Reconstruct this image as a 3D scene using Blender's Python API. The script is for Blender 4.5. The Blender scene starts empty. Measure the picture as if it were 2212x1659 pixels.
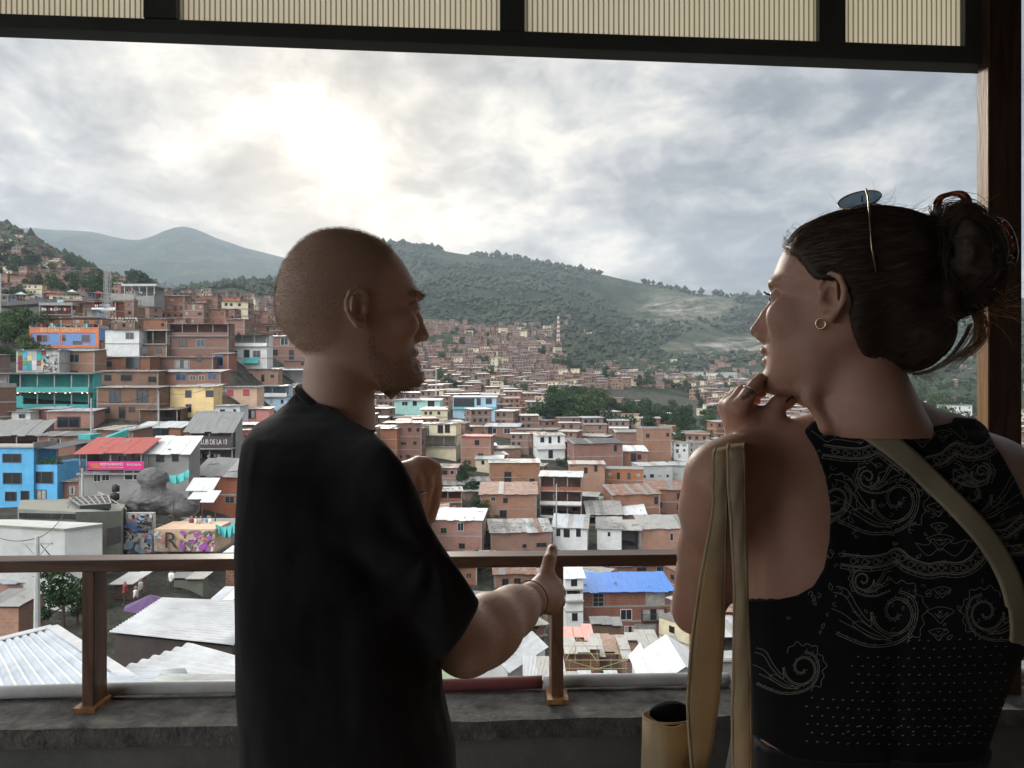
import bpy, math, random, os
import numpy as np
from mathutils import Vector, Matrix
from mathutils.bvhtree import BVHTree
from mathutils import noise as mnoise
random.seed(11); rng = np.random.default_rng(11)
scene = bpy.context.scene
COL = scene.collection
F, CX, CY, CH = 1600.0, 1106.0, 829.5, 1.5      # focal length and centre in photo units, eye height

def at(u, v, Y):
    return Vector(((u-CX)/F*Y, Y, CH+(CY-v)/F*Y))
def proj(p):
    return (CX+p[0]/p[1]*F, CY-(p[2]-CH)/p[1]*F)
R = math.radians

# ---------------------------------------------------------------- materials
MATS = {}
def nt(m):
    m.use_nodes = True
    t = m.node_tree; t.nodes.clear()
    return t
def N(t, typ, **kw):
    n = t.nodes.new(typ)
    for k, v in kw.items():
        if k.startswith('i_'):
            key = k[2:]
            n.inputs[int(key) if key.isdigit() else key].default_value = v
        else: setattr(n, k, v)
    return n
def L(t, a, b): t.links.new(a, b)
def c4(c): return (c[0], c[1], c[2], 1.0)
def ramp(t, fac, stops):
    r = N(t, 'ShaderNodeValToRGB')
    e = r.color_ramp.elements
    while len(e) < len(stops): e.new(0.5)
    for el, (p, c) in zip(e, stops): el.position = p; el.color = c4(c)
    L(t, fac, r.inputs[0]); return r.outputs[0]
def mixc(t, fac, a, b, mode='MIX'):
    m = N(t, 'ShaderNodeMix', data_type='RGBA', blend_type=mode)
    for s, v in ((0, fac), (6, a), (7, b)):
        if hasattr(v, 'is_output'): L(t, v, m.inputs[s])
        else: m.inputs[s].default_value = v if s == 0 else c4(v)
    return m.outputs[2]
def mth(t, op, a, b=None, c=None, clamp=False):
    m = N(t, 'ShaderNodeMath', operation=op, use_clamp=clamp)
    for i, v in enumerate((a, b, c)):
        if v is None: continue
        if hasattr(v, 'is_output'): L(t, v, m.inputs[i])
        else: m.inputs[i].default_value = v
    return m.outputs[0]
def noisetex(t, vec, scale, detail=4, rough=0.55, dist=0.0):
    n = N(t, 'ShaderNodeTexNoise'); n.inputs['Scale'].default_value = scale
    n.inputs['Detail'].default_value = detail; n.inputs['Roughness'].default_value = rough
    n.inputs['Distortion'].default_value = dist
    if vec is not None: L(t, vec, n.inputs['Vector'])
    return n.outputs['Fac']
def scaled(t, vec, s):
    m = N(t, 'ShaderNodeMapping'); m.inputs['Scale'].default_value = s
    L(t, vec, m.inputs['Vector']); return m.outputs[0]
def finish(t, col, rough=0.8, bump=None, bstr=0.3, bdist=0.01, spec=0.3, metal=0.0, trans=0.0, **kw):
    b = N(t, 'ShaderNodeBsdfPrincipled')
    for key, v in (('Base Color', col), ('Roughness', rough), ('Metallic', metal)):
        if hasattr(v, 'is_output'): L(t, v, b.inputs[key])
        else: b.inputs[key].default_value = c4(v) if key == 'Base Color' else v
    b.inputs['Specular IOR Level'].default_value = spec
    for k, v in kw.items(): b.inputs[k.replace('_', ' ')].default_value = v
    if bump is not None:
        bn = N(t, 'ShaderNodeBump'); bn.inputs['Strength'].default_value = bstr
        bn.inputs['Distance'].default_value = bdist
        L(t, bump, bn.inputs['Height']); L(t, bn.outputs[0], b.inputs['Normal'])
    o = N(t, 'ShaderNodeOutputMaterial')
    if trans > 0:
        tr = N(t, 'ShaderNodeBsdfTranslucent')
        if hasattr(col, 'is_output'): L(t, col, tr.inputs[0])
        else: tr.inputs[0].default_value = c4(col)
        mx = N(t, 'ShaderNodeMixShader'); mx.inputs[0].default_value = trans
        L(t, b.outputs[0], mx.inputs[1]); L(t, tr.outputs[0], mx.inputs[2]); L(t, mx.outputs[0], o.inputs[0])
    else: L(t, b.outputs[0], o.inputs[0])
    return b

def mat(name, col, rough=0.8, var=0.25, scale=1.5, bscale=20, bstr=0.25, bdist=0.01, objvar=0.0, **kw):
    """plain procedural surface: two noise scales of colour wear and a bump"""
    if name in MATS: return MATS[name]
    m = bpy.data.materials.new(name); t = nt(m); MATS[name] = m
    tc = N(t, 'ShaderNodeTexCoord').outputs['Object']
    n1 = noisetex(t, tc, scale, 6, 0.65)
    n2 = noisetex(t, tc, bscale, 5, 0.7)
    dark = tuple(x*(1-var) for x in col); lite = tuple(min(1, x*(1+var*0.8)) for x in col)
    c = ramp(t, n1, [(0.3, dark), (0.7, lite)])
    c = mixc(t, mth(t, 'MULTIPLY', n2, 0.5), c, tuple(x*(1-var*.7) for x in col))
    if objvar > 0:
        oi = N(t, 'ShaderNodeObjectInfo').outputs['Random']
        hsv = N(t, 'ShaderNodeHueSaturation')
        L(t, c, hsv.inputs['Color'])
        L(t, mth(t, 'MULTIPLY_ADD', oi, objvar, 1-objvar*.5), hsv.inputs['Value'])
        L(t, mth(t, 'MULTIPLY_ADD', oi, objvar*.06, .5-objvar*.03), hsv.inputs['Hue'])
        c = hsv.outputs[0]
    finish(t, c, rough, n2, bstr, bdist, **kw)
    return m

def brickmat(name, c1, c2, mortar=(0.25, 0.20, 0.165)):
    m = bpy.data.materials.new(name); t = nt(m); MATS[name] = m
    tc = N(t, 'ShaderNodeTexCoord').outputs['Object']
    g = N(t, 'ShaderNodeNewGeometry')
    # choose the wall's own axis so courses run level on every side
    sep = N(t, 'ShaderNodeSeparateXYZ'); L(t, tc, sep.inputs[0])
    add = mth(t, 'ADD', sep.outputs[0], sep.outputs[1])
    cmb = N(t, 'ShaderNodeCombineXYZ'); L(t, add, cmb.inputs[0]); L(t, sep.outputs[2], cmb.inputs[1])
    b = N(t, 'ShaderNodeTexBrick'); L(t, cmb.outputs[0], b.inputs['Vector'])
    b.inputs['Scale'].default_value = 1.0
    b.inputs['Brick Width'].default_value = 0.42; b.inputs['Row Height'].default_value = 0.24
    b.inputs['Mortar Size'].default_value = 0.022; b.inputs['Mortar'].default_value = c4(mortar)
    b.inputs['Color1'].default_value = c4(c1); b.inputs['Color2'].default_value = c4(c2)
    big = noisetex(t, tc, 0.35, 6, 0.7)
    c = mixc(t, ramp(t, big, [(0.35, (0, 0, 0)), (0.75, (.75, .75, .75))]), b.outputs[0], tuple(x*.55 for x in c1))
    grime = noisetex(t, scaled(t, tc, (1.6, 1.6, .25)), 1.1, 6, 0.75)
    c = mixc(t, ramp(t, grime, [(0.52, (0, 0, 0)), (0.75, (.55, .55, .55))]), c, (0.20, 0.17, 0.15))
    oi = N(t, 'ShaderNodeObjectInfo').outputs['Random']
    hsv = N(t, 'ShaderNodeHueSaturation'); L(t, c, hsv.inputs['Color'])
    L(t, mth(t, 'MULTIPLY_ADD', oi, 0.45, 0.80), hsv.inputs['Value'])
    L(t, mth(t, 'MULTIPLY_ADD', mth(t, 'FRACT', mth(t, 'MULTIPLY', oi, 7.3)), 0.35, 0.75), hsv.inputs['Saturation'])
    L(t, mth(t, 'MULTIPLY_ADD', mth(t, 'FRACT', mth(t, 'MULTIPLY', oi, 3.7)), 0.022, 0.490), hsv.inputs['Hue'])
    finish(t, hsv.outputs[0], 0.9, b.outputs['Fac'], 0.5, 0.02, spec=0.15)
    return m

def tinmat(name, col, rust=0.0, rough=0.5, freq=8.0, objvar=.25, rustcol=(0.20, 0.09, 0.05)):
    """corrugated sheet: ridges across X of the object, streaks along the slope"""
    m = bpy.data.materials.new(name); t = nt(m); MATS[name] = m
    tc = N(t, 'ShaderNodeTexCoord').outputs['Object']
    w = N(t, 'ShaderNodeTexWave', wave_type='BANDS', bands_direction='X'); L(t, tc, w.inputs['Vector'])
    w.inputs['Scale'].default_value = freq*.314; w.inputs['Distortion'].default_value = 0
    st = noisetex(t, scaled(t, tc, (2.2, .35, .35)), 1.3, 7, 0.75)
    c = ramp(t, st, [(0.25, tuple(x*.62 for x in col)), (0.6, col), (0.8, tuple(min(1, x*1.12) for x in col))])
    if rust > 0:
        r = noisetex(t, tc, 0.7, 8, 0.75, .5)
        c = mixc(t, ramp(t, r, [(0.62-rust*.3, (0, 0, 0)), (0.72-rust*.25, (1, 1, 1))]), c, rustcol)
    oi = N(t, 'ShaderNodeObjectInfo').outputs['Random']
    hsv = N(t, 'ShaderNodeHueSaturation'); L(t, c, hsv.inputs['Color'])
    L(t, mth(t, 'MULTIPLY_ADD', oi, objvar, 1-objvar*.7), hsv.inputs['Value'])
    finish(t, hsv.outputs[0], rough, w.outputs['Fac'], 0.8, 0.03, spec=0.35)
    return m

def woodmat(name, c1, c2, axis='X', scale=6.0, rough=0.55):
    m = bpy.data.materials.new(name); t = nt(m); MATS[name] = m
    tc = N(t, 'ShaderNodeTexCoord').outputs['Object']
    s = {'X': (.09, 1, 1), 'Y': (1, .09, 1), 'Z': (1, 1, .09)}[axis]
    v = scaled(t, tc, s)
    n = noisetex(t, v, scale*9, 7, 0.65, 1.2); n2 = noisetex(t, v, scale*60, 3, 0.6)
    c = ramp(t, n, [(0.28, tuple(x*.45 for x in c1)), (0.45, c1), (0.62, c2), (0.8, tuple(x*.7 for x in c1))])
    c = mixc(t, mth(t, 'MULTIPLY', n2, .45), c, tuple(x*.4 for x in c1))
    finish(t, c, rough, n2, 0.35, 0.002, spec=.4)
    return m

# ---------------------------------------------------------------- mesh builder
class MB:
    def __init__(s): s.v = []; s.f = []; s.m = []
    def add(s, vs, fs, mi=0):
        o = len(s.v); s.v.extend([tuple(p) for p in vs])
        for f in fs: s.f.append(tuple(i+o for i in f)); s.m.append(mi)
        return s
    def box(s, a, b, mi=0):
        x0, y0, z0 = a; x1, y1, z1 = b
        return s.add([(x0,y0,z0),(x1,y0,z0),(x1,y1,z0),(x0,y1,z0),(x0,y0,z1),(x1,y0,z1),(x1,y1,z1),(x0,y1,z1)],
              [(0,3,2,1),(4,5,6,7),(0,1,5,4),(1,2,6,5),(2,3,7,6),(3,0,4,7)], mi)
    def hexa(s, p, mi=0):     # 4 bottom + 4 top corner points
        return s.add(p, [(0,3,2,1),(4,5,6,7),(0,1,5,4),(1,2,6,5),(2,3,7,6),(3,0,4,7)], mi)
    def bar(s, a, b, w, h=None, mi=0, up=(0, 0, 1)):
        a = Vector(a); b = Vector(b); d = (b-a).normalized(); h = h or w
        up = Vector(up)
        if abs(d.dot(up)) > .98: up = Vector((0, 1, 0))
        x = d.cross(up).normalized()*w/2; z = x.cross(d).normalized()*h/2
        return s.hexa([a-x-z, a+x-z, b+x-z, b-x-z, a-x+z, a+x+z, b+x+z, b-x+z], mi)
    def tube(s, pts, r, n=6, mi=0, cap=True):
        pts = [Vector(p) for p in pts]; rs = r if isinstance(r, (list, tuple)) else [r]*len(pts)
        o = len(s.v); ref = None
        for i, p in enumerate(pts):
            d = (pts[min(i+1, len(pts)-1)]-pts[max(i-1, 0)])
            if d.length < 1e-9: d = Vector((0, 0, 1))
            d.normalize()
            if ref is None:
                ref = d.orthogonal().normalized()
            ref = (ref-d*ref.dot(d))
            if ref.length < 1e-6: ref = d.orthogonal()
            ref.normalize(); q = d.cross(ref)
            for k in range(n):
                a = 2*math.pi*k/n; s.v.append(tuple(p+(ref*math.cos(a)+q*math.sin(a))*rs[i]))
        for i in range(len(pts)-1):
            for k in range(n):
                a = o+i*n+k; b = o+i*n+(k+1) % n
                s.f.append((a, b, b+n, a+n)); s.m.append(mi)
        if cap and n > 2:
            s.f.append(tuple(o+k for k in range(n))[::-1]); s.m.append(mi)
            e = o+(len(pts)-1)*n; s.f.append(tuple(e+k for k in range(n))); s.m.append(mi)
        return s
    def prism(s, poly, z0, z1, mi=0):   # polygon in xy
        n = len(poly)
        vs = [(x, y, z0) for x, y in poly]+[(x, y, z1) for x, y in poly]
        fs = [tuple(range(n))[::-1], tuple(range(n, 2*n))]+[(i, (i+1) % n, n+(i+1) % n, n+i) for i in range(n)]
        return s.add(vs, fs, mi)
    def build(s, name, mats, parent=None, smooth=False, origin=(0, 0, 0)):
        me = bpy.data.meshes.new(name)
        v = np.array(s.v, dtype=float).reshape(-1, 3)-np.array(origin)
        me.from_pydata(v.tolist(), [], s.f)
        if not isinstance(mats, (list, tuple)): mats = [mats]
        for m in mats: me.materials.append(m)
        me.polygons.foreach_set('material_index', s.m)
        if smooth: me.polygons.foreach_set('use_smooth', [True]*len(me.polygons))
        me.update()
        o = bpy.data.objects.new(name, me); COL.objects.link(o)
        if parent is not None: o.parent = parent
        else: o.location = origin
        return o

def tag(o, label=None, cat=None, group=None, kind=None):
    if label: o['label'] = label
    if cat: o['category'] = cat
    if group: o['group'] = group
    if kind: o['kind'] = kind
    return o
def empty(name, loc, rz=0, **kw):
    o = bpy.data.objects.new(name, None); COL.objects.link(o)
    o.location = loc; o.rotation_euler = (0, 0, rz); o.empty_display_size = .2
    return tag(o, **kw)
def copy_tree(o, parent=None, **kw):
    c = o.copy(); COL.objects.link(c); c.parent = parent
    for ch in KIDS.get(o.name, []): copy_tree(ch, c)
    return tag(c, **kw)
KIDS = {}
def kids(o, lst): KIDS[o.name] = lst

# ---------------------------------------------------------------- implicit surfaces (surface nets)
def sd_rcone(P, a, b, ra, rb):
    a = np.array(a, float); b = np.array(b, float); d = b-a; L2 = max(d@d, 1e-12)
    t = np.clip(((P-a)@d)/L2, 0, 1)
    return np.linalg.norm(P-a-t[:, None]*d, axis=1)-(ra+(rb-ra)*t)
def sd_ell(P, c, r, M=None):
    q = P-np.array(c, float)
    if M is not None: q = q@np.array(M)      # columns of M = local axes
    r = np.array(r, float); k = np.linalg.norm(q/r, axis=1); k2 = np.linalg.norm(q/(r*r), axis=1)
    return k*(k-1)/np.maximum(k2, 1e-9)
def smin(a, b, k):
    if k <= 0: return np.minimum(a, b)
    h = np.clip(.5+.5*(b-a)/k, 0, 1); return b+(a-b)*h-k*h*(1-h)
def smax(a, b, k): return -smin(-a, -b, k)
def sd_poly2(px, py, poly):
    """signed distance to a closed 2-D polygon (negative inside)"""
    d = np.full(px.shape, 1e18); s = np.ones(px.shape); n = len(poly)
    for i in range(n):
        ax, ay = poly[i]; bx, by = poly[i-1]
        ex, ey = bx-ax, by-ay; wx, wy = px-ax, py-ay
        t = np.clip((wx*ex+wy*ey)/(ex*ex+ey*ey+1e-12), 0, 1)
        d = np.minimum(d, (wx-ex*t)**2+(wy-ey*t)**2)
        c = (py >= ay); c2 = (py < by); c3 = (ex*wy > ey*wx)
        s = np.where((c & c2 & c3) | (~c & ~c2 & ~c3), -s, s)
    return s*np.sqrt(d)
def surface_nets(fn, lo, hi, h):
    lo = np.array(lo, float); hi = np.array(hi, float)
    n = np.ceil((hi-lo)/h).astype(int)+1
    xs = [lo[i]+h*np.arange(n[i]) for i in range(3)]
    K = 4; nc = (n+K-1)//K+1          # coarse pass, then exact values only in the shell near the surface
    X, Y, Z = np.meshgrid(*[lo[i]+h*K*(np.arange(nc[i])) for i in range(3)], indexing='ij')
    VC = fn(np.stack([X.ravel(), Y.ravel(), Z.ravel()], 1)).reshape(X.shape)
    near = np.abs(VC) < h*K*2.6
    V = np.repeat(np.repeat(np.repeat(VC, K, 0), K, 1), K, 2)[K//2:, K//2:, K//2:][:n[0], :n[1], :n[2]].astype(np.float32)
    M = np.repeat(np.repeat(np.repeat(near, K, 0), K, 1), K, 2)[K//2:, K//2:, K//2:][:n[0], :n[1], :n[2]]
    id_ = np.argwhere(M)
    for i in range(0, len(id_), 600000):
        q = id_[i:i+600000]; V[tuple(q.T)] = fn(lo+q*h)
    ins = V < 0
    c = np.zeros(tuple(n-1), int)
    for dx in (0, 1):
        for dy in (0, 1):
            for dz in (0, 1):
                c += ins[dx:n[0]-1+dx, dy:n[1]-1+dy, dz:n[2]-1+dz]
    cells = np.argwhere((c > 0) & (c < 8))
    idx = -np.ones(tuple(n-1), int); idx[tuple(cells.T)] = np.arange(len(cells))
    acc = np.zeros((len(cells), 3)); cnt = np.zeros(len(cells))
    cor = [(0,0,0),(1,0,0),(0,1,0),(1,1,0),(0,0,1),(1,0,1),(0,1,1),(1,1,1)]
    for a in range(8):
        for b in range(a+1, 8):
            A, B = np.array(cor[a]), np.array(cor[b])
            if abs(A-B).sum() != 1: continue
            va = V[tuple((cells+A).T)]; vb = V[tuple((cells+B).T)]
            mk = (va < 0) != (vb < 0)
            t = np.where(mk, va/(va-vb+1e-20), 0)
            acc += np.where(mk[:, None], A+(B-A)*t[:, None], 0); cnt += mk
    verts = lo+(cells+acc/np.maximum(cnt, 1)[:, None])*h
    faces = []
    for ax in range(3):
        o1, o2 = [(1, 2), (2, 0), (0, 1)][ax]
        sl0 = [slice(None)]*3; sl1 = [slice(None)]*3
        sl0[ax] = slice(0, n[ax]-1); sl1[ax] = slice(1, n[ax])
        a = ins[tuple(sl0)]; b = ins[tuple(sl1)]
        e = np.argwhere(a != b)
        e = e[(e[:, o1] > 0) & (e[:, o2] > 0) & (e[:, o1] < n[o1]-1) & (e[:, o2] < n[o2]-1)]
        if not len(e): continue
        flip = a[tuple(e.T)]
        d1 = np.zeros(3, int); d1[o1] = 1; d2 = np.zeros(3, int); d2[o2] = 1
        q = np.stack([idx[tuple((e-d1-d2).T)], idx[tuple((e-d2).T)], idx[tuple(e.T)], idx[tuple((e-d1).T)]], 1)
        q[~flip] = q[~flip][:, ::-1]
        faces.append(q)
    faces = np.concatenate(faces)
    return verts, faces
def relax(v, f, it=2, lam=.5):
    n = len(v)
    e = np.concatenate([f[:, [0, 1]], f[:, [1, 2]], f[:, [2, 3]], f[:, [3, 0]]])
    e = np.concatenate([e, e[:, ::-1]])
    deg = np.bincount(e[:, 0], minlength=n).astype(float)
    for i in range(it):
        for l in (lam, -lam*.9):
            s = np.stack([np.bincount(e[:, 0], weights=v[e[:, 1], k], minlength=n) for k in range(3)], 1)
            v = v+l*(s/np.maximum(deg, 1)[:, None]-v)
    return v
def vnormals(v, f):
    nrm = np.cross(v[f[:, 2]]-v[f[:, 0]], v[f[:, 3]]-v[f[:, 1]])
    out = np.zeros_like(v)
    for k in range(4): np.add.at(out, f[:, k], nrm)
    return out/np.maximum(np.linalg.norm(out, axis=1), 1e-12)[:, None]
def np_mesh(name, parts, mats, parent=None, origin=(0, 0, 0), attrs=None, smooth=True):
    """parts: list of (verts, faces, material index) joined into one mesh object"""
    vs, fs, ms, o = [], [], [], 0
    for v, f, mi in parts:
        vs.append(v-np.array(origin)); fs += (f+o).tolist(); ms += [mi]*len(f); o += len(v)
    me = bpy.data.meshes.new(name); me.from_pydata(np.concatenate(vs).tolist(), [], fs)
    for m in (mats if isinstance(mats, (list, tuple)) else [mats]): me.materials.append(m)
    me.polygons.foreach_set('material_index', ms)
    if smooth: me.polygons.foreach_set('use_smooth', [True]*len(me.polygons))
    if attrs:
        for k, arr in attrs.items():
            a = me.attributes.new(k, 'FLOAT', 'POINT'); a.data.foreach_set('value', arr.astype(np.float32))
    me.update()
    ob = bpy.data.objects.new(name, me); COL.objects.link(ob)
    if parent is not None: ob.parent = parent
    else: ob.location = origin
    return ob
def vnoise(P, scale, seed=0, octv=3):
    """cheap value noise for arrays of points"""
    out = np.zeros(len(P)); amp = 1.0; tot = 0
    for o in range(octv):
        Q = P*scale*(2**o)+seed*17.3+o*5.1; I = np.floor(Q).astype(int); f = Q-I; f = f*f*(3-2*f)
        r = 0
        for dx in (0, 1):
            for dy in (0, 1):
                for dz in (0, 1):
                    h = ((I[:, 0]+dx)*374761393+(I[:, 1]+dy)*668265263+(I[:, 2]+dz)*2147483647+seed*9176)
                    h = (h ^ (h >> 13))*1274126177; h = ((h ^ (h >> 16)) & 0xffff)/65535.0
                    w = (f[:, 0] if dx else 1-f[:, 0])*(f[:, 1] if dy else 1-f[:, 1])*(f[:, 2] if dz else 1-f[:, 2])
                    r = r+h*w
        out += amp*(r*2-1); tot += amp; amp *= .5
    return out/tot
# ---------------------------------------------------------------- camera, sun, sky
cam = bpy.data.cameras.new('camera'); camo = bpy.data.objects.new('camera', cam); COL.objects.link(camo)
cam.sensor_width = 36; cam.lens = 36*F/2212.0; cam.clip_start = .05; cam.clip_end = 30000
camo.location = (0, 0, CH); camo.rotation_euler = (R(90), 0, 0)
scene.camera = camo
SUN = at(705, 300, 1.0)-Vector((0, 0, CH)); SUN.normalize()
sel = math.asin(SUN.z); saz = math.atan2(SUN.x, SUN.y)
sl = bpy.data.lights.new('sun', 'SUN'); sl.energy = 2.2; sl.angle = R(10); sl.color = (1, .93, .82)
so = bpy.data.objects.new('sun', sl); COL.objects.link(so)
so.rotation_euler = SUN.to_track_quat('Z', 'Y').to_euler()
scene.view_settings.view_transform = 'Standard'; scene.view_settings.look = 'None'
scene.view_settings.exposure = 0.18; scene.view_settings.gamma = 1
w = bpy.data.worlds.new('World'); scene.world = w; w.use_nodes = True
t = w.node_tree; t.nodes.clear()
sky = N(t, 'ShaderNodeTexSky', sky_type='NISHITA'); sky.sun_disc = False
sky.sun_elevation = sel; sky.sun_rotation = saz; sky.dust_density = 3
bg1 = N(t, 'ShaderNodeBackground'); bg1.inputs[1].default_value = .05; L(t, mixc(t, 1.0, sky.outputs[0], (.12, .12, .12), 'MULTIPLY'), bg1.inputs[0])
d = N(t, 'ShaderNodeTexCoord').outputs['Generated']
nrm = N(t, 'ShaderNodeVectorMath', operation='NORMALIZE'); L(t, d, nrm.inputs[0]); d = nrm.outputs[0]
sp = N(t, 'ShaderNodeSeparateXYZ'); L(t, d, sp.inputs[0])
zz = mth(t, 'MAXIMUM', sp.outputs[2], 0.0)
dv = mth(t, 'ADD', zz, .38)
cb = N(t, 'ShaderNodeCombineXYZ')
L(t, mth(t, 'DIVIDE', sp.outputs[0], dv), cb.inputs[0]); L(t, mth(t, 'DIVIDE', sp.outputs[1], dv), cb.inputs[1])
mp_ = N(t, 'ShaderNodeMapping'); mp_.inputs['Location'].default_value = (12.4, 6.8, 0); L(t, cb.outputs[0], mp_.inputs[0]); pc = mp_.outputs[0]
big = noisetex(t, pc, 2.2, 5, .55, .3)
mid = noisetex(t, pc, 5.5, 10, .58, .4)
fine = noisetex(t, pc, 15.0, 8, .60, .5)
dens = mth(t, 'ADD', mth(t, 'MULTIPLY', big, .50), mth(t, 'ADD', mth(t, 'MULTIPLY', mid, .38), mth(t, 'MULTIPLY', fine, .12)))
cl = ramp(t, dens, [(0.40, (.76, .72, .65)), (0.455, (.52, .52, .51)), (0.50, (.37, .385, .395)), (0.54, (.25, .27, .295)), (0.60, (.17, .19, .22))])
# light breaking through round the sun: an uneven, slanting gap
sv = N(t, 'ShaderNodeVectorMath', operation='SUBTRACT'); L(t, d, sv.inputs[0]); sv.inputs[1].default_value = SUN
right = Vector((SUN.y, -SUN.x, 0)).normalized(); up = right.cross(SUN).normalized()
ax1 = (right*math.cos(R(-36))+up*math.sin(R(-36))); ax2 = (right*math.sin(R(36))+up*math.cos(R(36)))
def dotv(vec, const):
    n = N(t, 'ShaderNodeVectorMath', operation='DOT_PRODUCT'); L(t, vec, n.inputs[0]); n.inputs[1].default_value = const
    return n.outputs['Value']
a1 = mth(t, 'DIVIDE', dotv(sv.outputs[0], ax1), .072); a2 = mth(t, 'DIVIDE', dotv(sv.outputs[0], ax2), .038)
rr = mth(t, 'SQRT', mth(t, 'ADD', mth(t, 'MULTIPLY', a1, a1), mth(t, 'MULTIPLY', a2, a2)))
rr = mth(t, 'ADD', rr, mth(t, 'MULTIPLY', mth(t, 'SUBTRACT', noisetex(t, pc, 4.5, 9, .65, .8), .5), 2.6))
hole = ramp(t, mth(t, 'MULTIPLY', rr, .25), [(0.10, (1, 1, 1)), (0.19, (.40, .40, .40)), (0.27, (.07, .07, .07)), (.40, (0, 0, 0))])
dt = dotv(d, SUN)
glow = mth(t, 'POWER', mth(t, 'MAXIMUM', dt, 0.0), 22.0)
glow2 = mth(t, 'POWER', mth(t, 'MAXIMUM', dt, 0.0), 5.0)
thin = mth(t, 'SUBTRACT', 1.25, mth(t, 'MULTIPLY', dens, 1.6))
cl = mixc(t, mth(t, 'MULTIPLY', glow2, .0), cl, (.62, .62, .60))
cl = mixc(t, mth(t, 'MULTIPLY', mth(t, 'MULTIPLY', glow, thin), 1.0, clamp=True), cl, (.30, .24, .14), 'ADD')
cl = mixc(t, hole, cl, (2.4, 2.1, 1.5), 'ADD')
# overcast sky is brighter overhead
zen = N(t, 'ShaderNodeMapRange'); L(t, sp.outputs[2], zen.inputs[0])
for i, x in ((1, .44), (2, .85), (3, 1.0), (4, 2.3)): zen.inputs[i].default_value = x
cl = mixc(t, 1.0, cl, zen.outputs[0], 'MULTIPLY')
bk = N(t, 'ShaderNodeMapRange'); L(t, sp.outputs[1], bk.inputs[0])      # unseen sky behind the camera, raised to light the town's fronts
for i, x in ((1, .1), (2, -.6), (3, 1.0), (4, 1.8)): bk.inputs[i].default_value = x
cl = mixc(t, 1.0, cl, bk.outputs[0], 'MULTIPLY')
lf = N(t, 'ShaderNodeMapRange'); L(t, mth(t, 'ADD', sp.outputs[0], mth(t, 'MULTIPLY', sp.outputs[1], .55)), lf.inputs[0])      # unseen sky to the left, boosted to throw light on the man
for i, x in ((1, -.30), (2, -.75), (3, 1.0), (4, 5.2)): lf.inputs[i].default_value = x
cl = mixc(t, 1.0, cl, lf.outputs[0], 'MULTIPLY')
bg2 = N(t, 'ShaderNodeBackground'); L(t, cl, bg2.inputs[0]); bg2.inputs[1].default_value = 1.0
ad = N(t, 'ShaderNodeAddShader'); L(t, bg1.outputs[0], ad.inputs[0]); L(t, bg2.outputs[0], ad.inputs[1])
wo = N(t, 'ShaderNodeOutputWorld'); L(t, ad.outputs[0], wo.inputs[0])

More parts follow.
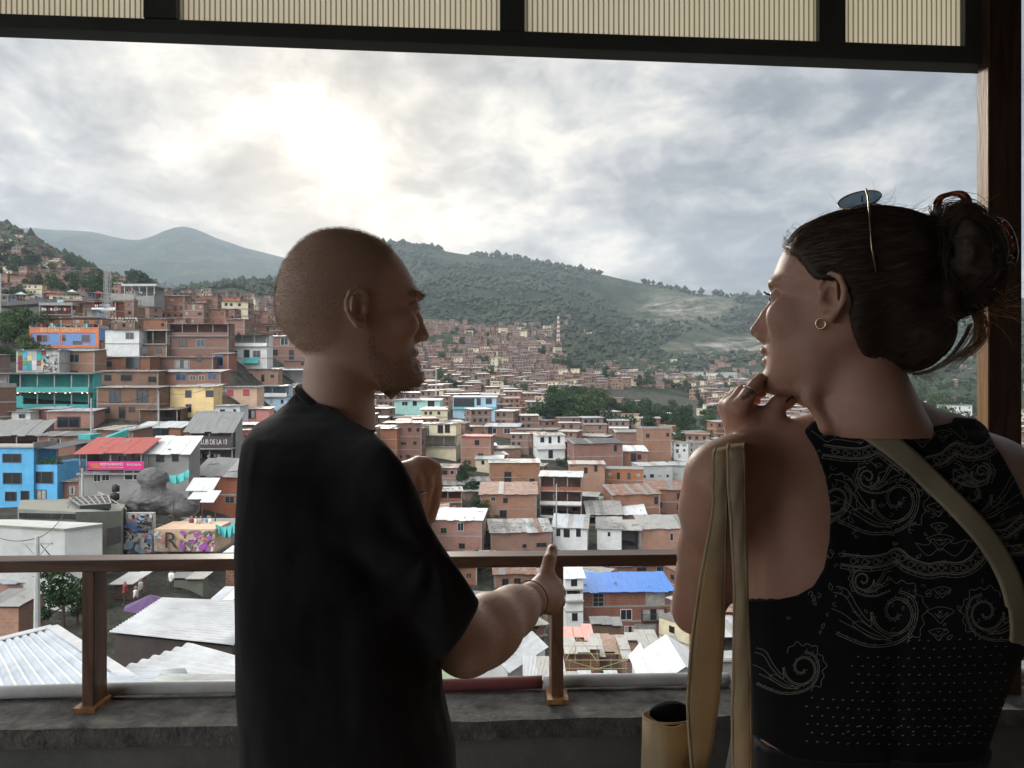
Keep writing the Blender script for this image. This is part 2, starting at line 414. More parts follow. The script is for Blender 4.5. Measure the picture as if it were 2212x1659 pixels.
# ---------------------------------------------------------------- terrain: ground height as rows of (u, v) at growing distance
TR = {
 10: [(-900, 2300), (0, 2300), (3200, 2300)],
 20: [(-900, 1700), (0, 1740), (600, 1900), (3200, 2300)],
 35: [(-900, 1480), (0, 1520), (500, 1560), (900, 1900), (3200, 1900)],
 50: [(-900, 1300), (0, 1345), (450, 1370), (900, 1650), (3200, 1700)],
 65: [(-900, 1220), (0, 1245), (400, 1250), (900, 1560), (3200, 1600)],
 80: [(-900, 1140), (0, 1165), (250, 1165), (500, 1240), (900, 1470), (3200, 1520)],
 100: [(-900, 1060), (0, 1094), (250, 1072), (500, 1130), (800, 1370), (1100, 1390), (1500, 1440), (3200, 1440)],
 120: [(-900, 950), (0, 1000), (250, 975), (500, 1010), (800, 1290), (1100, 1320), (1500, 1385), (3200, 1390)],
 140: [(-900, 860), (0, 900), (250, 905), (500, 920), (800, 1215), (1100, 1240), (1500, 1300), (3200, 1330)],
 160: [(-900, 760), (0, 790), (250, 830), (500, 855), (800, 1140), (1100, 1165), (1500, 1215), (3200, 1260)],
 180: [(-900, 720), (0, 745), (250, 775), (500, 800), (800, 1065), (1100, 1105), (1500, 1155), (3200, 1200)],
 200: [(-900, 690), (0, 720), (250, 725), (500, 755), (800, 1000), (1100, 1045), (1500, 1100), (3200, 1140)],
 250: [(-900, 640), (0, 690), (250, 690), (500, 715), (800, 930), (1100, 965), (1500, 1000), (3200, 1060)],
 300: [(-900, 610), (0, 665), (250, 665), (500, 690), (800, 890), (1100, 912), (1500, 955), (3200, 1000)],
 400: [(-900, 570), (0, 610), (250, 640), (500, 668), (800, 850), (1100, 865), (1500, 925), (3200, 950)],
 550: [(-900, 500), (0, 548), (100, 575), (250, 620), (500, 650), (800, 790), (1100, 815), (1300, 855), (1500, 885), (2212, 915), (3200, 920)],
 700: [(-900, 450), (0, 503), (60, 530), (110, 560), (200, 603), (300, 625), (400, 640), (500, 632), (800, 730), (1000, 760), (1100, 772), (1300, 825), (1500, 855), (2212, 880), (3200, 880)],
 900: [(-900, 520), (0, 560), (300, 650), (500, 618), (560, 610), (640, 615), (800, 690), (1000, 715), (1200, 745), (1300, 795), (1500, 828), (2212, 840), (3200, 800)],
 1150: [(-900, 560), (0, 600), (300, 660), (620, 650), (800, 650), (1000, 690), (1200, 700), (1350, 765), (1500, 795), (2212, 790), (3200, 730)],
 1500: [(-900, 600), (0, 640), (300, 665), (620, 640), (800, 600), (1000, 630), (1200, 660), (1350, 715), (1500, 745), (2212, 745), (3200, 690)],
 2100: [(-900, 600), (0, 640), (300, 660), (500, 640), (620, 600), (740, 555), (845, 532), (880, 530), (930, 534), (990, 545), (1040, 552), (1100, 560), (1180, 575), (1280, 590), (1350, 606), (1420, 618), (1500, 629), (1600, 640), (1680, 645), (1900, 660), (2212, 655), (3200, 640)],
 2700: [(-900, 590), (0, 600), (300, 610), (620, 640), (800, 610), (1500, 700), (3200, 720)],
 3600: [(-900, 560), (-200, 510), (0, 492), (60, 489), (150, 493), (220, 504), (280, 519), (310, 519), (340, 504), (365, 493), (390, 489), (425, 497), (470, 518), (550, 540), (610, 556), (760, 600), (1500, 720), (3200, 740)],
 6500: [(-900, 800), (3200, 800)],
}
TY = np.array(sorted(TR)); LTY = np.log(TY)
TU = np.arange(-1500, 3900, 10.0)
TT = np.stack([np.interp(TU, [p[0] for p in TR[y]], [p[1] for p in TR[y]]) for y in TY])
ker = np.hanning(9); ker /= ker.sum()
TT = np.stack([np.convolve(np.pad(r, 4, mode='edge'), ker, mode='valid') for r in TT])
def ground_v(u, Y):
    u = np.asarray(u, float); Y = np.asarray(Y, float)
    ly = np.log(np.clip(Y, 10, 6400)); i = np.clip(np.searchsorted(LTY, ly)-1, 0, len(TY)-2)
    f = (ly-LTY[i])/(LTY[i+1]-LTY[i])
    j = np.clip((u-TU[0])/10.0, 0, len(TU)-1.001); j0 = j.astype(int); g = j-j0
    a = TT[i, j0]*(1-g)+TT[i, j0+1]*g; b = TT[i+1, j0]*(1-g)+TT[i+1, j0+1]*g
    return a*(1-f)+b*f
def ground_z(x, Y):
    Y = np.asarray(Y, float); u = CX+np.asarray(x, float)/Y*F
    z = CH+(CY-ground_v(u, Y))/F*Y
    return z+ground_n(x, Y)
def ground_n(x, Y):
    x = np.atleast_1d(np.asarray(x, float)); Y = np.atleast_1d(np.asarray(Y, float))
    x, Y = np.broadcast_arrays(x, Y)
    P = np.stack([x, Y, np.zeros_like(x)], 1)
    amp = np.clip((Y-350)/1500, 0, 1)
    n = vnoise(P, 1/260., 3, 4); rid = 1-np.abs(vnoise(P, 1/420., 8, 4))*2
    fade = 1-.75*np.exp(-((Y-2100)/130.)**2)-.75*np.exp(-((Y-3600)/200.)**2)
    r = amp*fade*(n*38+(rid-.5)*46)+vnoise(P, 1/22., 5, 3)*np.clip((Y-60)/300, 0, 1)*1.6
    return r if r.size > 1 else float(r[0])
def solveY(u, vb, lo=15):
    ys = np.exp(np.linspace(np.log(lo), np.log(1800), 1600))
    g = ground_v(np.full(len(ys), float(u)), ys)
    k = np.argmax(g <= vb)
    return float(ys[k])

# ground material: grass and scrub slopes with bare earth cuts
m = bpy.data.materials.new('hillside'); t = nt(m); MATS['hillside'] = m
tc = N(t, 'ShaderNodeTexCoord').outputs['Object']
n1 = noisetex(t, tc, .0075, 9, .68, .6); n2 = noisetex(t, tc, .06, 8, .72); n3 = noisetex(t, tc, .0032, 6, .6, .8)
c = ramp(t, n1, [(0.36, (.016, .030, .014)), (0.47, (.036, .050, .027)), (0.56, (.070, .082, .044)), (0.68, (.115, .120, .065))])
c = mixc(t, ramp(t, n2, [(0.40, (0, 0, 0)), (0.62, (.85, .85, .85))]), c, (.014, .026, .012))
at_ = N(t, 'ShaderNodeAttribute'); at_.attribute_name = 'bare'
bare = mth(t, 'MULTIPLY', at_.outputs['Fac'], mth(t, 'MULTIPLY_ADD', noisetex(t, tc, .022, 8, .75), 5.0, -2.1), clamp=True)
c = mixc(t, bare, c, ramp(t, n2, [(0.35, (.17, .145, .11)), (0.6, (.36, .33, .28))]))
ur = N(t, 'ShaderNodeAttribute'); ur.attribute_name = 'urban'
c = mixc(t, mth(t, 'MULTIPLY', ur.outputs['Fac'], .9), c, ramp(t, noisetex(t, tc, .25, 7, .75), [(0.36, (.035, .045, .025)), (0.48, (.075, .070, .060)), (0.66, (.12, .11, .10))]))
finish(t, c, .95, n2, 1.0, 6.0, spec=.05)

ny, nu = 300, 460
ys = np.exp(np.linspace(np.log(10), np.log(4400), ny)); us = np.linspace(-1400, 3700, nu)
U, Yg = np.meshgrid(us, ys); X = (U-CX)/F*Yg
Z = ground_z(X.ravel(), Yg.ravel()); V = np.stack([X.ravel(), Yg.ravel(), Z], 1)
i, j = np.meshgrid(np.arange(ny-1), np.arange(nu-1), indexing='ij'); b0 = (i*nu+j).ravel()
Fc = np.stack([b0, b0+1, b0+nu+1, b0+nu], 1)
Vp = CY-(Z-CH)/Yg.ravel()*F; Uf = U.ravel(); Yf = Yg.ravel()
def blob(u0, v0, ru, rv): return np.clip(1.3-np.hypot((Uf-u0)/ru, (Vp-v0)/rv), 0, 1)
far = (Yf > 800)
bare = np.clip(blob(1480, 670, 120, 40)+blob(1600, 755, 190, 30)+blob(1370, 715, 30, 14)+blob(1180, 660, 60, 8)*.6+blob(1700, 730, 90, 18)*.7, 0, 1)*far
urban = np.clip(np.minimum((Yf-25)/20, 1), 0, 1)*(Yf < 620)
np_mesh('hillside', [(V, Fc, 0)], m, attrs={'bare': bare, 'urban': urban.astype(float)})['kind'] = 'structure'
g = MB(); S = 9000
g.add([(-7200, -3000, -75), (7200, -3000, -75), (7200, 4400, -75), (-7200, 4400, -75)], [(0, 1, 2, 3)])
tag(g.build('ground', m), kind='structure')

# haze
hz = bpy.data.materials.new('haze'); t = nt(hz)
vol = N(t, 'ShaderNodeVolumePrincipled'); vol.inputs['Color'].default_value = (.70, .83, 1.0, 1)
vol.inputs['Density'].default_value = 1.15e-4; vol.inputs['Anisotropy'].default_value = .35
o_ = N(t, 'ShaderNodeOutputMaterial'); L(t, vol.outputs[0], o_.inputs['Volume'])
if True:
    b = MB(); b.box((-7300, -3100, -76), (7300, 4450, 790))
    tag(b.build('haze', hz), kind='stuff', label='thin pale haze over the valley', cat='haze')
# ---------------------------------------------------------------- the balcony we stand in
W_RAIL = woodmat('wood_rail', (.135, .065, .040), (.22, .115, .07), 'X', 3.0, .42)
W_POST = woodmat('wood_post', (.13, .060, .036), (.22, .11, .06), 'Z', 3.0, .45)
W_HONEY = woodmat('wood_honey', (.30, .13, .04), (.50, .25, .09), 'Z', 3.0, .45)
BEAM = mat('beam_paint', (.075, .078, .075), .55, .25, 3, 60, .12, .002)
CONC = mat('old_concrete', (.17, .16, .145), .9, .75, 14, 60, 1.0, .012)
CONCW = mat('wall_concrete', (.15, .145, .13), .9, .4, 4, 60, .6, .005)
SL = .043
def fp(u, v, Y0):            # point on the slightly skewed facade plane whose depth at the picture's left edge is Y0
    k = (u-CX)/F; Y = (Y0-SL*.69)/(1-SL*k)+SL*.69*0
    return at(u, v, Y)
YR = 2.02
def ybase(x, y0): return y0+SL*x
def zat(v, Y): return CH+(CY-v)/F*Y
# ledge wall
def strip(y0, y1, z0, z1, x0=-4.2, x1=4.2, n=60, wob=0.0, seed=0):
    b = MB(); xs = np.linspace(x0, x1, n+1)
    for a in range(n+1):
        x = xs[a]; q = mnoise.noise(Vector((x*3.1, seed, 0)))*wob; q2 = mnoise.noise(Vector((x*6.7, seed+4, 0)))*wob
        b.v += [(x, ybase(x, y0)+q, z0), (x, ybase(x, y1), z0), (x, ybase(x, y1), z1+q2*.3), (x, ybase(x, y0)+q, z1+q2)]
    for a in range(n):
        o = a*4
        for k in range(4):
            b.f.append((o+k, o+(k+1) % 4, o+4+(k+1) % 4, o+4+k)[::-1]); b.m.append(0)
    b.f.append((0, 1, 2, 3)); b.m.append(0); b.f.append((n*4+3, n*4+2, n*4+1, n*4)); b.m.append(0)
    return b
ZL = CH-.862
wl = empty('parapet_wall', (0, 1.95, 0), label='low rough concrete wall with a weathered ledge running below the wooden railing', cat='wall')
def addp(b, name, mats, par, **kw):
    o = b.build(name, mats, par, origin=par.location, **kw); return o
bm = strip(1.92, 2.12, 0, ZL-.05, wob=.002, seed=2); addp(bm, 'wall', CONCW, wl)
bm = strip(1.90, 2.125, ZL-.05, ZL, n=260, wob=.007, seed=5); addp(bm, 'ledge', CONC, wl)
# pipe behind the ledge
def pipe(name, x0, x1, m, label):
    b = MB(); pts = []
    for k in range(25):
        x = x0+(x1-x0)*k/24; pts.append((x, ybase(x, 2.09), ZL+.0185+.003*math.sin(x*5)))
    b.tube(pts, .0175, 16); o = b.build(name, m, smooth=True); return tag(o, label, 'pipe', 'pipes lying along the back of the ledge')
PIPW = mat('pipe_white', (.55, .54, .52), .5, .3, 6, 40, .2, .002); PIPR = mat('pipe_red', (.20, .06, .06), .55, .3, 6, 40, .2, .002)
pipe('pipe', -3.9, -.62, PIPW, 'off white plastic pipe on the ledge behind the post left of the man')
pipe('pipe', -.60, .085, PIPR, 'dark red painted pipe on the ledge between the man and the middle railing post')
pipe('pipe', .09, .62, PIPW, 'dirty white pipe on the ledge between the middle railing post and the woman')
pipe('pipe', 1.30, 4.0, PIPW, 'off white pipe on the ledge behind the woman beside the brown corner post')
# railing
rl = empty('wooden_railing', (0, 2.02, ZL), label='reddish brown wooden railing with square posts standing on the concrete ledge', cat='railing')
zr = zat(1201.5, 2.0)
b = MB()
for (xa, xb) in ((-4.0, 1.62),):
    hexp = []
    for z in (zr-.031, zr):
        for (x, y) in ((xa, 2.0), (xb, 2.0), (xb, 2.068), (xa, 2.068)): hexp.append((x, ybase(x, y), z))
    b.hexa(hexp)
o = addp(b, 'handrail', W_RAIL, rl)
bv = o.modifiers.new('b', 'BEVEL'); bv.width = .003; bv.segments = 2
def railpost(x, wx, y0=2.004, y1=2.052, skew=0.0, foot=True, mat_=W_POST):
    b = MB(); ya, yb = ybase(x, y0), ybase(x, y1)
    b.hexa([(x, ya, ZL), (x+wx, ya, ZL), (x+wx+skew, yb, ZL), (x+skew, yb, ZL),
            (x, ya, zr-.0315), (x+wx, ya, zr-.0315), (x+wx+skew, yb, zr-.0315), (x+skew, yb, zr-.0315)])
    o = addp(b, 'post', mat_, rl); bv = o.modifiers.new('b', 'BEVEL'); bv.width = .0025; bv.segments = 2
    if foot:
        b = MB(); b.box((x-.012, ya-.02, ZL+.001), (x+wx+.012, yb+.012, ZL+.014))
        f = b.build('foot_plate', W_HONEY, o, origin=rl.location)
for u in (180,):
    x = (181-CX)/F*1.965; railpost(x, .033, 2.004, 2.068)
x = (1191-CX)/F*2.01; railpost(x, .033, 2.004, 2.05, skew=-.004)
railpost(-2.9, .042); railpost(1.20, .033) 
# facade beam, transom frame and ribbed panels; everything sags a little to the right as in the photo
def bz(x, v0, v1, Y):     # height of a line through photo rows v0 (u=0) and v1 (u=2113)
    xl = (0-CX)/F*Y; xr = (2113-CX)/F*Y; f = (x-xl)/(xr-xl); return zat(v0+(v1-v0)*f, Y)
YB = 2.04
fr = empty('transom_frame', (0, YB, 2.3), label='dark painted beam with transom bars over the open balcony front', cat='frame')
b = MB(); xs = np.linspace(-4.2, 1.30, 2)
def slopebox(b, x0, x1, y0, y1, va, vb, mi=0, yb=None):
    hexp = []
    for (v0, v1), yy in ((vb, yb or YB), (va, YB)):
        for (x, y) in ((x0, y0), (x1, y0), (x1, y1), (x0, y1)):
            xl, xr = (0-CX)/F*YB, (2113-CX)/F*YB; f = (x-xl)/(xr-xl); hexp.append((x, y+SL*x, zat(v0+(v1-v0)*f, yy+SL*x)))
    b.hexa(hexp, mi)
slopebox(b, -4.2, 1.42, YB, YB+.07, (22, 98), (77, 158), yb=YB+.07); o = addp(b, 'beam', BEAM, fr)
bv = o.modifiers.new('b', 'BEVEL'); bv.width = .004; bv.segments = 2
for (ua, ub) in ((325, 393), (1080, 1133), (1783, 1842), (2113, 2230)):
    b = MB(); x0, x1 = (ua-CX)/F*YB, (ub-CX)/F*YB
    slopebox(b, x0, x1, YB+.003, YB+.06, (-220, -140), (24, 100)); o = addp(b, 'bar', BEAM, fr)
b = MB(); slopebox(b, -4.2, 1.278, YB, YB+.07, (-300, -216), (-219, -136)); addp(b, 'top_rail', BEAM, fr)
b = MB(); slopebox(b, -4.2, 1.278, YB+.01, YB+.05, (-320, -320), (-301, -217)); addp(b, 'packer', BEAM, fr)
m = bpy.data.materials.new('ribbed_plastic'); t = nt(m)
tc = N(t, 'ShaderNodeTexCoord').outputs['Object']
w_ = N(t, 'ShaderNodeTexWave', wave_type='BANDS', bands_direction='X'); L(t, tc, w_.inputs['Vector'])
w_.inputs['Scale'].default_value = 22.0; w_.inputs['Distortion'].default_value = 0
rib = ramp(t, w_.outputs['Fac'], [(0.0, (.30, .26, .18)), (0.14, (.45, .40, .30)), (0.30, (.95, .93, .86)), (1, (.97, .95, .88))])
rib = mixc(t, noisetex(t, tc, 1.6, 5, .7), rib, (.90, .88, .83), 'MULTIPLY')
finish(t, rib, .45, w_.outputs['Fac'], .4, .003, trans=.88)
RIBM = m
pan = ((-4.1, (325-CX)/F*YB), ((393-CX)/F*YB, (1080-CX)/F*YB), ((1133-CX)/F*YB, (1783-CX)/F*YB), ((1842-CX)/F*YB, 1.285))
for k, (x0, x1) in enumerate(pan):
    b = MB(); slopebox(b, x0, x1, YB+.026, YB+.032, (-215, -135), (23.5, 99.5)); addp(b, 'ribbed_panel', m, fr)
# corner post on the right
cp = empty('corner_post', (1.27, 2.05, 0), label='thick brown wooden post at the right end of the balcony opening', cat='post')
x0 = 1.329
W_DARK = woodmat('wood_dark', (.055, .026, .016), (.10, .048, .028), 'Z', 3.0, .6)
b = MB(); b.box((x0, 2.06, 0.0), (x0+.088, 2.112, 3.0)); o = addp(b, 'post', W_DARK, cp)
b = MB(); b.box((x0-.004, 2.0615, ZL), (x0-.0005, 2.111, zat(158, 2.1))); o = addp(b, 'lining', W_HONEY, cp)
# room: floor, ceiling, walls (behind and beside us)
ROOM = mat('room_paint', (.24, .215, .185), .9, .2, 2, 30, .2, .003); FLOORM = mat('floor_tile', (.16, .135, .11), .6, .3, 3, 40, .2, .002)
b = MB(); b.box((-4.2, -4, -.2), (3.8, 1.83, 0)); tag(b.build('floor', FLOORM), kind='structure')
b = MB(); b.box((-4.2, -4, 3.02), (3.8, 2.5, 3.2)); tag(b.build('ceiling', ROOM), kind='structure')
b = MB(); b.box((-4.2, -4.2, 0), (3.8, -4, 3.02)); tag(b.build('wall_back', ROOM), kind='structure')
b = MB(); b.box((-4.4, -4, 0), (-4.2, 2.0, .6)); b.box((-4.4, -4, 2.9), (-4.2, 2.0, 3.02)); tag(b.build('wall_left', ROOM), kind='structure')  # unseen side left open above the parapet to let light reach the man
b = MB(); b.box((3.8, -4, 0), (4.0, 2.0, 3.02)); tag(b.build('wall_right', ROOM), kind='structure')
# facade below and beside the opening: the building we stand in
b = MB(); b.box((-4.4, 1.9, -16), (4.0, 2.3, -.21)); tag(b.build('wall_facade', CONCW), kind='structure')
# ---------------------------------------------------------------- materials of the town
BR = [brickmat('brick_red', (.29, .10, .050), (.22, .078, .04)), brickmat('brick_orange', (.35, .14, .068), (.28, .105, .052)),
      brickmat('brick_brown', (.22, .10, .062), (.17, .078, .05)), brickmat('brick_dusty', (.30, .155, .105), (.24, .12, .082))]
def paint(n, c, **k): return mat(n, c, .85, .22, .6, 9, .15, .01, objvar=.15, **k)
P = {'white': paint('white_paint', (.66, .66, .64)), 'cream': paint('cream_paint', (.66, .58, .40)), 'yellow': paint('yellow_paint', (.72, .52, .26)),
     'blue': paint('light_blue_paint', (.10, .36, .60)), 'deepblue': paint('blue_paint', (.16, .27, .52)), 'teal': paint('teal_paint', (.07, .34, .32)),
     'mint': paint('mint_paint', (.36, .60, .53)), 'grey': paint('grey_render', (.25, .245, .23)), 'palegrey': paint('pale_grey_render', (.42, .42, .40)),
     'pink': paint('salmon_paint', (.62, .27, .24)), 'maroon': paint('maroon_paint', (.25, .045, .05)), 'orange': paint('orange_paint', (.55, .16, .07)),
     'green': paint('green_paint', (.14, .30, .10)), 'skyblue': paint('pale_blue_paint', (.40, .55, .66)), 'olive': paint('olive_render', (.19, .19, .155)),
     'peach': paint('peach_paint', (.62, .44, .30)), 'turq': paint('turquoise_paint', (.12, .42, .44))}
CONCF = mat('concrete_frame', (.30, .285, .26), .9, .3, 1.2, 12, .3, .02, objvar=.3)
TIN = {'zinc': tinmat('zinc_sheet', (.42, .44, .46)), 'white': tinmat('white_sheet', (.66, .66, .65), rough=.6), 'grey': tinmat('fibre_cement', (.24, .235, .225), rough=.9),
       'dark': tinmat('dark_sheet', (.10, .10, .10), rough=.85), 'rust': tinmat('rusty_sheet', (.30, .21, .17), rust=.75), 'red': tinmat('red_sheet', (.44, .10, .08)),
       'blue': tinmat('blue_sheet', (.05, .19, .55), objvar=.05), 'salmon': tinmat('faded_red_sheet', (.58, .26, .22)), 'green': tinmat('green_sheet', (.13, .24, .12)),
       'pale': tinmat('weathered_sheet', (.33, .32, .295), rust=.2)}
GLASS = mat('dark_window_glass', (.022, .026, .03), .18, .4, .8, 3, .05, .01, spec=.5)  # dark pane; in unglazed openings it stands in for the shade inside
FRAMEW = mat('white_frame', (.55, .55, .53), .6); FRAMED = mat('dark_frame', (.07, .055, .05), .6); FRAMEG = mat('grey_frame', (.26, .26, .25), .6)
CURT = mat('curtain', (.34, .32, .30), .9, .5, 3, 12, .1, .01); CURTP = mat('pink_curtain', (.50, .08, .14), .9)
IRON = mat('iron_rail', (.05, .05, .05), .6); PLANT = mat('potted_leaves', (.035, .075, .025), .8, .5, 3, 30, .4, .02)
BLK = mat('black_tank', (.02, .02, .022), .5); JUNK = mat('rubble', (.38, .35, .32), .9, .6, 2, 14, .5, .03, objvar=.4)

# window prototypes, one metre square, facing -y; frame is the window's own sub-part
def winproto(fm, pm, style):
    key = (fm.name, pm.name, style)
    if key in WP: return WP[key]
    b = MB(); b.box((-.5, -.02, 0), (.5, .05, 1)); pane = b.build('window', pm)
    b = MB(); t_ = .06
    b.box((-.5-t_, -.07, -t_), (-.5, .03, 1+t_)); b.box((.5, -.07, -t_), (.5+t_, .03, 1+t_))
    b.box((-.5, -.07, -t_), (.5, .03, 0)); b.box((-.5, -.07, 1), (.5, .03, 1+t_))
    if style in ('bar', 'grid'): b.box((-.02, -.06, 0), (.02, .03, 1))
    if style == 'grid':
        for z in (.33, .66): b.box((-.5, -.055, z-.015), (-.021, .03, z+.015)); b.box((.021, -.055, z-.015), (.5, .03, z+.015))
    if style == 'curt': b.box((-.48, -.045, 0.02), (-.16, -.025, .98), 1); b.box((.12, -.045, 0.02), (.46, -.025, .98), 1)
    fr = b.build('frame', [fm, CURT], pane)
    WP[key] = (pane.data, fr.data)
    bpy.data.objects.remove(fr); bpy.data.objects.remove(pane)
    return WP[key]
WP = {}
def put_window(root, x, y, z, w, h, fm=None, pm=None, style='plain', sub=True, name='window', rz=0):
    pd, fd = winproto(fm or FRAMED, pm or GLASS, style)
    o = bpy.data.objects.new(name, pd); COL.objects.link(o); o.parent = root; o.location = (x, y, z); o.scale = (w, 1, h); o.rotation_euler.z = rz
    if sub:
        f = bpy.data.objects.new('frame', fd); COL.objects.link(f); f.parent = o
    return o
def sheets(b, x0, x1, y0, y1, z0, z1, th=.05, n=None, jit=.06, mis=None, rnd=None, gap=.0, nm=1, ov=.02):
    """a roof of separate sheets; z0 at the front edge y0, z1 at the back y1"""
    rnd = rnd or random; n = n or max(2, int((x1-x0)/1.1)); sl = (z1-z0)/(y1-y0)
    for k in range(n):
        a = x0+(x1-x0)*k/n; c = x0+(x1-x0)*(k+1)/n+ov
        f0 = y0+rnd.uniform(-jit, jit)*4; f1 = y1+rnd.uniform(-jit, jit)*3; dz = rnd.uniform(0, jit)+.012*(k % 2)
        za, zb = z0+(f0-y0)*sl+dz, z1+(f1-y1)*sl+dz
        b.hexa([(a, f0, za-th), (c, f0, za-th), (c, f1, zb-th), (a, f1, zb-th), (a, f0, za), (c, f0, za), (c, f1, zb), (a, f1, zb)], 0 if rnd.random() < .62 else rnd.randrange(nm))
PAL = {'zinc': ['zinc', 'zinc', 'pale'], 'white': ['white', 'white', 'zinc'], 'grey': ['grey', 'grey', 'pale'], 'dark': ['dark', 'grey', 'dark'], 'rust': ['rust', 'rust', 'pale', 'grey'],
       'mixed': ['pale', 'grey', 'pale', 'rust', 'zinc'], 'red': ['red'], 'blue': ['blue'], 'salmon': ['salmon', 'salmon', 'pale'], 'green': ['green'], 'pale': ['pale', 'grey', 'pale']}
ROOFN = {'zinc': 'silvery zinc roof', 'white': 'white sheet roof', 'grey': 'grey fibre cement roof', 'dark': 'dark roof', 'rust': 'rusty sheet roof', 'mixed': 'patched sheet roof',
         'red': 'red roof', 'blue': 'bright blue roof', 'salmon': 'faded red roof', 'green': 'green roof', 'pale': 'weathered grey roof', 'flat': 'flat concrete roof'}
HOUSES = []
def house(u0, u1, vt, vb, wall='b0', roof='mixed', wins='auto', Y=None, dep=None, yaw=0, st=None, open_=(), label=None, name='brick_house', cat='house', group=None,
          pitch=None, fd=6, frame=True, junk=None, seed=None, overh=.35, winm=None, sidewin=True, rail=None, bandmat=None, cap=True):
    uc = (u0+u1)/2
    if Y is None: Y = solveY(uc, vb)
    rnd = random.Random(seed if seed is not None else int(u0*7+vt*13))
    W = (u1-u0)/F*Y; H = (vb-vt)/F*Y; p = at(uc, vb, Y); dep = min(dep or 7, 4.5 if uc < 640 else (6.5 if Y > 105 else 9))
    st = st or max(1, round(H/2.6)); sh = H/st
    wm = BR[int(wall[1])] if wall[0] == 'b' and wall[1:].isdigit() else P[wall]
    root = empty(name, p, R(yaw), cat=cat)
    small = Y > 150
    if yaw == 0 and seed is None and fd == 6 and name == 'brick_house': root.rotation_euler.z = R(rnd.uniform(-13, 13) if uc > 640 else rnd.uniform(-6, 6))
    b = MB(); x0, x1 = -W/2, W/2
    b.box((x0, 0, -fd), (x1, dep, 0))
    fr = MB()
    for s in range(st):
        z0, z1 = s*sh, (s+1)*sh
        if s in open_:
            b.box((x0, dep-.2, z0), (x1, dep, z1)); b.box((x0, 1.6, z0), (x0+.15, dep-.2, z1)); b.box((x1-.15, 1.6, z0), (x1, dep-.2, z1))
            n = max(1, int(W/3.2))
            for k in range(n+1):
                xx = x0+.1+(W-.2)*k/n; fr.box((xx-.09, .05, z0), (xx+.09, .23, z1-.1))
            rl_ = MB(); hh = .95
            mm = rail or rnd.choice(['iron', 'wall', 'wall'])
            if mm == 'wall': rl_.box((x0+.02, .0, z0+.12), (x1-.02, .1, z0+hh)); rmat = P['white'] if rnd.random() < .3 else wm
            elif mm in P: rl_.box((x0+.02, -.03, z0+.12), (x1-.02, .08, z0+hh)); rmat = P[mm]
            else:
                nb = int(W/.22)
                for k in range(nb+1): xx = x0+.05+(W-.1)*k/nb; rl_.box((xx-.015, .0, z0+.1), (xx+.015, .03, z0+hh))
                rl_.box((x0, -.01, z0+hh), (x1, .04, z0+hh+.05)); rmat = IRON
            rl_.build('balcony_rail', rmat, root)
            if seed is not None and rnd.random() < .6:
                lb_ = MB(); xx = x0+.5
                while xx < x1-.7: ww = rnd.uniform(.25, .6); lb_.box((xx, .28, z0+1.9-rnd.uniform(.4, .9)), (xx+ww, .30, z0+1.92), rnd.randrange(5)); xx += ww+rnd.uniform(.05, .4)
                lb_.build('laundry', [P['white'], P['maroon'], P['deepblue'], P['pink'], P['palegrey']], root)['kind'] = 'stuff'
        else:
            b.box((x0, 0, z0), (x1, dep, z1))
            if seed is not None and s == 0 and st > 1 and rnd.random() < .25: gr_ = MB(); gr_.box((x0-.012, -.03, 0), (x1+.012, dep*.98, sh-.115)); gr_.build('rendered_base', rnd.choice([P['grey'], P['palegrey'], P['olive'], P['white'], P['peach']]), root)
        if s > 0 and frame: fr.box((x0-.03, -.06 if s not in open_ else -.5, z0-.11), (x1+.03, dep+.02, z0+.11))
    b.build('wall', wm, root)
    if frame and wm in BR and 0 not in open_ and rnd.random() < .7:
        for xx in (x0-.02, x1-.2): fr.box((xx, -.035, -fd), (xx+.22, .1, H-.01))
    if bandmat: frm = P[bandmat]
    else: frm = CONCF
    if fr.v: fr.build('concrete_frame', frm, root)
    # roof
    if roof == 'flat':
        r = MB(); r.box((x0-.15, -.2, H), (x1+.15, dep+.1, H+.18))
        r.box((x0-.1, -.1, H+.18), (x0+.05, dep, H+.75)); r.box((x1-.05, -.1, H+.18), (x1+.1, dep, H+.75)); r.box((x0+.05, -.1, H+.18), (x1-.05, .05, H+.75)) if rnd.random() < .6 else None
        rfo = r.build('roof', CONCF, root); top = H+.2
        if seed is not None and rnd.random() < .75:
            r = MB(); xa = rnd.uniform(x0, x0+W*.35); xb = rnd.uniform(x0+W*.6, x1); h2 = rnd.uniform(1.9, 2.4)
            for xx in (xa, (xa+xb)/2, xb-.15): r.box((xx, .6, H+.185), (xx+.15, .75, H+h2)); r.box((xx, dep-1, H+.185), (xx+.15, dep-.85, H+h2+.2))
            if rnd.random() < .6: r.box((xa+.1, dep-1.3, H+.185), (xb-.2, dep-1.1, H+h2+.1))
            r.build('roof_posts', CONCF, rfo)['kind'] = 'stuff'
            if rnd.random() < .75: r = MB(); pal = PAL[rnd.choice(['mixed', 'zinc', 'rust', 'grey'])]; sheets(r, xa-.4, xb+.4, .1, dep-.3, H+h2+.01, H+h2+.3, nm=len(pal), rnd=rnd); r.build('terrace_roof', [TIN[k] for k in pal], rfo)
            if rnd.random() < .4: r = MB(); xx = rnd.uniform(x0+.6, x1-.6); r.tube([(xx, 1.2, H+.19), (xx, 1.2, H+1.0), (xx, 1.2, H+1.2)], [.5, .52, .3], 10); r.build('roof_tank', rnd.choice([BLK, BLK, P['deepblue']]), rfo)
    else:
        pt = pitch if pitch is not None else rnd.uniform(.1, .55)
        fill = MB(); fill.add([(x0, 0, H), (x1, 0, H), (x1, dep, H), (x0, dep, H), (x0, dep, H+pt), (x1, dep, H+pt)], [(0, 4, 3), (1, 2, 5), (3, 4, 5, 2)], 0)
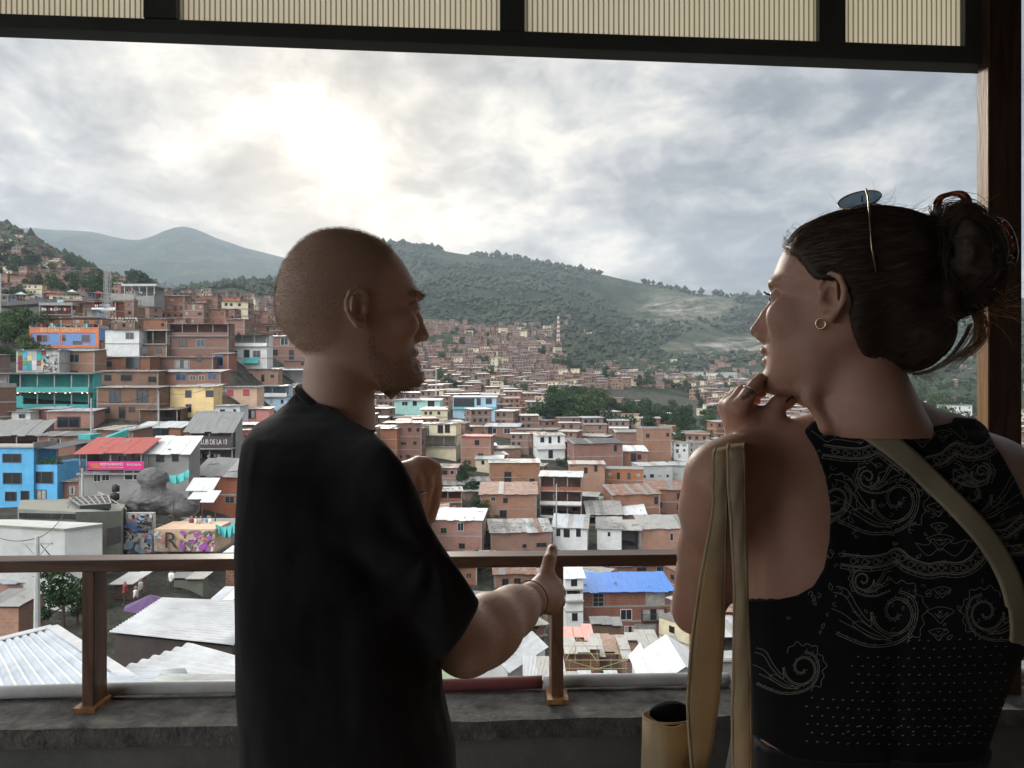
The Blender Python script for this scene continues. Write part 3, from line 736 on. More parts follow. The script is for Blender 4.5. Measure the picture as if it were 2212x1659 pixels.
        fill.build('gable_wall', wm, root)
        r = MB(); pal = PAL[roof]; sheets(r, x0-overh, x1+overh, -overh*1.5, dep+overh, H+.06, H+pt+.12, nm=len(pal), rnd=rnd)
        ro = r.build('roof', [TIN[k] for k in pal], root); top = H+pt*.5
        jk = junk if junk is not None else (6 if roof in ('mixed', 'rust', 'pale') else 1)
        if jk and rnd.random() < .8:
            j = MB()
            for k in range(int(jk*W/4)+1):
                xx = rnd.uniform(x0, x1-.6); yy = rnd.uniform(-.1, dep*.8); zz = H+.12+pt*(yy+.5)/(dep+.8); s1 = rnd.uniform(.12, .5); s2 = rnd.uniform(.1, .22)
                if rnd.random() < .35:
                    a_ = rnd.uniform(-.6, .6); ln = rnd.uniform(.8, 2.4); j.bar((xx, yy, zz+.05), (xx+ln*math.cos(a_), yy+ln*math.sin(a_)*.6, zz+.08+ln*math.sin(a_)*.6*pt/dep), s2, .05)
                else: j.box((xx, yy, zz), (xx+s1, yy+s2, zz+s2))
            j.build('roof_weights', JUNK, ro)['kind'] = 'stuff'
    # windows
    nw = 0
    if wins == 'auto':
        for s in range(st):
            if s in open_: continue
            n = max(1, int(W/2.3+rnd.uniform(-.4, .6)))
            for k in range(n):
                if rnd.random() < .12: continue
                cx_ = x0+W*(k+.5)/n+rnd.uniform(-.3, .3)*min(1, W/n/3); q = rnd.random(); nw += 1
                if q < .14 and W > 3: put_window(root, cx_, 0, s*sh+.12, .85, min(1.95, sh*.78), FRAMED, rnd.choice([GLASS, CURT, FRAMED]), 'plain', not small, 'door')
                else:
                    w_ = rnd.choice([.7, .9, 1.0, 1.2, 1.4]); h_ = rnd.choice([.8, .95, 1.05]); w_ = min(w_, W/n*.75)
                    put_window(root, cx_, 0, s*sh+sh*.36, w_, min(h_, sh*.5), rnd.choice([FRAMED, FRAMEG, FRAMEW, FRAMED]), rnd.choice([GLASS, GLASS, GLASS, CURT]), rnd.choice(['plain', 'bar', 'grid', 'curt']) if not small else rnd.choice(['plain', 'bar']), Y < 190)
        if sidewin and abs(uc-CX) > 150 and dep > 4:      # the flank that shows
            sx = x1 if uc < CX else x0; rz = R(90) if uc < CX else R(-90)
            for s in range(st):
                if s in open_: continue
                put_window(root, sx, dep*.5+rnd.uniform(-1, 1), s*sh+sh*.36, .9, .85, FRAMED, GLASS, 'plain', Y < 150, rz=rz)
    else:
        for wspec in wins:      # (u0, v0, u1, v1[, style, frame, pane, name])
            a, c, d_, e = wspec[:4]; sty = wspec[4] if len(wspec) > 4 else 'bar'
            fm = wspec[5] if len(wspec) > 5 else (winm or FRAMED); pm = wspec[6] if len(wspec) > 6 else GLASS
            cyw = math.cos(R(yaw)) or 1
            put_window(root, ((a+d_)/2-uc)/F*Y/cyw, 0, (vb-e)/F*Y, (d_-a)/F*Y/cyw, (e-c)/F*Y, fm, pm, sty, True, wspec[7] if len(wspec) > 7 else 'window')
            nw += 1
    wn = {'b0': 'red brick', 'b1': 'orange brick', 'b2': 'brown brick', 'b3': 'dusty brick'}.get(wall, {'palegrey': 'pale grey', 'deepblue': 'blue', 'skyblue': 'pale blue', 'turq': 'turquoise'}.get(wall, wall)+' painted')
    HOUSES.append(dict(o=root, u0=u0, u1=u1, vt=vt-(pitch or .6)/Y*F*.4, vb=vb, Y=Y, W=W, dep=dep, label=label, wn=wn, rf=ROOFN.get(roof, ''), st=st, p=p, op=bool(open_), group=group, nw=nw))
    if label: root['label'] = label
    if group: root['group'] = group
    return root
def sign_text(txt, par, loc, size, m, rz=0, ext=.01, name='lettering', align='CENTER', sx=1.0, rx=90):
    c = bpy.data.curves.new(name, 'FONT'); c.body = txt; c.size = size; c.extrude = ext; c.align_x = align; c.align_y = 'CENTER'
    o = bpy.data.objects.new('tmp', c); COL.objects.link(o)
    dg = bpy.context.evaluated_depsgraph_get(); me = bpy.data.meshes.new_from_object(o.evaluated_get(dg)); bpy.data.objects.remove(o)
    me.name = name; me.materials.clear(); me.materials.append(m)
    q = bpy.data.objects.new(name, me); COL.objects.link(q); q.parent = par; q.location = loc; q.rotation_euler = (R(rx), 0, rz); q.scale = (sx, 1, 1); return q

# ---------------------------------------------------------------- the buildings one can pick out
WW, FG = FRAMEW, FRAMEG
# left hillside, from the skyline down
bar = house(65, 213, 709, 752, 'deepblue', 'dark', [(80, 724, 103, 738, 'bar', FG), (130, 724, 142, 736), (177, 724, 194, 739), (158, 736, 176, 746, 'plain')], st=1, bandmat='orange', dep=8, roof_=None if False else None, label='blue bar with orange frames, yellow letters and an open canopied roof deck', name='bar_building', cat='bar') if False else None
def h(*a, **k): return house(*a, **k)
hb = h(65, 213, 709, 752, 'deepblue', 'flat', [(80, 724, 103, 738, 'bar', P['orange']), (130, 724, 142, 736, 'plain', P['orange']), (177, 724, 194, 739, 'plain', P['orange']), (159, 737, 176, 745, 'plain')], st=1, dep=8,
       label='blue bar with orange frames, yellow letters and a canopied roof deck', name='bar_building', cat='bar')
Yb = HOUSES[-1]['Y']; k_ = Yb/F
b = MB(); W_ = HOUSES[-1]['W']; H_ = 43*k_
b.box((-W_/2-.1, -.12, H_-1.15), (W_/2+.1, -.003, H_+.2)); b.box((-W_/2-.1, -.1, 0), (W_/2+.1, -.004, .8)); b.box((-W_/2-.1, -.09, .8), (-W_/2+.35, -.005, H_-1.15)); b.box((-.9, -.09, .8), (-.5, -.005, H_-1.15)); b.box((W_/2-.7, -.09, .8), (W_/2+.1, -.005, H_-1.15))
b.build('painted_band', P['orange'], hb)
sign_text('EU LLIN  UECOM', hb, (-.9, -.17, H_-.5), 1.15, P['yellow'], sx=1.15)
b = MB()
for k in range(6):
    x = -W_/2+.3+k*(W_-.6)/5; b.box((x-.06, .3, H_+.2), (x+.06, .42, H_+2.5)); b.box((x-.06, 6, H_+.2), (x+.06, 6.12, H_+2.7))
sheets(b, -W_/2-.6, W_/2+.4, 0, 7, H_+2.5, H_+2.75, n=9); b.build('deck_canopy', TIN['dark'], hb)
b = MB(); rr_ = random.Random(4)
for k in range(26):
    x = rr_.uniform(-W_/2+.3, W_/2-.5); b.box((x, rr_.uniform(.5, 3), H_+.2), (x+rr_.uniform(.2, .7), 3.4, H_+rr_.uniform(.5, 1.6)), rr_.randrange(4))
b.build('deck_furniture', [P['palegrey'], P['maroon'], P['mint'], FRAMED], hb)['kind'] = 'stuff'
h(35, 128, 757, 812, 'palegrey', 'zinc', [(52, 770, 62, 779, 'plain', WW)], st=2, dep=6, label='pale house with painted coloured squares and a mural on its front', name='mural_house')
mu = HOUSES[-1]; b = MB(); rr_ = random.Random(9); kk = mu['Y']/F
for r_ in range(4):
    for q in range(6):
        if rr_.random() < .12: continue
        x = -mu['W']/2+.4+q*1.0; z = 1.2+r_*1.05; b.box((x, -.07+rr_.random()*.02, z), (x+.98, -.004, z+1.02), rr_.randrange(6))
b.build('coloured_squares', [P['teal'], P['maroon'], P['blue'], P['yellow'], P['green'], P['white']], mu['o'])
def abstract_mural(root, x0, x1, z0, z1, y, seed, cols, n=60, name='mural', s=(.25, 1.0)):
    """loose overlapping painted blotches and strokes, a few mm thick"""
    rr = random.Random(seed); b = MB(); b.box((x0, y, z0), (x1, y+.02, z1), 0)
    for k in range(n):
        cx_, cz_ = rr.uniform(x0, x1), rr.uniform(z0, z1); r1 = rr.uniform(*s); an = rr.uniform(0, 3.14); asp = rr.uniform(.2, .9); m_ = 9
        pts = []
        for q in range(m_):
            t_ = 2*math.pi*q/m_; rad = r1*rr.uniform(.6, 1.15); a_, c_ = math.cos(t_)*rad, math.sin(t_)*rad*asp
            pts.append((min(max(cx_+a_*math.cos(an)-c_*math.sin(an), x0), x1), min(max(cz_+a_*math.sin(an)+c_*math.cos(an), z0), z1)))
        yy = y-.003-k*.0025
        b.add([(px, yy, pz) for px, pz in pts], [tuple(range(m_))], rr.randrange(len(cols)))
    return b.build(name, cols, root)
abstract_mural(mu['o'], 1.2, 4.2, .4, 4.6, -.03, 3, [P['palegrey'], FRAMED, P['maroon'], P['white'], P['olive'], P['skyblue']], 60, s=(.15, .6))
h(128, 205, 759, 812, 'b1', 'pale', [(150, 766, 171, 782, 'bar', FG), (148, 801, 168, 806)], st=2, dep=6, label='brick house with a wide window beside the mural house, above the turquoise bar')
tb = h(5, 192, 809, 884, 'teal', 'dark', [], st=2, open_=(0, 1), dep=9, rail='teal', label='turquoise open fronted bar with a string of lights on its lower deck', name='bar_building', cat='bar')
tq = HOUSES[-1]; LAMP = bpy.data.materials.new('lit_bulb'); t = nt(LAMP); e_ = N(t, 'ShaderNodeEmission'); e_.inputs[0].default_value = (1, .86, .6, 1); e_.inputs[1].default_value = 6; o_ = N(t, 'ShaderNodeOutputMaterial'); L(t, e_.outputs[0], o_.inputs[0])
b = MB(); k_ = tq['Y']/F
for k in range(15):
    x = -tq['W']/2+1.5+k*(tq['W']-2.5)/14+.2*math.sin(k*5); z = (884-848)*k_-.12*math.sin(k*2.); b.box((x-.07, .9, z-.07), (x+.07, 1.04, z+.07))
b.build('string_lights', LAMP, tb)['kind'] = 'stuff'
b = MB(); W_ = tq['W']
b.box((-W_/2+.6, -.35, .3), (-W_/2+4.2, -.06, 2.6)); b.box((-W_/2+4.2, -.35, -.2), (W_/2-4.0, -.06, 1.0)); b.build('parapet', P['teal'], tb)
b = MB(); b.box((W_/2-6.2, -.42, .2), (W_/2-3.2, -.36, .55)); b.build('name_board', P['white'], tb)
h(225, 292, 690, 716, 'b3', 'pale', 'auto', dep=7, label='brick house with dark blue lettering scrawled on its roof parapet below the pavilion')
sign_text('SARUWA', HOUSES[-1]['o'], (1.5, -.1, 26*HOUSES[-1]['Y']/F-.2), 2.0, P['white'], name='graffiti', ext=.02)
h(292, 362, 690, 714, 'b1', 'pale', 'auto', dep=7, label='small brick house right of the lettered parapet, above the white balcony house')
h(228, 300, 713, 772, 'white', 'dark', [(272, 719, 288, 732, 'bar', FG), (305, 750, 318, 764)], st=2, open_=(), dep=7, label='white two storey house with a dark open balcony and grey barred window')
h(300, 360, 715, 772, 'b2', 'grey', 'auto', st=2, open_=(1,), dep=7, label='brown brick house with shaded balcony between the white house and the tall brick block')
h(360, 493, 700, 778, 'b3', 'salmon', [(388, 733, 402, 747), (425, 734, 442, 749, 'bar', FG), (366, 735, 370, 750)], st=3, open_=(2,), dep=8, rail='wall', label='tall dusty brick block with a shaded open top floor and pinkish roof')
h(300, 400, 688+0, 702, 'b1', 'pale', 'auto', dep=6, fd=4)
h(395, 440, 655, 702, 'b1', 'pale', 'auto', dep=7, st=3); h(436, 486, 668, 704, 'b1', 'pale', 'auto', dep=7, st=2); h(345, 398, 640, 690, 'b1', 'zinc', 'auto', dep=7, st=3)
h(486, 528, 690, 733, 'b1', 'pale', 'auto', dep=8, st=2)
h(212, 325, 772, 805, 'b1', 'pale', [(227, 781, 240, 792), (273, 772, 302, 795, 'plain')], st=1, dep=6, label='wide brick house with a big dark opening above the brown brick block')
h(325, 458, 772, 803, 'b1', 'zinc', [(379, 778, 408, 796, 'curt', FG), (425, 768, 434, 781)], st=1, dep=6, label='long brick house with a curtained window below the pinkish roofed block')
h(458, 494, 765, 800, 'b0', 'pale', [(464, 768, 482, 790, 'bar', P['deepblue'])], st=1, dep=6)
h(209, 342, 803, 838, 'b2', 'pale', [(226, 810, 240, 822), (262, 810, 284, 822, 'plain'), (321, 814, 337, 825)], st=1, dep=6)
h(344, 478, 804, 840, 'b0', 'zinc', [(380, 808, 402, 821, 'bar', P['deepblue']), (411, 812, 423, 821, 'bar', WW), (430, 812, 442, 821, 'bar', WW), (451, 808, 470, 820, 'bar', P['deepblue'])], st=1, dep=6, label='brick house with blue and white framed windows above the yellow house')
h(207, 343, 838, 907, 'b2', 'grey', [(236, 844, 258, 869, 'bar'), (297, 844, 320, 869, 'bar'), (225, 879, 236, 892), (257, 879, 270, 903, 'plain', FRAMED, GLASS, 'door'), (279, 879, 291, 890)], st=2, dep=7, label='brown brick block with two large wooden windows left of the yellow house')
h(344, 369, 838, 892, 'cream', 'pale', [(354, 844, 366, 859, 'plain')], st=2, dep=6, label='narrow cream house with an arched door squeezed left of the yellow house')
h(368, 461, 836, 902, 'yellow', 'pale', [(401, 844, 413, 858, 'plain'), (445, 844, 460, 857, 'bar'), (402, 874, 413, 890, 'bar')], st=2, dep=8, frame=False, label='plain yellow two storey house with three small windows', pitch=.3)
h(494, 577, 724, 798, 'white', 'dark', [(498, 758, 512, 770, 'bar', FG), (527, 756, 539, 772, 'plain', FG), (547, 758, 562, 771, 'bar', FG), (500, 782, 510, 794)], st=3, open_=(2,), dep=7, label='white three storey house with a turquoise awning and dark roof terrace')
aw = HOUSES[-1]; b = MB(); kk = aw['Y']/F; b.hexa([(-.9, -1.6, 1.6), (3.2, -1.6, 1.6), (3.0, 0, 3.0), (-1.4, 0, 3.0), (-.9, -1.6, 1.66), (3.2, -1.6, 1.66), (3.0, 0, 3.06), (-1.4, 0, 3.06)]); b.build('awning', P['teal'], aw['o'])
h(576, 662, 727, 790, 'b1', 'pale', [(583, 752, 588, 760), (590, 756, 600, 768), (607, 730, 622, 745, 'bar', WW), (625, 757, 634, 776)], st=3, dep=7)
h(533, 612, 704, 730, 'b1', 'pale', 'auto', dep=7); h(610, 680, 700, 728, 'b0', 'zinc', 'auto', dep=7)
h(532, 600, 798, 826, 'b1', 'pale', 'auto', dep=7, st=1); h(600, 665, 800, 828, 'white', 'zinc', 'auto', dep=6, st=1, open_=(0,))
h(480, 555, 837, 872, 'peach', 'grey', [(491, 843, 503, 855, 'bar', FRAMED, CURTP), (526, 842, 538, 854, 'bar', FRAMED, CURTP)], st=1, dep=7, label='peach house with two pink curtained windows under a rubble strewn roof', junk=14)
h(556, 620, 835, 880, 'skyblue', 'grey', 'auto', st=2, dep=6, open_=(1,)); h(610, 668, 838, 872, 'b0', 'mixed', 'auto', dep=6)
h(464, 518, 878, 915, 'white', 'mixed', [(476, 885, 486, 901, 'bar'), (504, 885, 510, 900)], st=1, dep=6, label='small white house with potted plants left of the salmon house')
h(517, 580, 884, 928, 'pink', 'pale', [(530, 887, 551, 903, 'curt')], st=1, dep=7, label='salmon pink house with one curtained window')
h(300, 383, 886, 914, 'b2', 'mixed', [], st=1, open_=(0,), dep=6, label='dark open shelter with a patched sheet roof below the brown brick block', name='shelter', cat='shelter')
h(296, 390, 925, 960, 'b0', 'white', [(331, 926, 363, 943, 'bar')], st=1, dep=6, label='brick house with a white sheet roof and one wide dark window', pitch=.8)
cl_ = h(402, 502, 935, 1003, 'grey', 'grey', [], st=2, open_=(0, 1), dep=9, rail='iron', label='grey roofed two level terrace bar with bold white letters on its black front', name='terrace_bar', cat='bar', pitch=3.2)
q = HOUSES[-1]; k_ = q['Y']/F; b = MB(); z = (1003-955)*k_
b.box((-q['W']/2+.3, -.16, z-.85), (q['W']/2, -.1, z+.95)); b.build('sign_board', P['maroon'] if False else FRAMED, cl_)
sign_text('EL CLUB DE LA 13', cl_, (.15, -.2, z), 1.15, P['white'], ext=.02, sx=.62)
h(0, 66, 890, 930, 'white', 'mixed', [(42, 895, 54, 903, 'plain')], st=2, dep=6, label='weathered white brick house at the left edge below the turquoise bar')
h(66, 128, 884, 918, 'b0', 'zinc', 'auto', st=1, dep=6); h(104, 200, 889, 926, 'b1', 'zinc', [(127, 901, 170, 922, 'bar')], st=1, dep=6, label='brick workshop under a pale sheet roof with a long dark opening')
h(-60, 82, 942, 975, 'b2', 'grey', [], open_=(0,), st=1, dep=9, pitch=2.4, label='low house under a big grey fibre cement roof above the light blue house')
h(84, 180, 942, 985, 'b1', 'grey', [(108, 948, 130, 958, 'bar', WW)], st=1, dep=8, label='brick house with a small white barred window above the light blue house')
bl = h(-70, 76, 967, 1092, 'blue', 'flat', [(8, 981, 46, 998, 'bar'), (9, 1022, 47, 1044, 'bar'), (13, 1063, 36, 1081, 'bar'), (48, 1061, 65, 1086, 'plain', FRAMED, GLASS, 'door')], st=3, dep=9, frame=False, Y=99, label='bright light blue three storey house at the left edge')
q = HOUSES[-1]; k_ = q['Y']/F; b = MB(); xr = q['W']/2
b.box((xr+.002, .4, -6), (xr+3.0, 8.6, (1092-1004)*k_)); b.build('wing_wall', P['blue'], bl)
put_window(bl, (88.5-3)/1*0+(89-(-70+76)/2)/F*99, .4, (1092-1043)*k_, 48*k_, 23*k_, FRAMED, GLASS, 'bar'); put_window(bl, (89-3)/F*99, .4, (1092-1078)*k_, 20*k_, 19*k_, FRAMED, CURT, 'bar')
b = MB()
for (x, y) in ((xr+.2, .6), (xr+2.8, .6), (xr+1.5, 8), (xr+2.8, 8)): b.box((x, y, (1092-1004)*k_), (x+.12, y+.12, (1092-968)*k_))
b.box((xr+.1, 8.3, (1092-1004)*k_), (xr+3, 8.5, (1092-968)*k_)); sheets(b, xr-.1, xr+3.6, .1, 8.6, (1092-968)*k_, (1092-968)*k_+.5, n=4); b.build('terrace_roof', [TIN['dark'], ], bl)
b = MB(); rr_ = random.Random(2)
for k in range(260):
    x, y, z = xr+rr_.uniform(.1, 3.), rr_.uniform(.3, 1.6), (1092-1004)*k_+rr_.uniform(0, 1.1)*rr_.random(); s_ = rr_.uniform(.1, .28)
    b.add([(x, y, z), (x+s_, y+rr_.uniform(-.1, .1), z+.05), (x+s_*.5, y, z+s_)], [(0, 1, 2)])
b.build('terrace_plants', PLANT, bl)
rs = h(170, 306, 980, 1066, 'grey', 'red', [(203, 1021, 217, 1040, 'bar', WW), (221, 1020, 236, 1038, 'bar', WW), (270, 1017, 306, 1036, 'bar', WW)], st=2, open_=(1,), dep=8, rail='iron', pitch=1.6, Y=95,
       label='restaurant with a red sheet roof, open dining terrace and pink banner', name='restaurant', cat='restaurant', winm=WW)
q = HOUSES[-1]; k_ = q['Y']/F; PK = paint('pink_banner', (.62, .045, .20)); z = (1066-1005)*k_; xl = (195-238)*k_; xr = (316-238)*k_
b = MB(); b.box((xl, -.62, z-.52), (xr, -.57, z+.55)); bn = b.build('banner', PK, rs)
sign_text('RESTAURANTE', bn, (xl+3.1, -.66, z+.18), .46, P['white'], sx=.95); sign_text('POSTOBÓN', bn, (xl+5.95, -.66, z+.12), .36, P['white'], sx=.95)
sign_text('COCINA TIPICA ANTIOQUEÑA', bn, (xl+3.1, -.66, z-.24), .22, P['yellow']); b = MB(); b.box((xl+.4, -.64, z-.3), (xl+1.5, -.621, z+.3)); b.build('logo_patch', P['orange'], bn)
h(313, 406, 982, 1024, 'grey', 'white', [(339, 982, 354, 997, 'plain'), (372, 980, 384, 996, 'plain')], st=1, dep=8, pitch=2.0, Y=97, label='grey rendered house with a white corrugated roof right of the restaurant')
h(417, 517, 1030, 1107, 'b1', 'grey', [(488, 1073, 507, 1085, 'grid', FG)], st=2, dep=8, pitch=2, label='large blank brick wall house with a grey roof left of the man')
h(505, 560, 930, 1000, 'pink', 'mixed', 'auto', st=2, dep=7); h(450, 540, 1000, 1024, 'b1', 'grey', 'auto', st=1, dep=6)
# modern grey building with roof lights, white block in front of it
mg = empty('modern_building', at(150, 1200, 70), label='modern olive grey building with angled walls and a glazed roof light', cat='building')
def W3(u, v, Y): return tuple(at(u, v, Y)-mg.location)
def blockuv(b, pts, vtops, Y0s, zb, mi=0):
    """walls over a plan of (u, Y) corners with top heights from photo rows"""
    n = len(pts); lo = []; hi = []
    for (u, Y), vt in zip(pts, vtops):
        p = at(u, vt, Y)-mg.location; hi.append(tuple(p)); lo.append((p[0], p[1], zb))
    b.add(lo+hi, [tuple(range(n, 2*n))]+[(i, (i+1) % n, n+(i+1) % n, n+i) for i in range(n)], mi)
b = MB(); blockuv(b, [(38, 66), (163, 63), (262, 68), (272, 76), (215, 84), (45, 84)], [1099, 1106, 1104, 1088, 1076, 1080], None, -14); b.build('wall', P['olive'], mg)
b = MB(); blockuv(b, [(211, 84.3), (270, 72.2), (274, 72.2), (216, 84.3)], [1062, 1098, 1098, 1062], None, -6); b.build('parapet', P['grey'], mg)
Q4 = [Vector(W3(*q))+Vector((0, 0, .5)) for q in ((150, 1085, 80), (232, 1080, 80), (240, 1099, 67), (172, 1103, 67))]
b = MB(); b.hexa([tuple(q-Vector((0, 0, .5))) for q in Q4]+[tuple(q) for q in Q4]); b.build('roof_light', GLASS, mg)
b = MB()
for k in range(7): b.bar(Q4[0].lerp(Q4[1], k/6), Q4[3].lerp(Q4[2], k/6), .10, .10)
for k in range(4): b.bar(Q4[0].lerp(Q4[3], k/3)+Vector((0, 0, .01)), Q4[1].lerp(Q4[2], k/3)+Vector((0, 0, .01)), .10, .10)
b.build('glazing_bars', P['grey'], mg)
b = MB(); b.hexa([W3(41, 1119, 65.6), W3(163, 1121, 62.7), W3(163, 1121, 63.2), W3(41, 1119, 66.1), W3(41, 1108, 65.6), W3(163, 1110, 62.7), W3(163, 1110, 63.2), W3(41, 1108, 66.1)]); b.build('window_band', GLASS, mg)
b = MB(); b.hexa([W3(230, 1180, 62.4), W3(262, 1172, 66.4), W3(262, 1172, 66.6), W3(230, 1180, 62.6), W3(230, 1142, 62.4), W3(262, 1136, 66.4), W3(262, 1136, 66.6), W3(230, 1142, 62.6)])
b.build('entrance_shutter', mat('shutter', (.06, .055, .05), .6), mg)
wb = empty('white_building', at(90, 1200, 56), label='long low white rendered building with a flat roof in front of the olive grey one', cat='building'); mg_ = mg; mg = wb
b = MB(); blockuv(b, [(-60, 57), (140, 54), (221, 55), (221, 58), (150, 60), (35, 63), (-60, 63)], [1133, 1145, 1134, 1130, 1130, 1122, 1122], None, -9); b.build('wall', P['palegrey'], wb)
b = MB(); blockuv(b, [(28, 60), (118, 56.4), (160, 56.6), (60, 61)], [1134.5, 1141, 1139, 1130.4], None, -4); b.build('roof_panel', GLASS, wb)
b = MB(); b.bar(W3(-60, 1132.5, 56.9), W3(140, 1144, 53.9), .12, .12); b.bar(W3(140, 1144, 53.9), W3(222, 1133, 54.9), .12, .12); b.build('coping', P['olive'], wb); mg = mg_
# street side mural walls
def wallthing(name, u0, u1, vt, vb, Y, m, label, cat, dep=.3):
    r = empty(name, at((u0+u1)/2, vb, Y), label=label, cat=cat); b = MB(); w_ = (u1-u0)/F*Y; h_ = (vb-vt)/F*Y
    b.box((-w_/2, 0, 0), (w_/2, dep, h_)); b.build('wall', m, r); return r, w_, h_
r, w_, h_ = wallthing('mural_wall', 272, 331, 1108, 1196, 72, P['palegrey'], 'mural of twisting black and white animal shapes over blue, left of the letter R', 'mural', .5)
abstract_mural(r, -w_/2, w_/2, .1, h_-.1, -.03, 21, [P['palegrey'], P['white'], FRAMED, P['skyblue'], P['pink'], P['grey'], FRAMED, P['white'], P['deepblue']], 170, s=(.12, .55))
r, w_, h_ = wallthing('mural_wall', 333, 464, 1143, 1192, 71, P['peach'], 'long street mural with a tall dark letter R and purple flowers', 'mural', 4)
abstract_mural(r, -.4, w_/2, .1, h_-.1, -.03, 5, [P['peach'], P['olive'], P['white'], P['pink'], P['olive'], P['yellow'], P['palegrey'], paint('purple_paint', (.42, .12, .46))], 130, s=(.12, .5))
abstract_mural(r, -w_/2, -.4, .1, h_-.1, -.03, 6, [P['peach'], P['white'], P['palegrey'], P['pink']], 26, s=(.15, .5))
sign_text('R', r, (-w_/2+1.7, -.3, h_*.5), 2.2, FRAMED, name='mural_letter')
# terrace of the viewpoint with railings and canopies, beyond it
vt_ = empty('viewing_terrace', at(400, 1195, 75), label='grey lookout terrace with railings and white canopy sheets behind the letter R mural', cat='terrace'); kq = 75/F
b = MB(); b.box((-3.2, -1.5, 0), (3.2, 8, (1195-1150)*kq)); b.build('wall', P['grey'], vt_)
b = MB(); z = (1195-1150)*kq
for k in range(22): x = -3.1+k*.295; b.box((x, -1.45, z), (x+.03, -1.42, z+1.0))
b.box((-3.2, -1.47, z+1.0), (3.2, -1.40, z+1.06)); b.build('balcony_rail', P['grey'], vt_)
b = MB()
for (ua, ub, va, vb_, y) in ((372, 434, 1049, 1070, 3), (395, 438, 1069, 1082, 1), (436, 466, 1068, 1084, -.5)):
    xa, xb = (ua-400)*kq, (ub-400)*kq; za, zb = (1195-va)*kq, (1195-vb_)*kq; b.hexa([(xa, y, zb), (xb, y, zb), (xb-.4, y+3, za), (xa-.4, y+3, za), (xa, y, zb+.05), (xb, y, zb+.05), (xb-.4, y+3, za+.05), (xa-.4, y+3, za+.05)])
b.build('canopy', TIN['white'], vt_)
b = MB()
for u_ in (374, 436, 464): b.box(((u_-400)*kq, 0, z), ((u_-400)*kq+.08, .08, z+3.2))
b.build('canopy_post', FRAMED, vt_)
# the great rough bust above the mural wall
def bust(P_):
    d = sd_ell(P_, (0, 0, 6.1), (1.85, 1.7, 2.3)); d = smin(d, sd_rcone(P_, (0, .1, 4.6), (0, .3, 2.8), 1.35, 1.8), .6)
    d = smin(d, sd_ell(P_, (0, .4, 1.6), (4.4, 2.2, 2.4)), 1.4); d = smin(d, sd_ell(P_, (-3.6, .2, .6), (2.1, 1.8, 1.6)), .5); d = smin(d, sd_ell(P_, (3.6, .2, .4), (2.0, 1.8, 1.6)), .5)
    d = smin(d, sd_ell(P_, (0, -1.2, 2.2), (2.0, 1.0, .8)), .3)
    return d+vnoise(P_, .9, 2, 3)*.30+vnoise(P_, 3., 4, 2)*.07
v_, f_ = surface_nets(bust, (-6, -3, -1.5), (6, 3, 8.8), .13)
so_ = at(330, 1104, 77); sk = 77/F
np_mesh('stone_bust', [(v_*np.array([.80, .80, (94*sk)/8.3])+np.array(so_), f_, 0)], mat('rough_grey_stone', (.13, .125, .12), .95, .45, 1.3, 8, .8, .08), origin=tuple(so_))
tag(bpy.data.objects['stone_bust'], 'giant rough grey stone bust of a head and shoulders above the mural wall', 'statue')
# right hand and middle town ------------------------------------------------------
h(799, 859, 926, 995, 'b1', 'mixed', [(826, 958, 832, 966, 'plain')], st=3, dep=8, label='tall orange brick house with one tiny window just right of the man\'s collar')
h(857, 910, 914, 1000, 'b1', 'mixed', 'auto', st=3, dep=9)
h(907, 986, 916, 990, 'cream', 'mixed', [(911, 921, 925, 942, 'curt'), (946, 919, 957, 935), (962, 918, 972, 934)], st=3, open_=(1,), dep=8, frame=True, label='cream fronted house with a cluttered balcony and orange brick below, middle of the town')
h(978, 1072, 858, 906, 'skyblue', 'white', [(1030, 861, 1038, 875), (1050, 861, 1062, 872, 'plain')], st=2, open_=(), bandmat='turq', dep=8, label='pale blue house with a turquoise balcony band and white roof')
q = HOUSES[-1]; k_ = q['Y']/F; b = MB(); b.box((-q['W']/2-.2, -.7, 24*k_-1.0+.6), (q['W']/2, -.1, 24*k_+.55)); b.build('balcony_parapet', P['turq'], q['o'])
b = MB(); b.box((-q['W']/2+.3, -.06, 24*k_+.6), (0, -.003, 46*k_)); b.build('balcony_glazing', GLASS, q['o'])
h(851, 951, 865, 900, 'mint', 'zinc', [(868, 868, 880, 876, 'bar', WW), (892, 867, 900, 876), (925, 866, 938, 880, 'bar')], st=1, dep=7, label='long mint green fronted house under a silvery roof beside the blue banded one', pitch=.6)
h(1046, 1122, 922, 946, 'b0', 'white', [(1064, 925, 1072, 936, 'plain', WW), (1089, 925, 1102, 936, 'bar', WW), (1054, 922, 1063, 944, 'plain', FRAMED, GLASS, 'door')], st=1, dep=7, pitch=.9, label='brick house with two white framed windows under a flat white roof')
h(1132, 1198, 887, 912, 'cream', 'white', [(1160, 890, 1170, 898), (1172, 890, 1188, 905, 'plain', FRAMED, P['deepblue'])], st=1, dep=6, label='cream shack with a leaning white sheet and dark blue curtain')
q = HOUSES[-1]; b = MB(); kk = q['Y']/F; b.hexa([(-35*kk-.9, -.4, -2.3), (-35*kk+1., -.4, -2.3), (-20*kk+.6, -.4, 3.0), (-20*kk-1.0, -.4, 3.0), (-35*kk-.9, -.34, -2.3), (-35*kk+1., -.34, -2.3), (-20*kk+.6, -.34, 3.0), (-20*kk-1.0, -.34, 3.0)]); b.build('leaning_sheet', TIN['white'], q['o'])
h(1213, 1256, 884, 905, 'mint', 'white', [(1220, 890, 1228, 903), (1236, 889, 1244, 900, 'bar')], st=1, dep=6, pitch=1.0, label='small mint green house under a bright white roof')
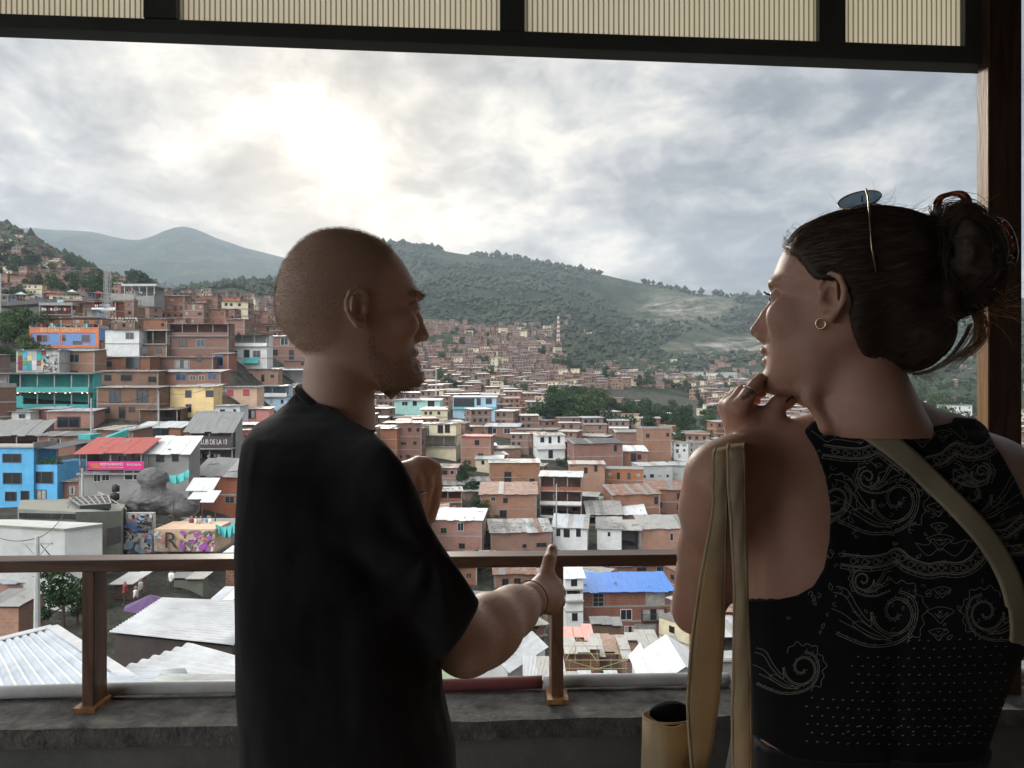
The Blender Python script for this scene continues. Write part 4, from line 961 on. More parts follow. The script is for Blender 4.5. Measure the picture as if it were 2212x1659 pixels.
h(1159, 1221, 941, 994, 'white', 'pale', [(1167, 945, 1175, 955), (1185, 944, 1191, 957), (1205, 943, 1210, 956), (1185, 973, 1194, 989, 'plain', FRAMED, GLASS, 'door')], st=2, dep=8, junk=14, label='white two storey house with a full width balcony under a rubble covered roof')
q = HOUSES[-1]; kk = q['Y']/F; b = MB(); b.box((-q['W']/2, -.8, 24*kk), (q['W']/2, -.1, 24*kk+1.5)); b.build('balcony_parapet', P['white'], q['o'])
h(995, 1060, 943, 1012, 'b1', 'red', [(1026, 951, 1035, 961), (1033, 979, 1044, 987, 'bar', P['green'])], st=3, dep=8, pitch=.1, label='three storey orange brick house with a thin red roof edge')
h(1027, 1086, 992, 1024, 'cream', 'white', [(1040, 995, 1046, 1003), (1064, 997, 1070, 1009)], st=1, dep=6, pitch=.5, label='cream boarded hut with a white roof on top of a brick house', frame=False)
h(1057, 1166, 1000, 1062, 'b1', 'mixed', [(1090, 1020, 1104, 1042, 'bar'), (1145, 1035, 1155, 1050)], st=2, dep=8, label='wide orange brick house with a cluttered roof left of the open balcony house')
h(1037, 1159, 1068, 1132, 'b1', 'rust', [(1061, 1074, 1070, 1082, 'bar', WW), (1087, 1076, 1096, 1086), (1080, 1103, 1094, 1118, 'bar')], st=2, dep=8, pitch=1.9, junk=12, label='two storey brick house under a rusty red sheet roof')
ob = h(1166, 1256, 1030, 1122, 'b1', 'zinc', [], st=3, open_=(0, 1, 2), dep=8, rail='wall', label='tall open brick frame with concrete columns and a lattice balcony', pitch=.5)
h(932, 1041, 1124, 1192, 'b1', 'white', [(952, 1141, 964, 1152, 'bar', P['green']), (989, 1130, 1001, 1146, 'bar', WW), (992, 1174, 1004, 1184)], st=2, dep=8, pitch=1.3, label='brick house with a clean white flat sheet roof just above the handrail')
h(1236, 1348, 958, 1014, 'b0', 'dark', [(1328, 962, 1334, 975)], st=2, dep=9, pitch=1.0, label='broad red brick house with a dark sheet roof and concrete band')
h(1342, 1398, 975, 1014, 'b1', 'white', [(1363, 980, 1374, 996, 'bar'), (1377, 982, 1385, 992)], st=1, dep=7, pitch=1.2, label='brick house with a bright white roof and two windows at its corner')
h(1230, 1306, 1003, 1060, 'b1', 'mixed', [(1262, 1010, 1269, 1022), (1284, 1006, 1290, 1018)], st=2, dep=8, junk=10)
h(1329, 1382, 934, 976, 'b3', 'grey', [], st=2, dep=7, label='plain dusty brick box with a grey roof, blank front', pitch=.5)
h(1386, 1451, 926, 1000, 'b1', 'flat', [(1395, 937, 1402, 945), (1440, 936, 1446, 943)], st=3, dep=7, label='tall brick house right of the blank dusty box, near the white modern block')
h(1306, 1390, 1014, 1060, 'b1', 'flat', 'auto', st=2, dep=7)
h(1319, 1429, 1068, 1125, 'b0', 'rust', [(1436-20, 1075, 1424, 1090)], st=2, dep=9, pitch=1.6, junk=12, label='long blank brick house under a streaked rusty roof')
h(1400, 1483, 1058, 1110, 'b1', 'rust', [(1420, 1085, 1430, 1096), (1462, 1066, 1472, 1078), (1462, 1090, 1472, 1100)], st=2, dep=8, pitch=1.5)
h(1380, 1455, 1006, 1046, 'palegrey', 'zinc', 'auto', st=1, dep=7); h(1450, 1540, 1006, 1040, 'palegrey', 'zinc', 'auto', st=1, dep=7)
h(1269, 1345, 1112, 1140, 'b2', 'pale', [], st=1, dep=9, pitch=2.2, open_=(0,), label='low shack under pale greenish sheets right of the open balcony house', name='shack', cat='shack')
h(1340, 1395, 1112, 1138, 'b2', 'white', [], st=1, dep=9, pitch=2.4, name='shack', cat='shack', label='low shack under one clean white roof sheet')
h(1194, 1268, 1140, 1192, 'white', 'zinc', [(1202, 1144, 1210, 1158), (1218, 1144, 1230, 1160, 'plain'), (1245, 1142, 1254, 1158)], st=1, dep=7, pitch=1.6, label='white house with a crumpled silvery roof behind the pointing hand')
h(1060, 1192, 1150, 1195, 'b1', 'mixed', [(1129, 1176, 1137, 1183), (1160, 1174, 1180, 1182)], st=1, dep=8, junk=30, pitch=1.5, label='low brick house with its roof buried in rubble and old tyres')
h(1290, 1342, 1142, 1190, 'white', 'pale', [(1313, 1150, 1318, 1158)], st=1, dep=7, pitch=1.3, frame=False, label='white shed with a blank wall and cream sheet roof')
h(1342, 1384, 1146, 1190, 'grey', 'pale', [], st=1, dep=7, pitch=1.0, open_=(0,), rail='iron', name='shed', cat='shed', label='open grey shed with a dark iron balcony right of the white shed')
h(1384, 1477, 1142, 1192, 'b1', 'pale', [(1448, 1152, 1454, 1168, 'plain', WW)], st=1, dep=8, pitch=1.8, label='orange brick house under a rounded pale roof left of the woman\'s shoulder')
# below the rail
bh = h(1262, 1452, 1277, 1374, 'b2', 'blue', [(1281, 1281, 1303, 1308, 'grid', FG), (1397, 1280, 1435, 1308, 'bar', FG, CURT), (1341, 1317, 1364, 1338, 'bar', WW), (1388, 1317, 1438, 1342, 'curt'), (1350, 1353, 1373, 1372, 'curt', WW), (1374, 1350, 1416, 1374, 'bar', FG, CURT), (1425, 1352, 1441, 1368, 'bar', WW)],
       st=3, dep=9, pitch=1.0, Y=112, label='three storey brick house under a bright blue sheet roof', overh=.5)
q = HOUSES[-1]; k_ = q['Y']/F; b = MB()
for k in range(19): x = (1388-1357)*k_+k*.19; b.box((x, -.45, 33*k_), (x+.03, -.42, 33*k_+1.0))
b.box((31*k_-.1, -.47, 33*k_+1.0), (82*k_, -.40, 33*k_+1.06)); b.box((31*k_-.1, -.47, 33*k_-.08), (82*k_, -.065, 33*k_)); b.build('balcony_rail', IRON, bh)
h(1222, 1260, 1250, 1345, 'white', 'white', [(1234, 1252, 1246, 1265, 'bar'), (1236, 1325, 1247, 1340)], st=4, open_=(2,), dep=6, pitch=1.8, Y=108, label='narrow white house with a balcony of drying clothes beside the blue roof', rail='white')
h(1330, 1470, 1222, 1250, 'b1', 'dark', [(1375, 1226, 1395, 1240), (1420, 1226, 1440, 1238, 'bar', P['deepblue'])], st=1, dep=8, label='brick house with a blue window just above the bright blue roof')
h(1068, 1156, 1240, 1275, 'b0', 'rust', [(1085, 1250, 1098, 1264, 'bar'), (1111, 1250, 1124, 1266)], st=1, dep=8, pitch=2.2, label='brick house with a rusty tiled roof and one silvery sheet behind the pointing arm')
h(1136, 1182, 1350, 1398, 'b1', 'pale', 'auto', st=2, dep=8, yaw=30, open_=(1,)); h(940, 1030, 1224, 1262, 'b1', 'mixed', 'auto', dep=7, st=1); h(1000, 1066, 1212, 1236, 'b0', 'rust', 'auto', dep=7, st=1)
def shed(u0, u1, v0, v1, Y, roof, label, drop=2.6, dep=6, yaw=0, pitch=None, wall='b2', name='shed', junk=0, jit=.06):
    """low building seen from above: roof front edge at row v1, back edge at row v0"""
    dep = max(1.5, min(dep, .8*Y*((v1-CY)/(v0-CY)-1)))
    uc = (u0+u1)/2; z1 = (CY-v1)/F*Y+CH; Yb2 = Y+dep; zb = (CY-v0)/F*Yb2+CH
    p = Vector(((uc-CX)/F*Y, Y, z1-drop)); r = empty(name, p, R(yaw), label=label, cat=name); W = (u1-u0)/F*Y
    b = MB(); q_ = zb-z1; b.hexa([(-W/2+.2, .3, -9), (W/2-.2, .3, -9), (W/2-.2, dep-.3, -9), (-W/2+.2, dep-.3, -9), (-W/2+.2, .3, drop-.15), (W/2-.2, .3, drop-.15), (W/2-.2, dep-.3, drop-.15+q_*.9), (-W/2+.2, dep-.3, drop-.15+q_*.9)]); b.build('wall', BR[int(wall[1])] if wall[0] == 'b' and wall[1].isdigit() else P[wall], r)
    pal = PAL[roof]; b = MB(); nrow = max(1, int(dep/2.6)); rr = random.Random(int(u0+v0))
    for k in range(nrow):
        f0, f1 = k/nrow, (k+1)/nrow; sheets(b, -W/2, W/2, dep*f0, dep*f1+.15, drop+(zb-z1)*f0+.03, drop+(zb-z1)*f1+.03, nm=len(pal), rnd=rr, jit=jit)
    b.build('roof', [TIN[x] for x in pal], r)
    HOUSES.append(dict(o=r, u0=u0, u1=u1, vt=v0, vb=v1+30, Y=Y, W=W, dep=dep, label=label, wn='', rf='', st=1, p=p, op=False, group=None, nw=0)); return r
shed(1218, 1285, 1352, 1384, 92, 'salmon', 'shack with a faded salmon red sheet roof left of the big patched roof', dep=8, jit=.25)
shed(1218, 1300, 1386, 1404, 84, 'pale', 'low shack with grey sheets behind the metal scaffold', dep=6, jit=.3)
shed(1276, 1345, 1340, 1352, 98, 'grey', 'small shack with a curled grey roof at the foot of the blue roofed house', dep=6, jit=.3)
shed(1284, 1350, 1374, 1415, 86, 'rust', 'shack with rusty sheets and one bare silvery strip', dep=8, jit=.3)
shed(1345, 1490, 1376, 1432, 82, 'pale', 'very wide patched grey roof spread below the blue roofed house', dep=16, jit=.45)
shed(1426, 1490, 1434, 1440, 78, 'dark', 'maroon painted house under the lower edge of the patched grey roof', dep=3, wall='maroon', drop=4)
def gable(u0, u1, vr, ve, Y, dep, m, label, yaw=0, name='shed', corr=.0, wallm=None, rr=1.0, sh=8):
    """ridge roof seen from above, corrugated for real; ridge runs away from the viewer"""
    uc = (u0+u1)/2; ze = (CY-ve)/F*Y+CH; zr_ = (CY-vr)/F*Y+CH; W = (u1-u0)/F*Y
    r = empty(name, Vector(((uc-CX)/F*Y, Y, ze-3)), R(yaw), label=label, cat=name)
    b = MB(); b.box((-W/2+.3, .2, -8), (W/2-.3, dep-.2, 2.95)); b.add([(-W/2+.3, .2, 2.95), (W/2-.3, .2, 2.95), (0, .2, 2.95+zr_-ze)], [(0, 1, 2)]); b.build('wall', wallm or P['grey'], r)
    b = MB(); n = max(8, int(dep/.12))
    for s in (-1, 1):
        pr = []
        for k in range(n+1):
            y = dep*k/n; q_ = .035*math.sin(k*2.1); pr.append(((0, y, 3+zr_-ze+q_), (s*W/2, y, 3+q_)))
        vs = [p for pp in pr for p in pp]; b.add(vs, [(2*k, 2*k+1, 2*k+3, 2*k+2) for k in range(n)])
    ro = b.build('roof', m, r); sf = ro.modifiers.new('s', 'SOLIDIFY'); sf.thickness = .03
    return r
gable(1385, 1440, 1448, 1480, 66, 7, TIN['white'], 'small white gabled roof left of the larger white gable, just above the ledge', wallm=P['white'])
gable(1420, 1545, 1466-26, 1482, 62, 8, TIN['white'], 'larger white gabled roof just above the ledge beside the woman\'s strap', wallm=P['grey'])
shed(1130, 1225, 1420, 1476, 66, 'zinc', 'shed with pale crumpled zinc sheets left of the middle railing post', dep=7, jit=.3)
shed(1220, 1340, 1452, 1476, 64, 'zinc', 'low shed with pale zinc sheets under the scaffold', dep=5, jit=.3)
shed(935, 1034, 1418, 1470, 62, 'green', 'shed with a faded green corrugated roof beside the man\'s waist', dep=9, wall='grey', jit=.03)
gable(1020, 1106, 1416, 1446, 70, 8, TIN['white'], 'white ridged roof house beside the green roof below the man\'s elbow', yaw=-30, wallm=P['white'])
shed(1100, 1168, 1392, 1412, 76, 'grey', 'narrow grey roofed shed by a dark gully right of the man\'s elbow', dep=5, yaw=25)
# scaffold of thin yellow-green poles
sf = MB(); SY = 74; kk = SY/F
def sp_(u, v, dy=0): return tuple(at(u, v, SY)+Vector((0, dy, 0)))
for (u, dy) in ((1230, 0), (1276, 0), (1320, 0), (1352, 0), (1250, 4), (1300, 4), (1350, 4)): sf.tube([sp_(u, 1462, dy), sp_(u, 1424, dy)], .035, 5)
for dy in (0, 4):
    for v in (1426, 1444): sf.tube([sp_(1222, v, dy), sp_(1356, v, dy)], .03, 5)
for (a_, c_, v) in ((1222, 1256, 1426), (1288, 1255, 1426), (1356, 1300, 1426)): sf.tube([sp_(a_, v, 0), sp_(c_, v-22, 4)], .03, 5)
sf.tube([sp_(1222, 1425), sp_(1340, 1460)], .03, 5); sf.tube([sp_(1356, 1425), sp_(1240, 1460)], .03, 5)
tag(sf.build('scaffold', mat('scaffold_paint', (.32, .33, .16), .6), origin=sp_(1290, 1462)), 'open metal scaffold frame of thin poles over the low zinc roofs', 'scaffold')
# big corrugated roofs close by on the left -----------------------------------------
def bigroof(name, corners, Yc, m, label, amp=.04, pitch=.25, across=0, trim=True, thick=.02, drop=3, wallm=None):
    """sheet roof through four corner points given as (u, v, Y); waves run from edge 0-1 to edge 3-2"""
    A, B, C_, D = [at(*c) for c in corners]; org = (A+B+C_+D)/4
    r = empty(name, (org[0], org[1], org[2]-drop), label=label, cat='roof'); o_ = r.location
    Lw = ((B-A).length+(C_-D).length)/2; n = int(Lw/pitch*6); Lh = max(2, int((D-A).length/1.0)); vs = []; nn = (B-A).cross(D-A).normalized()
    if nn.z < 0: nn = -nn
    for j in range(Lh+1):
        g_ = j/Lh
        for k in range(n+1):
            f = k/n; p = A.lerp(B, f).lerp(D.lerp(C_, f), g_)+nn*amp*math.sin(f*Lw/pitch*2*math.pi)
            p += nn*(.015*mnoise.noise(p*.9)); vs.append(tuple(p-o_))
    fs = [(j*(n+1)+k, j*(n+1)+k+1, (j+1)*(n+1)+k+1, (j+1)*(n+1)+k) for j in range(Lh) for k in range(n)]
    b = MB(); b.add(vs, fs); ro = b.build('sheeting', m, r, smooth=True); s_ = ro.modifiers.new('s', 'SOLIDIFY'); s_.thickness = thick
    b = MB(); q = [(p.lerp((A+B+C_+D)/4, .06)-o_) for p in (A, B, C_, D)]
    b.add([tuple(p-Vector((0, 0, .15))) for p in q]+[(p.x, p.y, p.z-6) for p in q], [(0, 1, 2, 3), (0, 4, 5, 1), (1, 5, 6, 2), (2, 6, 7, 3), (3, 7, 4, 0)]); b.build('wall', wallm or P['grey'], r)
    return r, (A, B, C_, D)
SHN = mat('plain_zinc', (.36, .39, .42), .55, .3, .9, 16, .25, .01, spec=.4); SHW = mat('plain_white_sheet', (.42, .42, .42), .6, .25, .7, 14, .2, .01); SHG = mat('old_fibre_sheet', (.33, .33, .31), .9, .35, 1.3, 12, .3, .01)
r, c_ = bigroof('corrugated_roof', [(-75, 1402, 28), (112, 1356, 30), (330, 1500, 23), (-40, 1660, 19)], 25, SHN, 'big silvery corrugated roof with a ridge cap at the lower left corner', .045, .34)
b = MB(); o_ = r.location
for (p, q, n_) in ((c_[0], c_[1], 1), (c_[1], c_[2], 1)):
    b.bar(tuple(p-o_+Vector((0, 0, .06))), tuple(q-o_+Vector((0, 0, .06))), .42, .05)
b.build('ridge_cap', SHW, r)
bigroof('corrugated_roof', [(236, 1366, 36), (350, 1292, 42), (640, 1304, 45), (505, 1394, 35)], 40, SHW, 'wide white corrugated roof behind the post left of the man', .06, .42, wallm=FRAMED)
bigroof('corrugated_roof', [(250, 1448, 28), (415, 1388, 30), (600, 1440, 27), (560, 1485, 25)], 30, SHW, 'white corrugated roof with rows of screws, next to the man\'s back', .05, .36, wallm=FRAMED)
bigroof('corrugated_roof', [(225, 1502, 22), (240, 1450, 25), (400, 1446, 26), (430, 1502, 22)], 30, SHN, 'low silvery roof strip just behind the ledge beside the left railing post', .03, .3, wallm=P['grey'])
bigroof('corrugated_roof', [(310, 1502, 21), (345, 1458, 23), (640, 1462, 23), (640, 1502, 21)], 30, SHG, 'old grey fibre sheet roof just behind the ledge next to the man\'s back', .03, .25, wallm=P['grey'])
shed(-60, 68, 1238, 1262, 55, 'zinc', 'small house with a pale zinc roof at the left edge under the handrail', dep=5, wall='b1')
shed(-60, 40, 1274, 1312, 46, 'pale', 'brick house with a weathered greenish roof at the left edge', dep=5, wall='b1', drop=6)
shed(237, 288, 1238, 1262, 58, 'white', 'stall with a white sloping sheet roof right of the left railing post', dep=4)
shed(360, 440, 1238, 1252, 62, 'grey', 'street stall with a grey tarpaulin roof behind the white roofs', dep=4, wall='olive', drop=4)
shed(450, 500, 1270, 1300, 52, 'white', 'little shop with pale sheets touching the man\'s back at the street', dep=4, wall='teal')
shed(480, 540, 1180, 1196, 64, 'zinc', 'low zinc roof between the mural street and the man', dep=4)
# white modern block and the row of pale apartment slabs far away
house(1456, 1500, 958, 990, 'white', 'flat', 'auto', Y=250, dep=10, st=3, yaw=-4, label='white half of a modern three storey block at the edge of the trees', name='modern_block', frame=False)
house(1500, 1548, 957, 991, 'grey', 'flat', 'auto', Y=246, dep=12, st=3, yaw=14, label='grey half of a modern three storey block left of the woman\'s arm', name='modern_block', frame=False)
for k, (ua, ub) in enumerate(((1432, 1452), (1456, 1490), (1494, 1520), (1528, 1560), (1562, 1592))):
    vb = 824; house(ua, ub, 804+(k % 2)*2, vb, 'palegrey' if k != 3 else 'white', 'flat', 'auto', Y=900, dep=14, st=6, frame=False, name='apartment_block', cat='apartment block', label=['leftmost', 'wide second', 'third', 'bright fourth', 'rightmost fifth'][k]+' pale slab in the row of far apartment blocks', fd=20)
house(2038, 2100, 1082-205, 906, 'white', 'flat', 'auto', Y=420, dep=20, st=3, label='long white institutional building on the wooded slope left of the brown corner post', name='white_building', cat='building', frame=False)
# ---------------------------------------------------------------- the rest of the hillside town
def blocked(u0, u1, vt, vb, Y, x, dep, W):
    for q in HOUSES:
        if q.get('fill') is None or True:
            if abs(x-q['p'][0]) < (W+q['W'])/2*.82 and (Y < q['p'][1]+q['dep']*.72) and (Y+dep*.72 > q['p'][1]): return True
        if not q.get('fill') and Y < q['Y'] and u1 > q['u0']+4 and u0 < q['u1']-4 and vt-6 < q['vb']-3 and vb > q['vt']: return True
    return False
EXCL = [(1180, 1500, 1288, 1500), (1195, 1560, 846, 930), (1440, 1600, 905, 955), (-400, 62, 660, 800), (225, 300, 640, 690), (520, 640, 560, 690)]
rf = random.Random(77); made = 0; HID = []
def hidden(u0, u1, vt, vb):
    for a, b_, c, d_ in ((515, 865, 940, 1700), (510, 945, 1130, 1700), (605, 890, 530, 830), (1622, 2140, 985, 1500), (1690, 2100, 470, 790)):
        if u0 > a and u1 < b_ and vt > c and vb < d_: return True
    return False
Yr = 84.0
while Yr < 345:
    x_lo, x_hi = (-80-CX)/F*Yr, (2230-CX)/F*Yr; x = x_lo+rf.uniform(0, 4)
    while x < x_hi:
        W = rf.uniform(4.2, 8.0)+Yr/120; uc = CX+(x+W/2)/Yr*F; Y = Yr+rf.uniform(-3, 3)
        vb = float(ground_v(uc, Y)); st = rf.choice([1, 2, 2, 3, 3]); Hh = st*2.6; vt = vb-Hh/Y*F
        u0, u1 = uc-W/2/Y*F, uc+W/2/Y*F; dep = rf.uniform(4.5, 6.5) if uc > 640 else 4.0; zt = CH+(CY-vt)/F*Y+.8; vt = min(vt, CY-(zt-CH)/(Y+dep)*F); ex_ = vb-Hh/Y*F-vt
        ok = not any(a < uc < b_ and c < vb < d_ for a, b_, c, d_ in EXCL)
        if uc < 520 and vb > 1105: ok = False
        if uc < 120 and vb < 770: ok = False
        if vb > 1480 or vb < 690: ok = False
        if ok:
            for tr in range(3):
                if not blocked(u0, u1, vt, vb, Y, x+W/2, dep, W): break
                st -= 1; vt = vb-st*2.6/Y*F-ex_
                if st < 1: ok = False; break
            if ok and st >= 1 and (hidden(u0, u1, vt-6, vb) or made >= 190): HID.append((x+W/2, Y, uc, vb))
            elif ok and st >= 1:
                wl_ = rf.choices(['b0', 'b1', 'b2', 'b3', 'white', 'palegrey', 'cream', 'grey', 'skyblue', 'mint'], [28, 36, 13, 15, 3, 2, 1, 3, 1, 1])[0]
                house(u0, u1, vb-st*2.6/Y*F, vb, wl_, rf.choices(['mixed', 'zinc', 'grey', 'rust', 'pale', 'white', 'flat'], [26, 6, 12, 16, 16, 3, 40])[0], 'auto', Y=Y, dep=dep, st=st, yaw=rf.choice([rf.uniform(-12, 12), rf.uniform(-38, 38)]),
                      open_=(st-1,) if rf.random() < .26 and st > 1 else ((0,) if rf.random() < .08 else ()), seed=made, fd=5+Y*.01)
                HOUSES[-1]['fill'] = True; made += 1
        x += W+rf.uniform(-.5, .5)
    Yr *= 1.040
print('FILL', made, len(HOUSES))
NEARN = len(HOUSES)
# labels of the unnamed ones: what they look like and where they sit next to a building with its own label
ORD = ['', 'second ', 'third ', 'fourth ', 'fifth ', 'sixth ', 'seventh ', 'eighth ', 'ninth ', 'tenth ', 'eleventh ', 'twelfth ', 'thirteenth ', 'fourteenth ', 'fifteenth ', 'sixteenth ', 'seventeenth ', 'eighteenth ', 'nineteenth ', 'twentieth ']
LM = [(('the blue bar with yellow letters'), 140, 730), ('the turquoise bar', 100, 860), ('the yellow house', 414, 870), ('the light blue house', 20, 1030), ('the red roofed restaurant', 240, 1010), ('the pinkish roofed block', 428, 735),
      ('the white awning house', 535, 765), ('the salmon house', 548, 905), ('the blue banded house', 1025, 880), ('the cream balcony house', 946, 945), ('the mint green hut', 1234, 894), ('the white balcony house', 1190, 968), ('the open brick frame', 1211, 1075),
      ('the dark roofed brick house', 1292, 985), ('the white modern block', 1500, 972), ('the blue roofed house', 1357, 1320), ('the rusty roofed brick house', 1098, 1100), ('the white flat roof above the rail', 986, 1155), ('the pale rounded roof', 1430, 1165), ('the letter R mural', 400, 1165), ('the tall radio mast', 1206, 700), ('the green tree belt', 1380, 890)]
grp = {}
for q in HOUSES:
    if q['label']: continue
    u, v = (q['u0']+q['u1'])/2, (q['vt']+q['vb'])/2
    nm, du, dv = min(((n, u-a, v-b_) for n, a, b_ in LM), key=lambda t: t[1]**2+(t[2]*1.4)**2)
    dr = ('right of' if du > 0 else 'left of') if abs(du) > abs(dv) else ('below' if dv > 0 else 'above')
    grp.setdefault((q['wn'], nm, dr), []).append((math.hypot(du, dv), q))
for (wn_, nm, dr), lst in grp.items():
    lst.sort(key=lambda t: t[0])
    for i, (_, q) in enumerate(lst):
        lb = f"{ORD[min(i, 19)]}{wn_} house {dr} {nm}, {q['rf']}"
        if len(lb.split()) > 15: lb = f"{ORD[min(i, 19)]}{wn_} house {dr} {nm}"
        q['o']['label'] = lb
        q['o']['group'] = 'brick and painted houses of the hillside town'
# the far part: small houses, one mesh each, shapes shared
FW = [BR[0], BR[1], BR[2], BR[3], P['white'], P['cream'], P['palegrey']]
def farproto(seed):
    r = random.Random(seed); b = MB(); W, D = r.uniform(6, 10), r.uniform(4, 6); st = r.choice([2, 2, 3, 3]); H = st*2.6
    b.box((-W/2, 0, -5), (W/2, D, H), 0)
    for s in range(st):
        if s: b.box((-W/2-.02, -.1, s*2.6-.14), (W/2+.02, D, s*2.6+.14), 2)
        for k in range(int(W/2.4)):
            if r.random() < .25: continue
            x = -W/2+1.2+k*2.4+r.uniform(-.4, .4); b.box((x-.5, -.06, s*2.6+.9), (x+.5, -.001, s*2.6+2.0), 3)
        b.box((W/2-.01, D*.4, s*2.6+.9), (W/2+.05, D*.4+1, s*2.6+2), 3); b.box((-W/2-.05, D*.4, s*2.6+.9), (-W/2+.01, D*.4+1, s*2.6+2), 3)
    pt = r.uniform(.0, .5); b.hexa([(-W/2-.4, -.5, H), (W/2+.4, -.5, H), (W/2+.4, D+.3, H+pt), (-W/2-.4, D+.3, H+pt), (-W/2-.4, -.5, H+.12), (W/2+.4, -.5, H+.12), (W/2+.4, D+.3, H+pt+.12), (-W/2-.4, D+.3, H+pt+.12)], 1)
    return b
RFM = [TIN['zinc'], TIN['grey'], TIN['white'], TIN['rust'], TIN['pale']]
protos = []
for s in range(18):
    b = farproto(s); r = random.Random(s+50); wm = r.choices(FW, [6, 7, 3, 4, .7, .35, .4])[0]
    o = b.build('distant_house', [wm, r.choices(RFM, [3, 3, 1.5, 3, 5])[0], CONCF, GLASS]); protos.append((o, b, s)); 
rf = random.Random(5); spots = []
def fardens(u, v, Y):
    """how thickly houses stand at this photo position"""
    d = 0
    if 900 < u < 1240 and v > 705: d = 1 if v > 735 else .55
    if 860 < u < 1010 and 690 < v < 780: d = .35
    if 1240 <= u < 1330: d = 1 if v > 800 else 0
    if 1330 <= u < 1640: d = 1 if 808 < v < 1000 else (.35 if 780 < v <= 808 else 0)
    if 1170 < u < 1290 and 720 < v < 815: d = .12 if u > 1215 else .8
    if 1640 <= u < 1900: d = .9 if v > 805 else .1
    if 1900 <= u: d = .12 if v > 760 else .0
    if u < 130 and 500 < v < 650: d = .8
    if 130 <= u < 330 and 560 < v < 650: d = .45
    if 330 <= u < 620 and 640 < v < 720: d = .30
    if 1195 < u < 1520 and 846 < v < 925: d = .05
    if 1440 < u < 1600 and 900 < v < 955: d = 0
    if 620 <= u < 900: d = .5 if v > 740 else 0
    return d
Y = 300.0
while Y < 1350:
    x = (-250-CX)/F*Y; xe = (2250-CX)/F*Y
    while x < xe:
        u = CX+x/Y*F; yy = Y+rf.uniform(-5, 5); v = float(ground_v(u, yy)); dd = fardens(u, v, yy)
        if Y < 345 and u > 520 and dd > .5: dd = 0 if not (1520 < u) else dd
        if dd > 0 and mnoise.noise(Vector((x*.011, Y*.011, 3)))*.9+.25 > -dd*.55 and rf.random() < dd*.97: spots.append((x, yy, u, v))
        x += rf.uniform(8.0, 12.5)
    Y += 7.5+Y*.008
spots += HID; hidset = set(HID); print('FAR', len(spots)); NIND = 110
spots.sort(key=lambda s: s[1]); vis = [s for s in spots if s not in hidset and -5 < s[2] < 1640 and not (590 < s[2] < 920 and s[3] > 500)]
ind = set(id(s) for s in vis[:NIND])
mesh_all = {}
for s in spots:
    x, yy, u, v = s; z = float(ground_z(x, yy)); o, b, sd = rf.choice(protos); rz = rf.uniform(-.5, .5); sc = rf.uniform(.8, 1.1)
    if id(s) in ind:
        c = bpy.data.objects.new('distant_house', o.data); COL.objects.link(c); c.location = (x, yy, z); c.rotation_euler.z = rz; c.scale = (sc,)*3
        side = 'left' if u < 700 else 'right'
        tag(c, 'small far brick house on the distant left hillside' if u < 700 else 'small far brick house in the dense settlement in the valley', 'house', 'far hillside houses on the left' if u < 700 else 'far houses of the valley settlement')
    else:
        key = sd; A = mesh_all.setdefault(key, []); ca, sa = math.cos(rz)*sc, math.sin(rz)*sc
        A.append((x, yy, z, ca, sa, sc))
tot = MB(); mats_ = []; mi_of = {}
def gi(m):
    if m.name not in mi_of: mi_of[m.name] = len(mats_); mats_.append(m)
    return mi_of[m.name]
for o, b, sd in protos:
    lst = mesh_all.get(sd, []); slots = [gi(m) for m in o.data.materials]; V0 = np.array(b.v)
    for (x, yy, z, ca, sa, sc) in lst:
        V1 = np.stack([V0[:, 0]*ca-V0[:, 1]*sa+x, V0[:, 0]*sa+V0[:, 1]*ca+yy, V0[:, 2]*sc+z], 1); n0 = len(tot.v)
        tot.v += V1.tolist(); tot.f += [tuple(i+n0 for i in f) for f in b.f]; tot.m += [slots[k] for k in b.m]
    bpy.data.objects.remove(o)
tag(tot.build('distant_houses', mats_), 'countless tiny brick houses filling the far valley floor and slopes', 'houses', kind='stuff')
# ---------------------------------------------------------------- masts, viaduct, poles
def lattice(u, vt, vb, Y, w, m, label, name='lattice_mast', cat='mast', seg=12, thick=.12):
    b = MB(); p = at(u, vb, Y); H = (vb-vt)/F*Y; o = p
    for s in range(seg):
        z0, z1 = H*s/seg, H*(s+1)/seg; a0, a1 = w*(1-.6*s/seg)/2, w*(1-.6*(s+1)/seg)/2
        cs0 = [(-a0, -a0), (a0, -a0), (a0, a0), (-a0, a0)]; cs1 = [(-a1, -a1), (a1, -a1), (a1, a1), (-a1, a1)]
        for k in range(4):
            A = Vector((*cs0[k], z0)); B = Vector((*cs1[k], z1)); C2 = Vector((*cs1[(k+1) % 4], z1)); mi = s % 2
            b.bar(A, B, thick, thick, mi); b.bar(A, C2, thick*.7, thick*.7, mi); b.bar(B, C2, thick*.7, thick*.7, mi)
    ob = b.build(name, m if isinstance(m, list) else [m, m], origin=(0, 0, 0)); ob.location = o; return tag(ob, label, cat)
GALV = mat('galvanised', (.36, .36, .36), .6)
lattice(1206, 684, 742, 830, 3.2, [mat('mast_red', (.45, .12, .10), .6), P['white']], 'tall red and white radio mast standing among the far houses', thick=.45)
lattice(234, 574, 692, 195, 1.6, GALV, 'taller grey lattice pylon above the brick houses on the left hill', name='pylon', cat='pylon', thick=.06)
lattice(228, 590, 690, 190, 1.2, GALV, 'shorter grey lattice pylon standing left of the taller one', name='pylon', cat='pylon', thick=.055)
